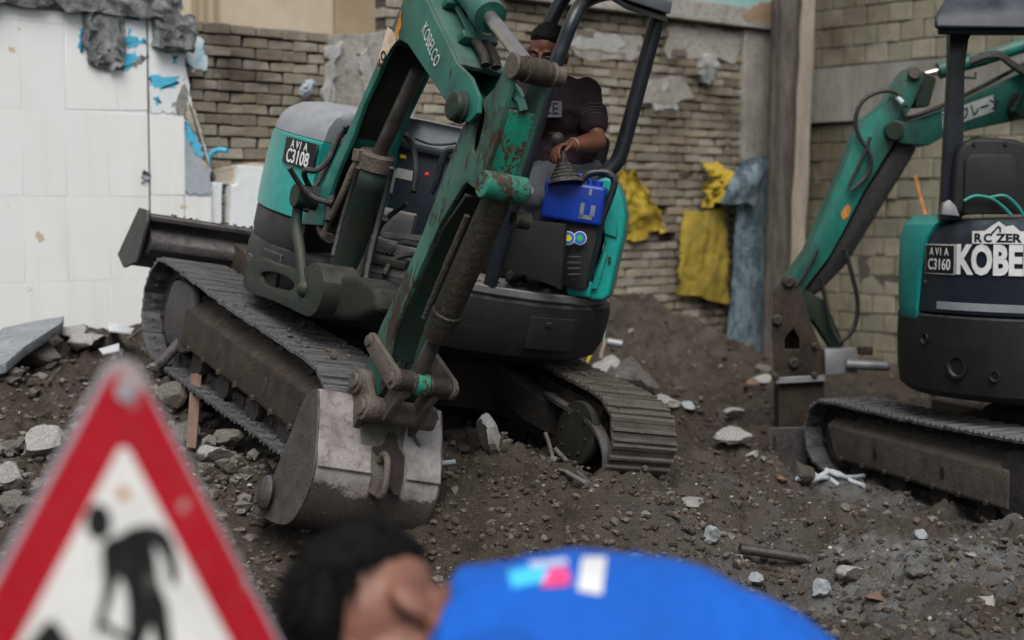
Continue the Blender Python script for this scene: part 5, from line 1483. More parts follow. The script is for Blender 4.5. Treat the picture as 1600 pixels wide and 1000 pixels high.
# seat seen from behind, canopy post and roof
sp = [(1488,335),(1492,268),(1497,238),(1506,222),(1526,215),(1560,215),(1590,218),(1612,228),(1622,250),(1628,335)]
m = yp2(sp, 7.55, .10); st2 = m.build('seat', M_['seat'], ex2, .025, 3)
m = yp2([(1506,335),(1508,250),(1516,240),(1580,241),(1592,250),(1596,335)], 7.535, .03); m.build('seat_shell', M_['seat'], st2, .012, 2)
for px in (1522, 1571):
    m = MB(NXi); p = at(px, 224, 7.55); m.cyl(p, p + Vector((0, -.012, 0)), .010, 10); m.build('bolt', M_['rubber'], st2, 0)
m = yp2([(1484,44),(1522,46),(1514,62),(1508,110),(1504,345),(1471,345),(1484,110)], 7.62, .07); m.build('canopy_post', M_['rops'], ex2, .008, 2)
m = yp2([(1471,335),(1474,318),(1484,312),(1494,322),(1500,338)], 7.50, .05); m.build('post_bracket', M_['plate'], ex2, .006, 2)
m = MB(NXi)
r0 = [at(1459, 45, 7.35), at(1461, 22, 7.35), at(1468, 12, 7.40), at(1478, -6, 7.62), at(1492, -12, 7.62), at(1800, -16, 7.62), at(1800, 45, 7.35)]
r1 = [p + Vector((.42, 1.15, .10)) for p in r0]
m.loft([r0, r1]); m.build('canopy_roof', M_['navy'], ex2, .02, 3)
m = MB(NXi); m.tube([at(1780, 44, 7.75), at(1776, 345, 7.75)], .032, 10); m.build('canopy_post', M_['rops'], ex2, 0)
m = MB(NXi); m.tube([at(1466, 48, 7.40), at(1800, 50, 7.40)], .018, 8); m.build('roof_rim', M_['rops'], ex2, 0)
m = MB(NXi); m.tube([at(1556, -4, 7.5), at(1550, -18, 7.5)], .012, 8); m.build('marker', M_['red'], ex2, 0)
for pts in ([(1506,314),(1524,306),(1548,310),(1566,322),(1580,336)], [(1545,309),(1570,306),(1590,322),(1600,338)]):
    m = MB(NXi); m.tube([at(x, y, 7.50) for x, y in pts], .008, 8, True, 5); m.build('hose', M_['teal'], ex2, 0)
# boom swung out to the left beyond the machine
YB = 9.12
bm2 = [(1392,196),(1400,188),(1420,190),(1470,172),(1530,146),(1600,112),(1660,70),(1700,60),(1740,90),(1770,200),(1800,330),(1750,330),(1715,230),(1680,165),(1640,172),(1600,186),(1540,198),(1478,212),(1450,228),(1405,224),(1392,212)]
m = yp2(bm2, YB, .24); bo2 = m.build('boom', M_['boom'], ex2, .012, 2)
m = yp2([(1472,176),(1552,148),(1553,174),(1473,202)], YB - .003, .005); dc2 = m.build('decal', plain('pale_sticker', (.50, .55, .52), .5, 0, .2, 14, 0, 0), bo2)
a_, b_ = at(1476, 184, YB), at(1550, 161, YB); u = (b_ - a_).normalized()
ML = NXi @ (Matrix.Translation((a_ + b_) / 2 + Vector((0, -.0045, .0))) @ Matrix(((u.x, 0, 0), (0, 0, -1), (u.z, 0, 0))).to_4x4())
uu = Vector((u.x, 0, u.z)); vv = Vector((-u.z, 0, u.x)); nn = Vector((0, -1, 0))
Mt = Matrix((uu, vv, nn)).transposed().to_4x4(); Mt.translation = (a_ + b_) / 2 + Vector((.01, -.0048, -.01))
text_mesh('lettering', '\u30df\u30cb\u30af\u30ec\u30fc\u30f3', .082, M_['blackprint'], dc2, NXi @ Mt, .0015, .72)
m = MB(NXi); m.tube([at(1408, 188, YB + .05), at(1470, 166, YB + .05), at(1560, 122, YB + .05), at(1640, 76, YB + .05)], .013, 8, True, 4); m.build('hydraulic_pipe', M_['cyl'], bo2, 0)
m = yp2([(1576,170),(1584,146),(1594,144),(1590,178),(1582,188)], YB - .05, .06); m.build('cylinder_lug', M_['rubber'], bo2, .005, 2)
m = MB(NXi); m.tube([at(1592, 178, YB - .10), at(1616, 110, YB - .10), at(1680, 330, YB - .10)], .055, 14); m.build('boom_cylinder', M_['boom'], ex2, 0)
m = MB(NXi); m.tube([at(1470, 110, YB + .12), at(1535, 92, YB + .12), at(1660, 52, YB + .12)], [.042, .042, .042], 18); m.lathe([(0, .05), (.06, .05)], at(1466, 111, YB + .12), at(1486, 105, YB + .12), 18)
c2 = m.build('arm_cylinder', M_['boom'], ex2, 0)
m = MB(NXi); m.tube([at(1428, 121, YB + .12), at(1470, 110, YB + .12)], .022, 14); m.build('rod', M_['chrome'], c2, 0)
for k, off in enumerate((0, 6, 12)):
    m = MB(NXi); m.tube([at(x, y + off * .6, YB - .02 * k) for x, y in [(1516,92),(1536,84),(1560,82),(1580,96),(1604,112)]], .012, 8, True, 4); m.build('hose', M_['rubber'], c2, 0)
m = MB(NXi); m.tube([at(x, y, YB) for x, y in [(1506,121),(1524,122),(1524,113)]], .008, 6); m.build('pipe', M_['boom'], c2, 0)
# arm
am2 = [(1418,108),(1428,105),(1441,110),(1444,122),(1428,160),(1412,190),(1402,215),(1396,226),(1350,300),(1318,362),(1296,402),(1262,446),(1248,470),(1226,474),(1214,462),(1222,446),(1262,392),(1290,326),(1318,262),(1338,212),(1352,186),(1384,160),(1398,134)]
m = yp2(am2, YB + .02, .20); ar2 = m.build('arm', M_['boom'], ex2, .012, 2)
m = yp2([(1441,110),(1464,122),(1452,166),(1430,168),(1430,150)], YB + .05, .12); m.build('arm_web', M_['darkgreen'], ar2, .006, 1)
m = yp2([(1402,222),(1434,230),(1422,252),(1362,350),(1324,412),(1286,452),(1262,470),(1250,466),(1296,404),(1320,362),(1352,300)], YB + .06, .12); m.build('bucket_cylinder', M_['rubber'], ar2, .02, 2)  # no cylinder: flat black slab added to paint the arm's shaded underside
m = MB(NXi); h2 = at(1398, 204, YB - .03); m.cyl(h2, h2 + Vector((0, .3, 0)), .055, 20); m.build('pivot_pin', M_['darkgreen'], ar2, .004, 1); m = MB(NXi); h2 = at(1430, 113, YB - .01); m.cyl(h2, h2 + Vector((0, .26, 0)), .038, 18); m.build('pivot_pin', M_['pin'], ar2, .004, 1)
m = yp2([(1318,326),(1325,318),(1330,326),(1326,338),(1318,344),(1314,336)], YB + .015, .008); m.build('decal', M_['orange'], ar2)
for pts, r in (([(1408,150),(1392,142),(1372,144),(1352,154),(1340,172),(1337,196),(1345,218),(1357,236),(1361,254),(1356,272),(1344,286),(1330,298)], .013), ([(1360,214),(1352,236),(1340,262),(1326,290)], .011), ([(1420,168),(1412,164),(1410,174),(1416,182),(1440,178),(1470,168)], .010), ([(1318,388),(1326,410),(1334,440),(1340,470),(1338,500),(1328,522),(1312,534)], .014), ([(1282,432),(1290,470),(1298,510),(1310,532)], .012), ([(1278,390),(1262,420),(1244,448)], .010)):
    m = MB(NXi); m.tube([at(x, y, YB - .02) for x, y in pts], r, 8, True, 4); m.build('hose', M_['rubber'], ar2, 0)
m = MB(NXi); p = at(1402, 152, YB - .02); m.cyl(p, p + Vector((.03, 0, -.03)), .014, 8); m.build('hose_fitting', M_['pale'], ar2, 0)
# breaker bracket, hammer, chisel
br = yp2([(1212,452),(1224,436),(1240,432),(1250,446),(1262,490),(1284,545),(1286,590),(1212,592),(1206,520)], YB - .02, .03, [[(1226,528),(1240,512),(1250,530),(1250,546),(1226,546)]])
p_ = br; h_ = yp2([(1212,452),(1224,436),(1240,432),(1250,446),(1262,490),(1284,545),(1286,590),(1212,592),(1206,520)], YB + .20, .03)
bk2 = p_.build('breaker_bracket', M_['rust'], ex2, .006, 2); h_.build('bracket_plate', M_['rust'], bk2, .006, 2)
m = yp2([(1214,460),(1240,440),(1262,455),(1290,470),(1312,520),(1320,540),(1300,545),(1270,500),(1240,490),(1216,510)], YB + .03, .14); m.build('bracket_link', M_['darkgreen'], bk2, .01, 2)
m = yp2([(1216,590),(1288,590),(1292,700),(1218,710)], YB + .02, .18); m.build('hammer_body', M_['rust'], bk2, .015, 2)
m = MB(NXi); m.tube([at(1252, 700, YB + .1), at(1252, 760, YB + .1)], [.05, .03], 14); m.build('chisel', M_['plate'], bk2, 0)
for (px, py, r) in ((1240, 567, .035), (1272, 540, .02), (1272, 586, .022), (1212, 588, .022), (1214, 500, .035), (1232, 440, .04)):
    m = MB(NXi); p = at(px, py, YB - .02); m.lathe([(0, r), (.012, r), (.016, r * .7), (.03, r * .7), (.03, .001)], p, p + Vector((0, -.04, 0)), 14); m.build('bolt', M_['rust'], bk2, .002, 1)
m = yp2([(1289,546),(1338,544),(1340,582),(1290,586)], YB - .06, .16); m.build('valve_block', M_['plate'], bk2, .006, 2)
m = MB(NXi); m.tube([at(1322, 569, YB - .08), at(1384, 572, YB - .08)], .030, 16); m.ball(at(1384, 572, YB - .08), .030, 12, 8); m.build('accumulator', M_['plate'], bk2, 0)
m = MB(NXi); m.box(at(1352, 548, YB + .02), (.08, .06, .05)); m.build('fitting', M_['rust'], bk2, .006, 2)
m = yp2([(1210,590),(1290,586),(1290,596),(1212,600)], YB - .03, .05); m.build('base_plate', M_['plate'], bk2, .003, 1)
# dozer blade, its end plate showing past the track
m = yp2([(1200,672),(1204,668),(1262,668),(1262,748),(1212,756),(1203,754)], 9.01, .02); bl2 = m.build('dozer_blade', M_['blade'], ex2, .004, 1)
m = MB(NXi); m.loft([[at(x, y, 9.02) for x, y in ((1204,670),(1214,670),(1216,750),(1206,751))], [at(x, y, 9.02) + Vector((1.6, .53, 0)) for x, y in ((1204,670),(1214,670),(1216,750),(1206,751))]]); m.build('blade_plate', M_['blade'], bl2, .004, 1)
m = yp2([(1208,684),(1213,682),(1213,700),(1208,702)], 9.002, .01); m.build('slot', M_['rubber'], bl2)
for y in (-.3, .3):
    m = MB(); m.box((1.2, y, .30), (.9, .09, .14)); m.build('blade_arm', M_['rust'], ex2, .01, 2)

# ------------------------------------------------------------ mud stuck to both machines
def mud(parent, samples, seed, mat):
    """small clods pressed on the machine: samples gives (point, size) in the machine's frame; uncountable, so one part"""
    bm = bmesh.new(); bmesh.ops.create_icosphere(bm, subdivisions=1, radius=1); bv = [v.co.copy() for v in bm.verts]; bf = [[v.index for v in f.verts] for f in bm.faces]; bm.free()
    r_ = random.Random(seed); mb = MB()
    for p, s in samples:
        k = Vector((r_.uniform(.7, 1.5), r_.uniform(.7, 1.5), r_.uniform(.35, .7))) * s
        mb.add([p + Vector((v.x * k.x * r_.uniform(.75, 1.2), v.y * k.y * r_.uniform(.75, 1.2), v.z * k.z * r_.uniform(.75, 1.2))) for v in bv], bf)
    return tag(mb.build('mud_clods', mat, parent, 0, smooth=0), kind='stuff')
M_['mudclod'] = plain('dried_mud_clod', (.075, .063, .052), .95, 0, .45, 30, 0, .4)
def track_mud(seed, sides):
    r_ = random.Random(seed); out = []
    for k in range(520):
        p, t = PATH[r_.randrange(len(PATH))]; y0 = r_.choice(sides)
        if r_.random() < .75: q = Vector((r_.uniform(-1.0, 1.0), 0, .478 + .004))
        else: q = p + Vector((p.x * .012, 0, (p.z - .25) * .03))
        q.y = y0 + r_.uniform(.0, .34); out.append((q, .004 + .016 * r_.random() ** 3))
    for k in range(200):
        y0 = r_.choice(sides); q = Vector((r_.uniform(-.6, 1.0), y0 + r_.uniform(.06, .28), .405)); out.append((q, .005 + .018 * r_.random() ** 2))
    return out
tm = track_mud(3, (-.85, .51)); r_ = random.Random(12)
for k in range(70):
    a_, rr_ = rad(r_.uniform(0, 80)), r_.uniform(.3, .84); tm.append((TU @ Vector((rr_ * math.cos(a_), rr_ * math.sin(a_), .842)), .004 + .010 * r_.random() ** 2))
for k in range(60):
    tm.append((Vector((-1.40 + r_.uniform(-.03, .04), r_.uniform(-.8, .9), .685)), .004 + .012 * r_.random() ** 2))
mud(exc, tm, 1, M_['mudclod'])
mud(ex2, track_mud(8, (-.85, .51)), 2, M_['mudclod'])
# ------------------------------------------------------------ people
M_['stripe'] = plain('dull_grey_stripe', (.075, .070, .075), .8, 0, .2, 20, 0, 0)
M_['eyewhite'] = plain('dull_eye_white', (.22, .19, .17), .4, 0, .1, 20, 0, 0)
def wrinkle(o, c0, amp, sc, stretch=(1, 1, 1), seed=0):
    """cloth folds pressed into a garment, running across the stretch direction"""
    me_ = o.data; n_ = len(me_.vertices)
    co = np.empty(n_ * 3, np.float32); me_.vertices.foreach_get('co', co); co = co.reshape(-1, 3)
    no = np.array([v.normal[:] for v in me_.vertices])
    q = co * np.array(stretch)
    a = fbm(q[:, 0] + q[:, 2] * .6, q[:, 1] + q[:, 2] * .8, sc, 4, 200 + seed, .55)
    rid = 1 - np.abs(a) * 4
    co = co + no * (amp * (rid - .3))[:, None]
    me_.vertices.foreach_set('co', co.astype(np.float32).ravel()); me_.update()
def orient(fwd, up):
    f = Vector(fwd).normalized(); u = Vector(up); r = f.cross(u).normalized(); u = r.cross(f)
    return Matrix((r, f, u)).transposed()
def limb(mbx, pts, rs, n=14):
    mbx.tube(pts, rs, n, True)
    for p, r in zip(pts, rs): mbx.ball(p, r * .995, 14, 10)
def head_shapes(mb, c, O):
    def P(x, y, z): return Vector(c) + O @ Vector((x, y, z))
    def b(p, r, sc): mb.ball(P(*p), r, 16, 12, sc, O)
    b((0, -.012, .035), .097, (.80, 1.02, .90)); b((0, .022, -.03), .078, (.82, .88, 1.12)); b((0, .038, -.078), .05, (.95, .9, .72))
    b((0, .106, -.022), .015, (.95, 1, 1.0)); mb.tube([P(0, .086, .02), P(0, .106, -.02)], [.009, .012], 10)
    for s in (-1, 1):
        b((s * .011, .098, -.027), .010, (1, 1, .8)); b((s * .030, .083, .024), .017, (1.5, .6, .5)); b((s * .040, .062, -.03), .028, (1, 1, 1.1))
        mb.ball(P(s * .087, -.016, -.006), .034, 16, 12, (.40, .74, 1.12), O @ Matrix.Rotation(s * -.45, 3, 'Z')); b((s * .079, -.004, -.03), .014, (.5, .8, 1))
    b((0, .089, -.052), .017, (1.5, .6, .38)); b((0, .087, -.064), .016, (1.35, .65, .45)); b((0, .082, -.098), .02, (1.1, .8, .8))
    return P
def hair_cap(c, O, mat, parent, thick=1.0, front=.62, back=1.25, side=.98, seed=3, amp=.006, size=.102):
    """close-cropped hair: a cap over the skull with an uneven hairline and tufts"""
    n, m = 56, 22; vs = []; r_ = random.Random(seed)
    for j in range(m + 1):
        for i in range(n):
            ph = 2 * math.pi * i / n
            fr = max(0, math.cos(ph)); bk_ = max(0, -math.cos(ph)); sd = abs(math.sin(ph))
            lim = front * fr ** 1.5 + back * bk_ ** 1.2 + side * sd ** 2
            lim = lim / (fr ** 1.5 + bk_ ** 1.2 + sd ** 2) * math.pi / 2 * (1 + r_.uniform(-.02, .02))
            th = lim * j / m
            k = size * (1 + r_.uniform(-amp, amp) * 6) * (1.0 if j < m - 3 else (.985, .95, .91, .84)[j - m + 3])
            vs.append(Vector(c) + O @ Vector((k * .835 * math.sin(th) * math.sin(ph), -.014 + k * 1.04 * math.sin(th) * math.cos(ph), .036 + k * .95 * math.cos(th))))
    fs = [(j * n + i, j * n + (i + 1) % n, (j + 1) * n + (i + 1) % n, (j + 1) * n + i) for j in range(m) for i in range(n)]
    # inner shell closes the cap
    N = len(vs); inn = [Vector(c) + (v - Vector(c)) * .8 for v in vs]
    fs2 = [tuple(reversed([k + N for k in f])) for f in fs]
    rim = [(m * n + i, m * n + (i + 1) % n, m * n + (i + 1) % n + N, m * n + i + N) for i in range(n)]
    mb = MB(); mb.add(vs + inn, fs + fs2 + rim)
    return mb.build('hair', mat, parent, 0, smooth=70)
def eyes(P, O, parent):
    for s in (-1, 1):
        mb = MB(); mb.ball(P(s * .031, .0795, .006), .0115, 12, 8, (1.1, 1, .45)); mb.build('eye', M_['eyewhite'], parent, 0)
        mb = MB(); mb.ball(P(s * .031, .0875, .005), .0058, 10, 6, (1, .6, .75)); mb.build('iris', M_['blackprint'], parent, 0)
        mb = MB(); mb.tube([P(s * .014, .097, .024), P(s * .032, .097, .031), P(s * .05, .086, .026)], [.0025, .0035, .002], 8); mb.build('eyebrow', M_['hair'], parent, 0)
def hand(mb, w, dirn, palm_n, s=1.0, curl=.9, right=True):
    """palm plus five bent fingers; w wrist, dirn along the hand, palm_n the way the palm faces"""
    d = Vector(dirn).normalized(); pn = Vector(palm_n); pn = (pn - d * pn.dot(d)).normalized(); side = d.cross(pn) * (1 if right else -1)
    O = Matrix((side, d, pn)).transposed()
    mb.ball(w + d * .048 * s, .045 * s, 14, 10, (.88, 1.12, .36), O)
    limb(mb, [w - d * .03, w + d * .02], [.027 * s, .025 * s])
    for k, (off, ln) in enumerate(((-.030, .068), (-.010, .078), (.011, .073), (.030, .058))):
        p = w + d * (.085 - abs(off) * .25) * s + side * off * s; a = .25; seg = ln / 3 * s; pts = [p - d * .02 * s, p]
        for q in range(3):
            a += curl * (.55, .6, .45)[q]; p = p + (d * math.cos(a) + pn * math.sin(a)) * seg; pts.append(p)
        limb(mb, pts, [.0095 * s, .0092 * s, .0088 * s, .008 * s, .007 * s], 10)
    p = w + d * .025 * s - side * .030 * s; pts = [p, p + (d * .6 - side * .8 + pn * .25).normalized() * .034 * s]
    pts.append(pts[-1] + (d * .85 - side * .25 + pn * .45).normalized() * .030 * s); pts.append(pts[-1] + (d * .85 + side * .1 + pn * .5).normalized() * .024 * s)
    limb(mb, pts, [.013 * s, .0115 * s, .0098 * s, .008 * s], 10)

# the operator: seated, facing us, left hand over the lever
op = empty('person', Matrix.Translation(at(880, 268, 7.1)))
tag(op, 'seated man in a dark maroon t-shirt and grey jeans working the excavator levers', 'person')
OPi = op.matrix_world.inverted()
def Pq(px, py, Y): return OPi @ at(px, py, Y)
hc_ = Pq(854, 84, 6.98); HO = orient((-.32, -.88, -.30), (.06, -.32, 1))
neck = Pq(862, 124, 7.06); chest = Pq(872, 175, 7.06); waist = Pq(880, 240, 7.10); hip = Pq(882, 272, 7.12)
shL, shR = Pq(917, 146, 7.05), Pq(822, 146, 7.05)
elL, wrL = Pq(933, 222, 6.92), Pq(893, 227, 6.78)
elR, wrR = Pq(800, 220, 6.92), Pq(770, 236, 6.72)
hL, hR = Pq(908, 282, 7.05), Pq(852, 280, 7.05)
kL, kR = Pq(858, 304, 6.80), Pq(828, 310, 6.80)
anL, anR = Pq(838, 412, 6.92), Pq(812, 408, 6.92)
mb = MB()
PH = head_shapes(mb, hc_, HO)
limb(mb, [hc_ + HO @ Vector((0, -.02, -.06)), neck, chest], [.052, .056, .09])
mb.ball(chest, .15, 18, 12, (1.05, .62, 1.0)); mb.ball(waist, .135, 18, 12, (1.05, .72, 1.0)); mb.ball(hip, .15, 18, 12, (1.1, .8, .7))
limb(mb, [chest, shL, elL, wrL], [.09, .056, .043, .027]); limb(mb, [chest, shR, elR, wrR], [.09, .056, .043, .027])
mb.tube([elL, elL + (wrL - elL) * .3, wrL], [.043, .046, .027], 14); mb.tube([elR, elR + (wrR - elR) * .3, wrR], [.043, .046, .027], 14)
for h, k_, a_ in ((hL, kL, anL), (hR, kR, anR)): limb(mb, [h, k_, a_], [.075, .052, .036])
hand(mb, wrL, wrL - elL + Vector((-.10, -.02, -.02)), Vector((0, -.35, -1)), 1.0, .75, False)
hand(mb, wrR, Vector((-.3, -.5, -.5)), Vector((.4, .3, -.8)), 1.0, 1.1, True)
body = remesh('body', mb, M_['skin'], op, .0055, 4)
eyes(PH, HO, op)
hair_cap(hc_, HO, M_['hair'], op, front=.70, back=1.30, side=.88, size=.106)
mb = MB(); mb.tube([PH(-.028, .099, -.044), PH(0, .106, -.041), PH(.028, .099, -.044)], [.004, .007, .004], 8); mb.build('moustache', M_['hair'], op, 0)
mb = MB()
limb(mb, [neck + Vector((0, 0, -.045)), chest], [.068, .10])
mb.ball(chest + Vector((0, 0, .01)), .165, 20, 14, (1.10, .68, .95)); mb.ball(waist, .155, 20, 14, (1.06, .78, 1.05)); mb.ball(hip + Vector((0, 0, .02)), .16, 18, 12, (1.06, .8, .6))
limb(mb, [chest + Vector((.04, 0, .05)), shL, shL + (elL - shL) * .62], [.10, .075, .068]); limb(mb, [chest + Vector((-.04, 0, .05)), shR, shR + (elR - shR) * .62], [.10, .075, .068])
shirt = remesh('shirt', mb, M_['maroon'], op, .009, 5); wrinkle(shirt, None, .007, 6, (1, 1, 1.6), 2)
for k in range(4):   # thin stripes round the cuff
    f = .40 + .06 * k; c = shL + (elL - shL) * f; dn = (elL - shL).normalized()
    mb = MB(); mb.tube([c - dn * .0008, c + dn * .0008], .0715 + .001 * (3 - k), 22); mb.build('stripe', M_['stripe'], shirt, 0)
mb = MB(); p0, p1 = Pq(818, 158, 6.925), Pq(878, 183, 6.925)
cc = (p0 + p1) / 2; mb.box(cc, (abs(p1.x - p0.x), .004, abs(p1.z - p0.z))); ts = mb.build('chest_print', plain('grey_chest_print', (.085, .088, .105), .8, 0, .3, 20, 0, 0), shirt)
Mt2 = Matrix(((1, 0, 0, 0), (0, 0, -1, 0), (0, 1, 0, 0), (0, 0, 0, 1))); Mt2.translation = cc + Vector((0, -.0035, 0))
text_mesh('lettering', 'FACE', .075, M_['blackprint'], ts, Mt2, .001, .8)
mb = MB()
mb.ball(hip, .165, 18, 12, (1.12, .85, .72))
for h, k_, a_ in ((hL, kL, anL), (hR, kR, anR)): limb(mb, [h, h + (k_ - h) * .5, k_, k_ + (a_ - k_) * .35, a_], [.095, .088, .070, .066, .054])
wrinkle(remesh('trousers', mb, M_['jeans'], op, .009, 4), None, .006, 7, (1, 1.6, 1), 3)
for a_, d in ((anL, (-.1, -1, -.15)), (anR, (-.25, -1, -.15))):
    mb = MB(); O = orient(d, (0, 0, 1)); c = a_ + O @ Vector((0, .07, -.05)); mb.ball(c, .06, 14, 10, (.72, 2.1, .6), O); mb.ball(a_ + Vector((0, 0, -.02)), .05, 12, 8); remesh('shoe', mb, M_['rubber'], op, .007, 3)
mb = MB(); t = (wrL - elL).normalized(); u = t.orthogonal().normalized(); w = t.cross(u); c = wrL - t * .012
mb.tube([c + (u * math.cos(2 * math.pi * k / 16) + w * math.sin(2 * math.pi * k / 16)) * .031 for k in range(17)], .003, 6); mb.build('bracelet', M_['chrome'], op, 0)

# the man in blue bending over in front
YM = 2.2
man = empty('person', Matrix.Translation(Vector((at(1270, 1000, YM).x, YM, gz(at(1270, 1000, YM).x, YM)))))
tag(man, 'black haired man in a bright blue shirt bending low in front of the bucket', 'person')
MNi = man.matrix_world.inverted()
def Pn(px, py, Y=YM): return MNi @ at(px, py, Y)
fz = -man.matrix_world.translation.z
mc = Pn(606, 972, 2.2); MO = orient((-.50, -.55, -.67), (-.75, .05, .60))
tops = [(662,898),(684,891),(760,881),(820,874),(880,868),(940,867),(1000,873),(1060,887),(1120,910),(1180,944),(1240,990),(1300,1048),(1340,1098)]
rv = [.085, .105, .115, .118, .12, .125, .128, .13, .13, .13, .13, .125, .12]
rw_ = [.14, .175, .195, .20, .20, .195, .185, .18, .175, .17, .17, .168, .16]
spine = [Pn(x, y) - Vector((0, 0, r)) for (x, y), r in zip(tops, rv)]
def torso(mbx, k=1.0):
    rings = []
    for i, p in enumerate(spine):
        t = (spine[min(i + 1, len(spine) - 1)] - spine[max(i - 1, 0)]).normalized(); b = Vector((0, 1, 0)); n_ = t.cross(b).normalized()
        rings.append([p + (b * math.cos(2 * math.pi * q / 28) * rw_[i] + n_ * math.sin(2 * math.pi * q / 28) * rv[i]) * k for q in range(28)])
    mbx.loft(rings)
hipc = spine[-1]
legs = []
for s in (-1, 1):
    hp_ = hipc + Vector((-.02, s * .09, -.02)); kn = Vector((hipc.x - .16, hipc.y + s * .11, fz + .50)); an = Vector((hipc.x + .02, hipc.y + s * .12, fz + .09)); legs.append((hp_, kn, an))
arms = []
for s in (-1, 1):
    sh_ = spine[2] + Vector((0, s * .185, -.02)); el_ = sh_ + Vector((-.05, s * .05, -.30)); wr_ = el_ + Vector((-.10, -s * .06, -.23)); arms.append((sh_, el_, wr_))
mb = MB(); PM = head_shapes(mb, mc, MO)
limb(mb, [mc + MO @ Vector((0, -.03, -.05)), Pn(676, 985), spine[2]], [.060, .060, .07])
torso(mb, .80)
for h, k_, a_ in legs: limb(mb, [h, k_, a_], [.085, .055, .038])
for i, (a_, b_, c_) in enumerate(arms):
    limb(mb, [a_, b_, c_], [.058, .042, .027]); mb.tube([b_, b_ + (c_ - b_) * .3, c_], [.042, .045, .027], 14)
    hand(mb, c_, c_ - b_, Vector((.4, 0, -.3)), 1.0, .8, i == 1)
remesh('body', mb, M_['skin2'], man, .0065, 4)
eyes(PM, MO, man)
hair_cap(mc + MO @ Vector((0, .016, .008)), MO, M_['hair'], man, front=1.12, back=1.32, side=.66, size=.122, amp=.010, seed=8)
mb = MB(); rr = random.Random(5)
for k in range(420):    # loose tufts on the crown and the fringe
    ph = rr.uniform(0, 2 * math.pi); th = rr.uniform(0, .62) * math.pi / 2 * (1.0 if math.cos(ph) > .3 else 1.25)
    d = MO @ Vector((.835 * math.sin(th) * math.sin(ph), 1.04 * math.sin(th) * math.cos(ph), .95 * math.cos(th)))
    p = mc + MO @ Vector((0, -.014, .036)) + d * .112; q = p + d * rr.uniform(.008, .02) + MO @ Vector((rr.uniform(-.01, .01), rr.uniform(.005, .06), rr.uniform(-.03, .012)))
    mb.tube([p, (p + q) / 2 + d * .004, q], [.006, .004, .001], 5)
mb.build('hair_tuft', M_['hair'], man, 0)
mb = MB(); torso(mb, 1.0)
for a_, b_, c_ in arms: limb(mb, [a_ + Vector((.03, 0, 0)), a_, a_ + (b_ - a_) * .6], [.085, .078, .070])
bs = remesh('shirt', mb, M_['blueshirt'], man, .009, 5)
wrinkle(bs, None, .0055, 4.0, (2.0, .8, 1.2), 1)
# prints on the back of the shirt: a faded cyan and pink emblem and a white label
def back_print(name, pts, mat, off):
    from mathutils.bvhtree import BVHTree
    me_ = bs.data; bv = BVHTree.FromPolygons([v.co.copy() for v in me_.vertices], [tuple(p.vertices) for p in me_.polygons])
    o_ = MNi @ Vector((0, 0, EYE)); 
    N = 7; grid = []
    for j in range(N):
        for i in range(N):
            u, v = i / (N - 1), j / (N - 1)
            x = (pts[0][0] * (1 - u) + pts[1][0] * u) * (1 - v) + (pts[3][0] * (1 - u) + pts[2][0] * u) * v
            y = (pts[0][1] * (1 - u) + pts[1][1] * u) * (1 - v) + (pts[3][1] * (1 - u) + pts[2][1] * u) * v
            h, n_, _, _ = bv.ray_cast(o_, ray(x, y).normalized())
            grid.append((h + n_ * off) if h else None)
    if any(g is None for g in grid): 
        g0 = next(g for g in grid if g is not None) if any(g is not None for g in grid) else None
        if g0 is None: return None
        last = g0
        for k in range(len(grid)):
            if grid[k] is None: grid[k] = last
            last = grid[k]
    mb = MB(); mb.add(grid, [(j * N + i, j * N + i + 1, (j + 1) * N + i + 1, (j + 1) * N + i) for j in range(N - 1) for i in range(N - 1)])
    return mb.build(name, mat, bs, 0, smooth=60)
pc, pp = plain('cyan_print', (.05, .42, .72), .8, 0, .3, 30, 0, 0), plain('pink_print', (.75, .06, .20), .8, 0, .3, 30, 0, 0)
for pl, m, o_ in (([(793,892),(852,884),(868,908),(800,920)], pc, .002), ([(858,892),(888,890),(890,916),(846,920)], pp, .003), ([(826,880),(886,874),(888,884),(832,890)], plain('pale_print', (.45, .50, .65), .8, 0, .3, 30, 0, 0), .0025),
                  ([(910,872),(947,872),(940,930),(902,924)], M_['white'], .002)):
    back_print('shirt_print', pl, m, o_)
mb = MB(); mb.ball(hipc, .165, 18, 12, (.9, 1.1, .85))
for h, k_, a_ in legs: limb(mb, [h, h + (k_ - h) * .5, k_, k_ + (a_ - k_) * .35, a_], [.105, .095, .075, .070, .058])
remesh('trousers', mb, M_['grey_trousers'], man, .010, 4)
for h, k_, a_ in legs:
    mb = MB(); c = a_ + Vector((-.06, 0, -.045)); mb.ball(c, .06, 14, 10, (2.1, .75, .62)); mb.ball(a_ + Vector((0, 0, -.02)), .052, 12, 8); remesh('shoe', mb, M_['rubber'], man, .008, 3)

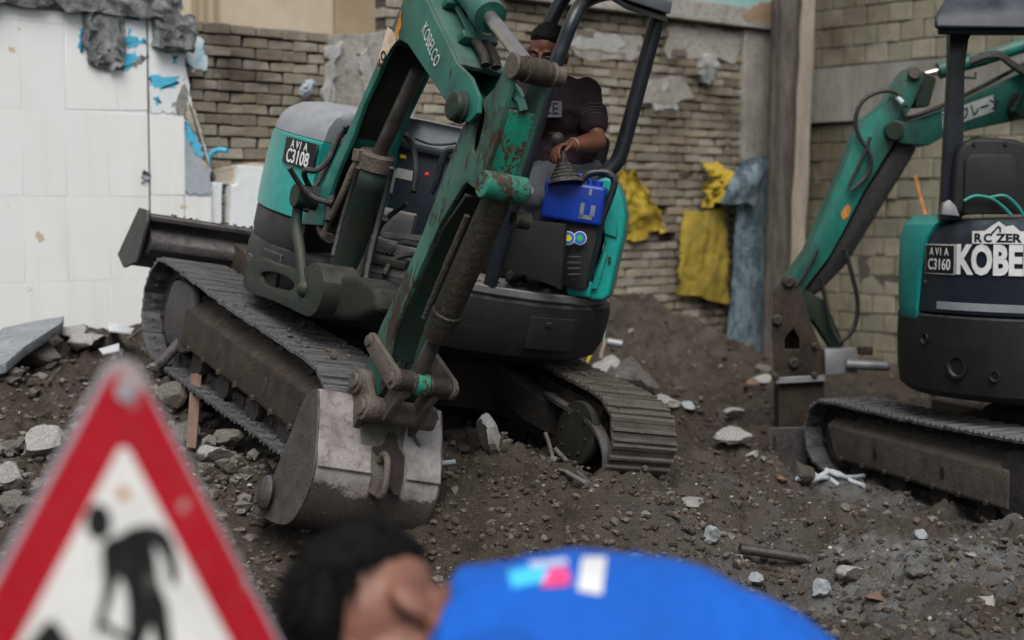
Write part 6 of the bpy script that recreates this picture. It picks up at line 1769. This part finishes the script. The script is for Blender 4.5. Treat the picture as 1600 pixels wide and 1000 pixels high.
# ------------------------------------------------------------ road works sign in front
YS = 1.72; SY, SR = 42, 3.6
apex = at(193, 539, YS)
SO = Matrix.Rotation(rad(SY), 3, 'Z') @ Matrix.Rotation(rad(SR), 3, 'Y') @ Matrix.Rotation(rad(-4), 3, 'X')
ux, uz, un = SO @ Vector((1, 0, 0)), SO @ Vector((0, 0, 1)), SO @ Vector((0, -1, 0))
SM = Matrix((ux, uz, un)).transposed().to_4x4(); SM.translation = apex
sgn_ = empty('road_sign', SM)
tag(sgn_, 'worn red bordered triangular roadworks sign with black digging figure', 'sign')
SIDE = .68
def tri(side, top, n=6, rr=.02):
    """rounded triangle hanging from its apex at (0, top)"""
    hgt = side * math.sqrt(3) / 2; cs = [(0, top), (side / 2, top - hgt), (-side / 2, top - hgt)]; out = []
    for i in range(3):
        p = Vector(cs[i]); a = (Vector(cs[i - 1]) - p).normalized(); b = (Vector(cs[(i + 1) % 3]) - p).normalized()
        d = rr * math.sqrt(3); c = p + (a + b).normalized() * rr * 2
        a0 = math.atan2(*(p + a * d - c).yx); a1 = math.atan2(*(p + b * d - c).yx)
        while a1 > a0: a1 -= 2 * math.pi
        if a0 - a1 > math.pi * 1.4: a1 += 2 * math.pi
        out += [tuple(c + Vector((math.cos(a0 + (a1 - a0) * k / n), math.sin(a0 + (a1 - a0) * k / n))) * rr) for k in range(n + 1)]
    return out
def sign_mat(name, base, chipc, wear):
    k = NT(name); n1 = k.noise(9, 5, 0.6); n2 = k.noise(42, 5, 0.7); n3 = k.noise(14, 2, 0.5)
    col = k.mix(k.ramp(n1, (.35, 0.0), (.7, 1.0)), base, tuple(c * .82 for c in base))
    chip = k.ramp(k.math('ADD', k.math('MULTIPLY', n1, .4), k.math('MULTIPLY', n3, .6)), (.70 - wear, 0.0), (.73 - wear, 1.0))
    col = k.mix(chip, col, chipc)
    col = k.mix(k.math('MULTIPLY', k.ramp(n2, (.5, 0.0), (.75, 1.0)), .25), col, (.12, .10, .09))
    return k.fin(col, .5)
M_['signred'] = sign_mat('worn_red_sign_film', (.40, .007, .018), (.36, .28, .28), .13)
M_['signwhite'] = sign_mat('grimy_white_sign_film', (.74, .745, .73), (.50, .48, .43), .05)
M_['signrim'] = sign_mat('scuffed_grey_sign_metal', (.36, .36, .40), (.18, .15, .13), .06)
M_['signblack'] = sign_mat('worn_black_sign_film', (.010, .011, .011), (.10, .125, .11), .115)
mb = MB(); mb.prism(tri(SIDE + .022, .011, rr=.026), -.004, 0.0, 'z'); sp1 = mb.build('sign_plate', M_['signrim'], sgn_, .001, 1)
mb = MB(); mb.prism(tri(SIDE, 0), .0002, .0008, 'z'); mb.build('red_border', M_['signred'], sp1)
mb = MB(); mb.prism(tri(SIDE - .185, -.1065, rr=.008), .001, .0016, 'z'); mb.build('white_field', M_['signwhite'], sp1)
def spx(pts):
    return [(q.x, q.y) for q in (on_plane(x, y, SM, 2, .002) for x, y in pts)]
figs = [
  [(147,786),(160,788),(170,798),(174,815),(172,832),(162,842),(150,844),(139,836),(133,820),(135,800)],
  [(166,842),(182,838),(205,824),(232,820),(252,824),(266,838),(274,862),(278,900),(272,918),(264,906),(260,880),(250,862),(240,850),(244,880),(248,912),(262,945),(268,1000),(272,1080),(250,1080),(246,1010),(236,975),(226,1000),(214,1060),(204,1100),(184,1100),(196,1040),(200,985),(200,945),(196,918),(186,900),(180,918),(172,945),(164,965),(150,1000),(150,970),(158,945),(162,915),(160,885),(158,860)],
  [(72,972),(82,968),(92,978),(108,1004),(130,1050),(20,1060),(40,1010),(58,988)],
  [(150,975),(160,966),(185,985),(230,1010),(228,1018),(180,996)]]
for f in figs:
    mb = MB(); mb.prism(spx(f), .0018, .0024, 'z'); mb.build('figure_print', M_['signblack'], sp1)
mb = MB(); mb.prism([tuple(p) for p in circ(*spx([(193,772)])[0], .007, 12)], .0018, .0022, 'z'); mb.build('rust_spot', M_['orange'], sp1)
mb = MB(); c = spx([(196,612)])[0]; mb.prism(circ(c[0], c[1], .012, 16), .0012, .004, 'z'); mb.build('rivet', M_['signrim'], sp1, .001, 1)
# its legs behind the plate
SMi = SM.inverted()
bot = SIDE * math.sqrt(3) / 2
for s in (-1, 1):
    a_ = SM @ Vector((s * .20, -bot + .06, -.015)); g_ = Vector((a_.x, a_.y, gz(a_.x, a_.y) - .03))
    mb = MB(SMi); mb.tube([SM @ Vector((s * .03, -.2, -.016)), SM @ Vector((s * .20, -bot + .04, -.016)), g_], .011, 8); mb.build('leg', M_['signrim'], sgn_, 0)
a_ = SM @ Vector((0, -.22, -.02)); g_ = Vector((a_.x + un.x * -.5, a_.y + un.y * -.5, 0)); g_.z = gz(g_.x, g_.y) - .03
mb = MB(SMi); mb.tube([a_, g_], .011, 8); mb.build('stay', M_['signrim'], sgn_, 0)
# ------------------------------------------------------------ rubble on the ground
_T = None
def ground_hit(px, py, y0=3.2, y1=14.0):
    ys = np.linspace(y0, y1, 500); d = ray(px, py)
    xs = d.x / d.y * ys; zs = EYE + d.z / d.y * ys
    below = zs < ground_z(xs, ys)
    if not below.any(): return None
    k = int(np.argmax(below)); return Vector((xs[k], ys[k], float(ground_z(xs[k:k+1], ys[k:k+1])[0])))
def chunk_mesh(name, mat, seed, sub=2, flat=.75, cuts=7):
    r_ = random.Random(seed); bm = bmesh.new(); bmesh.ops.create_icosphere(bm, subdivisions=sub, radius=1.0); ph = [r_.uniform(0, 9) for _ in range(6)]
    planes = [(Vector((r_.gauss(0, 1), r_.gauss(0, 1), r_.gauss(0, 1))).normalized(), r_.uniform(.45, .85)) for _ in range(cuts)]
    for v in bm.verts:
        for n_, d in planes:
            k = v.co.dot(n_)
            if k > d: v.co -= n_ * (k - d)
        c_ = v.co.copy(); w_ = .07 * math.sin(3.1 * c_.x + ph[0]) * math.sin(4.3 * c_.y + ph[1]) + .05 * math.sin(8 * c_.z + ph[2]) * math.sin(7 * c_.x + ph[3])
        v.co += c_ * w_ + Vector((r_.gauss(0, .02), r_.gauss(0, .02), r_.gauss(0, .02))); v.co.z *= flat
    me = bpy.data.meshes.new(name); bm.to_mesh(me); bm.free(); me.materials.append(mat)
    me.shade_smooth(); me.set_sharp_from_angle(angle=rad(24)); return me
def put(name, me, p, sc, rot, label, cat, group=None, sink=.3):
    o = bpy.data.objects.new(name, me); COL.objects.link(o)
    o.location = p + Vector((0, 0, sc[2] * (1 - 2 * sink) * .7)); o.scale = sc; o.rotation_euler = rot
    return tag(o, label, cat, group)
CM = {k: [chunk_mesh('stone', M_[k], 100 + i + 31 * j, 3, .8) for i in range(5)] for j, k in enumerate(('stone', 'palestone', 'darkstone', 'brickstone', 'blueshard'))}
# stones one can point at: (px, py of the foot, width px, height px, kind, label)
NAMED = [(55, 562, 78, 44, 'stone', 'beige broken stone in front of the tilted grey slab'), (70, 712, 46, 52, 'palestone', 'pale jagged stone near the sign left edge'),
 (336, 722, 44, 34, 'palestone', 'white rounded stone at the foot of the rusty bar'), (348, 697, 60, 26, 'stone', 'flat grey stone touching the rusty bar'), (14, 705, 42, 26, 'stone', 'dark grey stone cut by the photo edge'),
 (984, 618, 76, 66, 'stone', 'large grey boulder behind the working excavator track'), (948, 590, 44, 44, 'palestone', 'pale block leaning on the large grey boulder'), (765, 706, 40, 66, 'palestone', 'upright pale slab of stone under the excavator'), (735, 700, 46, 36, 'stone', 'dull stone beside the upright pale slab'),
 (712, 690, 30, 26, 'darkstone', 'small dark stone under the excavator belly'), (1082, 794, 46, 18, 'palestone', 'flat white stone on the soil right of the track'), (1108, 843, 24, 24, 'blueshard', 'blue grey shard near the dark pipe'), (1331, 908, 44, 30, 'palestone', 'pale pinkish stone on the lime dust'),
 (1368, 938, 28, 18, 'brickstone', 'broken brick piece lying on the lime dust'), (1432, 902, 30, 18, 'stone', 'rounded grey stone by the lime dust edge'), (1184, 918, 26, 18, 'blueshard', 'blue grey shard between pipe and lime dust'), (1278, 935, 28, 24, 'blueshard', 'wet looking shard on the lime dust'),
 (1540, 948, 40, 20, 'palestone', 'pale stone at the right end of the lime dust'), (1148, 694, 50, 22, 'palestone', 'flat pale stone between both excavators'), (1150, 652, 34, 14, 'palestone', 'small white stone below the blue metal sheet'), (1076, 640, 24, 14, 'blueshard', 'pale blue shard behind the track end'), (1040, 634, 40, 20, 'palestone', 'white shard touching the track end'),
 (140, 540, 90, 30, 'palestone', 'heap of pale mortar lumps at the white wall foot'), (115, 530, 40, 24, 'palestone', 'pale mortar lump beside the tilted slab'), (12, 770, 36, 50, 'palestone', 'white crumpled lump at the photo edge'), (20, 800, 60, 34, 'stone', 'rough grey stone under the white lump'), (270, 640, 40, 40, 'stone', 'brown grey stone left of the rusty bar'), (285, 700, 44, 46, 'stone', 'large dull stone between sign and rusty bar'),
 (1190, 600, 24, 18, 'palestone', 'white stone at the foot of the blue metal sheet'), (1172, 606, 20, 14, 'brickstone', 'reddish brick bit near the blue metal sheet'), (1192, 585, 22, 20, 'stone', 'rough stone beside the breaker'), (1250, 752, 34, 36, 'darkstone', 'dark lump leaning on the grey blade'), (1222, 762, 12, 10, 'brickstone', 'orange brick crumb by the grey blade'),
 (1322, 880, 20, 10, 'stone', 'small stone behind the pinkish stone'), (640, 640, 20, 30, 'stone', 'stone wedged behind the bucket'), (1440, 842, 16, 18, 'blueshard', 'pointed blue shard in the soil pit'), (1390, 700, 20, 10, 'stone', 'grey pebble by the parked track')]
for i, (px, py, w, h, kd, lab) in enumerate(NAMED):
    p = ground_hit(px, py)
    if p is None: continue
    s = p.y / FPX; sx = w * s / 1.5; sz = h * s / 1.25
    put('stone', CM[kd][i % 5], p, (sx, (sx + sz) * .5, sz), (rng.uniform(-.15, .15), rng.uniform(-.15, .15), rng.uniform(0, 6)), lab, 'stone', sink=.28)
# nothing tells these apart
zones = [(0, 560, 440, 800, 108, (8, 26)), (690, 700, 1060, 830, 34, (6, 15)), (1050, 620, 1600, 990, 85, (6, 17)), (950, 500, 1200, 640, 26, (5, 14)), (690, 640, 800, 720, 16, (10, 28)), (200, 520, 330, 700, 26, (10, 28))]
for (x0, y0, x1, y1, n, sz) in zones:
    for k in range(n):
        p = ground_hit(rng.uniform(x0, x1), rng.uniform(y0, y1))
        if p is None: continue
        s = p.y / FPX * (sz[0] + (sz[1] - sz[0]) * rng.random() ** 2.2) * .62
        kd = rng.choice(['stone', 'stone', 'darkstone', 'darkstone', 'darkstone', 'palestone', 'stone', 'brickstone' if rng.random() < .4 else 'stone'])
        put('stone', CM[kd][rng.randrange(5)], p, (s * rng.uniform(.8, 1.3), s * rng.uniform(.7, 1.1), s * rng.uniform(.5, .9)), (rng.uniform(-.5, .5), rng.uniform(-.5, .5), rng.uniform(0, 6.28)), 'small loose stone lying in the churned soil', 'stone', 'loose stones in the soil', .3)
# gravel and crumbs
def scatter(name, mats, N, smin, smax, seed, label, box=(-30, 1630, 520, 1000)):
    r_ = np.random.RandomState(seed); mb_v, mb_f, mi = [], [], []
    bm = bmesh.new(); bmesh.ops.create_icosphere(bm, subdivisions=1, radius=1); bv = np.array([v.co[:] for v in bm.verts]); bf = np.array([[v.index for v in f.verts] for f in bm.faces]); bm.free()
    M_k = 0; allv = []; allf = []; allm = []
    px = r_.uniform(box[0], box[1], N); py = box[2] + (box[3] - box[2]) * r_.uniform(0, 1, N) ** 0.8
    for a, b in zip(px, py):
        d = ray(a, b); ys = np.linspace(4.4, 14, 240); xs = d.x / d.y * ys; zs = EYE + d.z / d.y * ys
        below = zs < GZI(xs, ys)
        if not below.any(): continue
        k = int(np.argmax(below)); x, y = xs[k] + r_.normal() * .01, ys[k] + r_.uniform(-.03, .03)
        s = (smin + (smax - smin) * r_.uniform() ** 3)
        z = GZI(np.array([x]), np.array([y]))[0] + s * .15
        v = bv * r_.uniform(.65, 1.2, bv.shape) * np.array([s * r_.uniform(.7, 1.4), s, s * r_.uniform(.45, .9)])
        an = r_.uniform(0, 6.28); c_, s_ = math.cos(an), math.sin(an)
        v = v @ np.array([[c_, s_, 0], [-s_, c_, 0], [0, 0, 1]]) + np.array([x, y, z])
        allf.append(bf + len(allv) * len(bv)); allv.append(v); allm += [int(r_.randint(0, len(mats)))] * len(bf)
    co = np.concatenate(allv); fa = np.concatenate(allf)
    me = bpy.data.meshes.new(name); me.from_pydata(co.tolist(), [], fa.tolist())
    for m in mats: me.materials.append(m)
    me.polygons.foreach_set('material_index', np.array(allm, np.int32)); me.update()
    return tag(link(bpy.data.objects.new(name, me)), label, kind='stuff')
# fast lookup of the ground height
_gxs, _gys = np.arange(-4, 5, .02), np.arange(4, 15, .02)
_gz = ground_z(*[a.ravel() for a in np.meshgrid(_gxs, _gys)]).reshape(len(_gys), len(_gxs))
def GZI(x, y):
    i = np.clip(((np.asarray(x) + 4) / .02).astype(int), 0, len(_gxs) - 1); j = np.clip(((np.asarray(y) - 4) / .02).astype(int), 0, len(_gys) - 1)
    return _gz[j, i]
def crumb(name, col, var=.3):
    return plain(name, col, .9, 0, var, 40, 0, .3)
scatter('gravel', [crumb('soil_crumb', (.062, .050, .040)), crumb('dark_crumb', (.038, .030, .024)), crumb('soil_crumb_pale', (.105, .090, .075)), crumb('soil_crumb_brown', (.068, .055, .044))], 16000, .004, .022, 5, 'soil crumbs and clods covering the ground')
scatter('gravel', [crumb('grey_grit', (.19, .185, .175)), crumb('pale_grit', (.36, .355, .345)), crumb('brown_grit', (.13, .105, .085)), crumb('grey_grit_dark', (.12, .118, .115))], 2200, .003, .013, 6, 'grey grit and stone chips scattered over the soil')
scatter('rubble', [M_['stone'], M_['darkstone'], M_['darkstone'], M_['stone'], M_['stone']], 900, .012, .052, 9, 'broken stone and mortar bits mixed into the soil', (-30, 470, 520, 830))
scatter('rubble', [M_['stone'], M_['darkstone'], M_['darkstone'], M_['stone']], 500, .008, .034, 10, 'broken stone bits mixed into the open ground', (640, 1630, 560, 1000))
# slabs, bars, sticks, pipe
def lay(name, pts, Ys, mat, label, cat, th=.03, bevel=.006):
    P = [at(x, y, Y) for (x, y), Y in zip(pts, Ys)]; n_ = (P[1] - P[0]).cross(P[-1] - P[0]).normalized() * th
    if n_.z > 0: n_ = -n_
    mb = MB(); mb.loft([P, [p + n_ for p in P]]); return tag(mb.build(name, M_[mat], None, bevel, 2), label, cat)
M_['boardmat'] = plain('chalky_white_board', (.42, .44, .46), .8, 0, .2, 12, 0, .2)
M_['slabmat'] = rough_mat('stained_slab_concrete', (.20, .22, .25), (.28, .30, .33), (.10, .09, .08), 5, .8)
lay('concrete_slab', [(-40,545),(4,512),(60,500),(100,494),(96,504),(40,540),(10,566),(-40,576)], [8.3, 8.7, 8.8, 8.85, 8.6, 8.2, 8.0, 8.0], 'slabmat', 'tilted blue grey concrete slab against the white wall foot', 'slab', .06)
lay('board', [(166,502),(210,513),(205,520),(170,516)], [8.9, 8.8, 8.6, 8.7], 'boardmat', 'white board scrap at the foot of the white wall', 'board', .01, .001)
lay('board', [(154,545),(186,536),(186,546),(160,552)], [8.3, 8.3, 8.1, 8.1], 'boardmat', 'small white flat scrap above the sign tip', 'board', .01, .001)
lay('flat_bar', [(298,584),(315,583),(306,700),(291,698)], [7.35, 7.35, 6.95, 6.95], 'rust_bar', 'rusty flat steel bar standing aslant in the rubble', 'bar', .012, .002) if 'rust_bar' in M_ else None
M_['rust_bar'] = rusty('orange_rust_bar', (.13, .075, .055), (.17, .11, .085), (.07, .04, .03), 3, .85, .1, .3)
lay('flat_bar', [(298,584),(315,583),(306,700),(291,698)], [7.35, 7.35, 6.95, 6.95], 'rust_bar', 'rusty flat steel bar standing aslant in the rubble', 'bar', .012, .002)
def rod(name, pts, r, mat, label, cat):
    mb = MB(); P = []
    for p in pts:
        if len(p) == 3: P.append(at(*p))
        else: P.append(ground_hit(*p) + Vector((0, 0, r * .8)))
    mb.tube(P, r, 10, True, 3 if len(P) > 2 else 0); return tag(mb.build(name, M_[mat], None, 0), label, cat)
rod('iron_pipe', [(1156, 868), (1258, 879)], .021, 'darkrod', 'dark iron pipe lying on the soil', 'pipe')
rod('steel_rod', [(852, 676, 6.35), (860, 700, 6.32), (863, 716, 6.3), (858, 732)], .009, 'pin', 'bent thin steel rod standing beside the track', 'rod')
rod('steel_rod', [(866, 700, 6.32), (892, 728, 6.28), (922, 764)], .011, 'pin', 'long steel rod leaning down from the track', 'rod')
rod('steel_rod', [(884, 742), (916, 768)], .010, 'plate', 'short grey rod lying below the long rod', 'rod')
rod('steel_rod', [(247, 572, 7.6), (262, 556, 7.6), (283, 532, 7.65)], .026, 'blade', 'thick steel tie lying against the left track', 'rod')
rod('stick', [(200, 530, 8.3), (228, 509, 8.3)], .010, 'post', 'thin dark stick left of the track', 'stick')
rod('stick', [(54, 574), (90, 571), (120, 566)], .012, 'darkstone', 'dark branch lying in the rubble heap', 'stick')
rod('stick', [(72, 606), (95, 578)], .012, 'post', 'pale stick lying above the dark branch', 'stick')
rod('stick', [(655, 728, 6.4), (712, 722, 6.4)], .012, 'greyplaster', 'bluish stick on the soil right of the bucket', 'stick')
rod('stick', [(1040, 752, 6.4), (1040, 774, 6.4)], .006, 'pin', 'short wire pin at the track end', 'stick')
for pts in ([(1246,752),(1262,744),(1280,752)], [(1275,752),(1300,744),(1330,756),(1350,762)], [(1290,742),(1320,750),(1352,748)], [(1262,760),(1290,756),(1310,768)]):
    rod('plastic_strip', pts, .013, 'greyplaster', 'grey plastic strip heaped at the parked track end', 'plastic strip')['group'] = 'plastic strips'
lay('plastic_sheet', [(922,512),(946,512),(944,526),(924,524)], [10.6, 10.6, 10.4, 10.4], 'blueflake2' if 'blueflake2' in M_ else 'turquoise', 'pale turquoise plastic scrap behind the excavator', 'plastic scrap', .02, .004)
rod('stick', [(918, 566, 10.2), (926, 546, 10.2), (938, 530, 10.25)], .010, 'yellow', 'yellow strip poking out of the rubble behind the excavator', 'stick')
rod('stick', [(938, 560, 10.2), (946, 530, 10.25)], .012, 'plank', 'pale wooden stick behind the excavator', 'stick')
mb = MB(); mb.cyl(at(948, 534, 10.4), at(972, 538, 10.4), .03, 14); tag(mb.build('can', M_['plate'], None, .004, 1), 'small grey tin behind the excavator', 'tin')
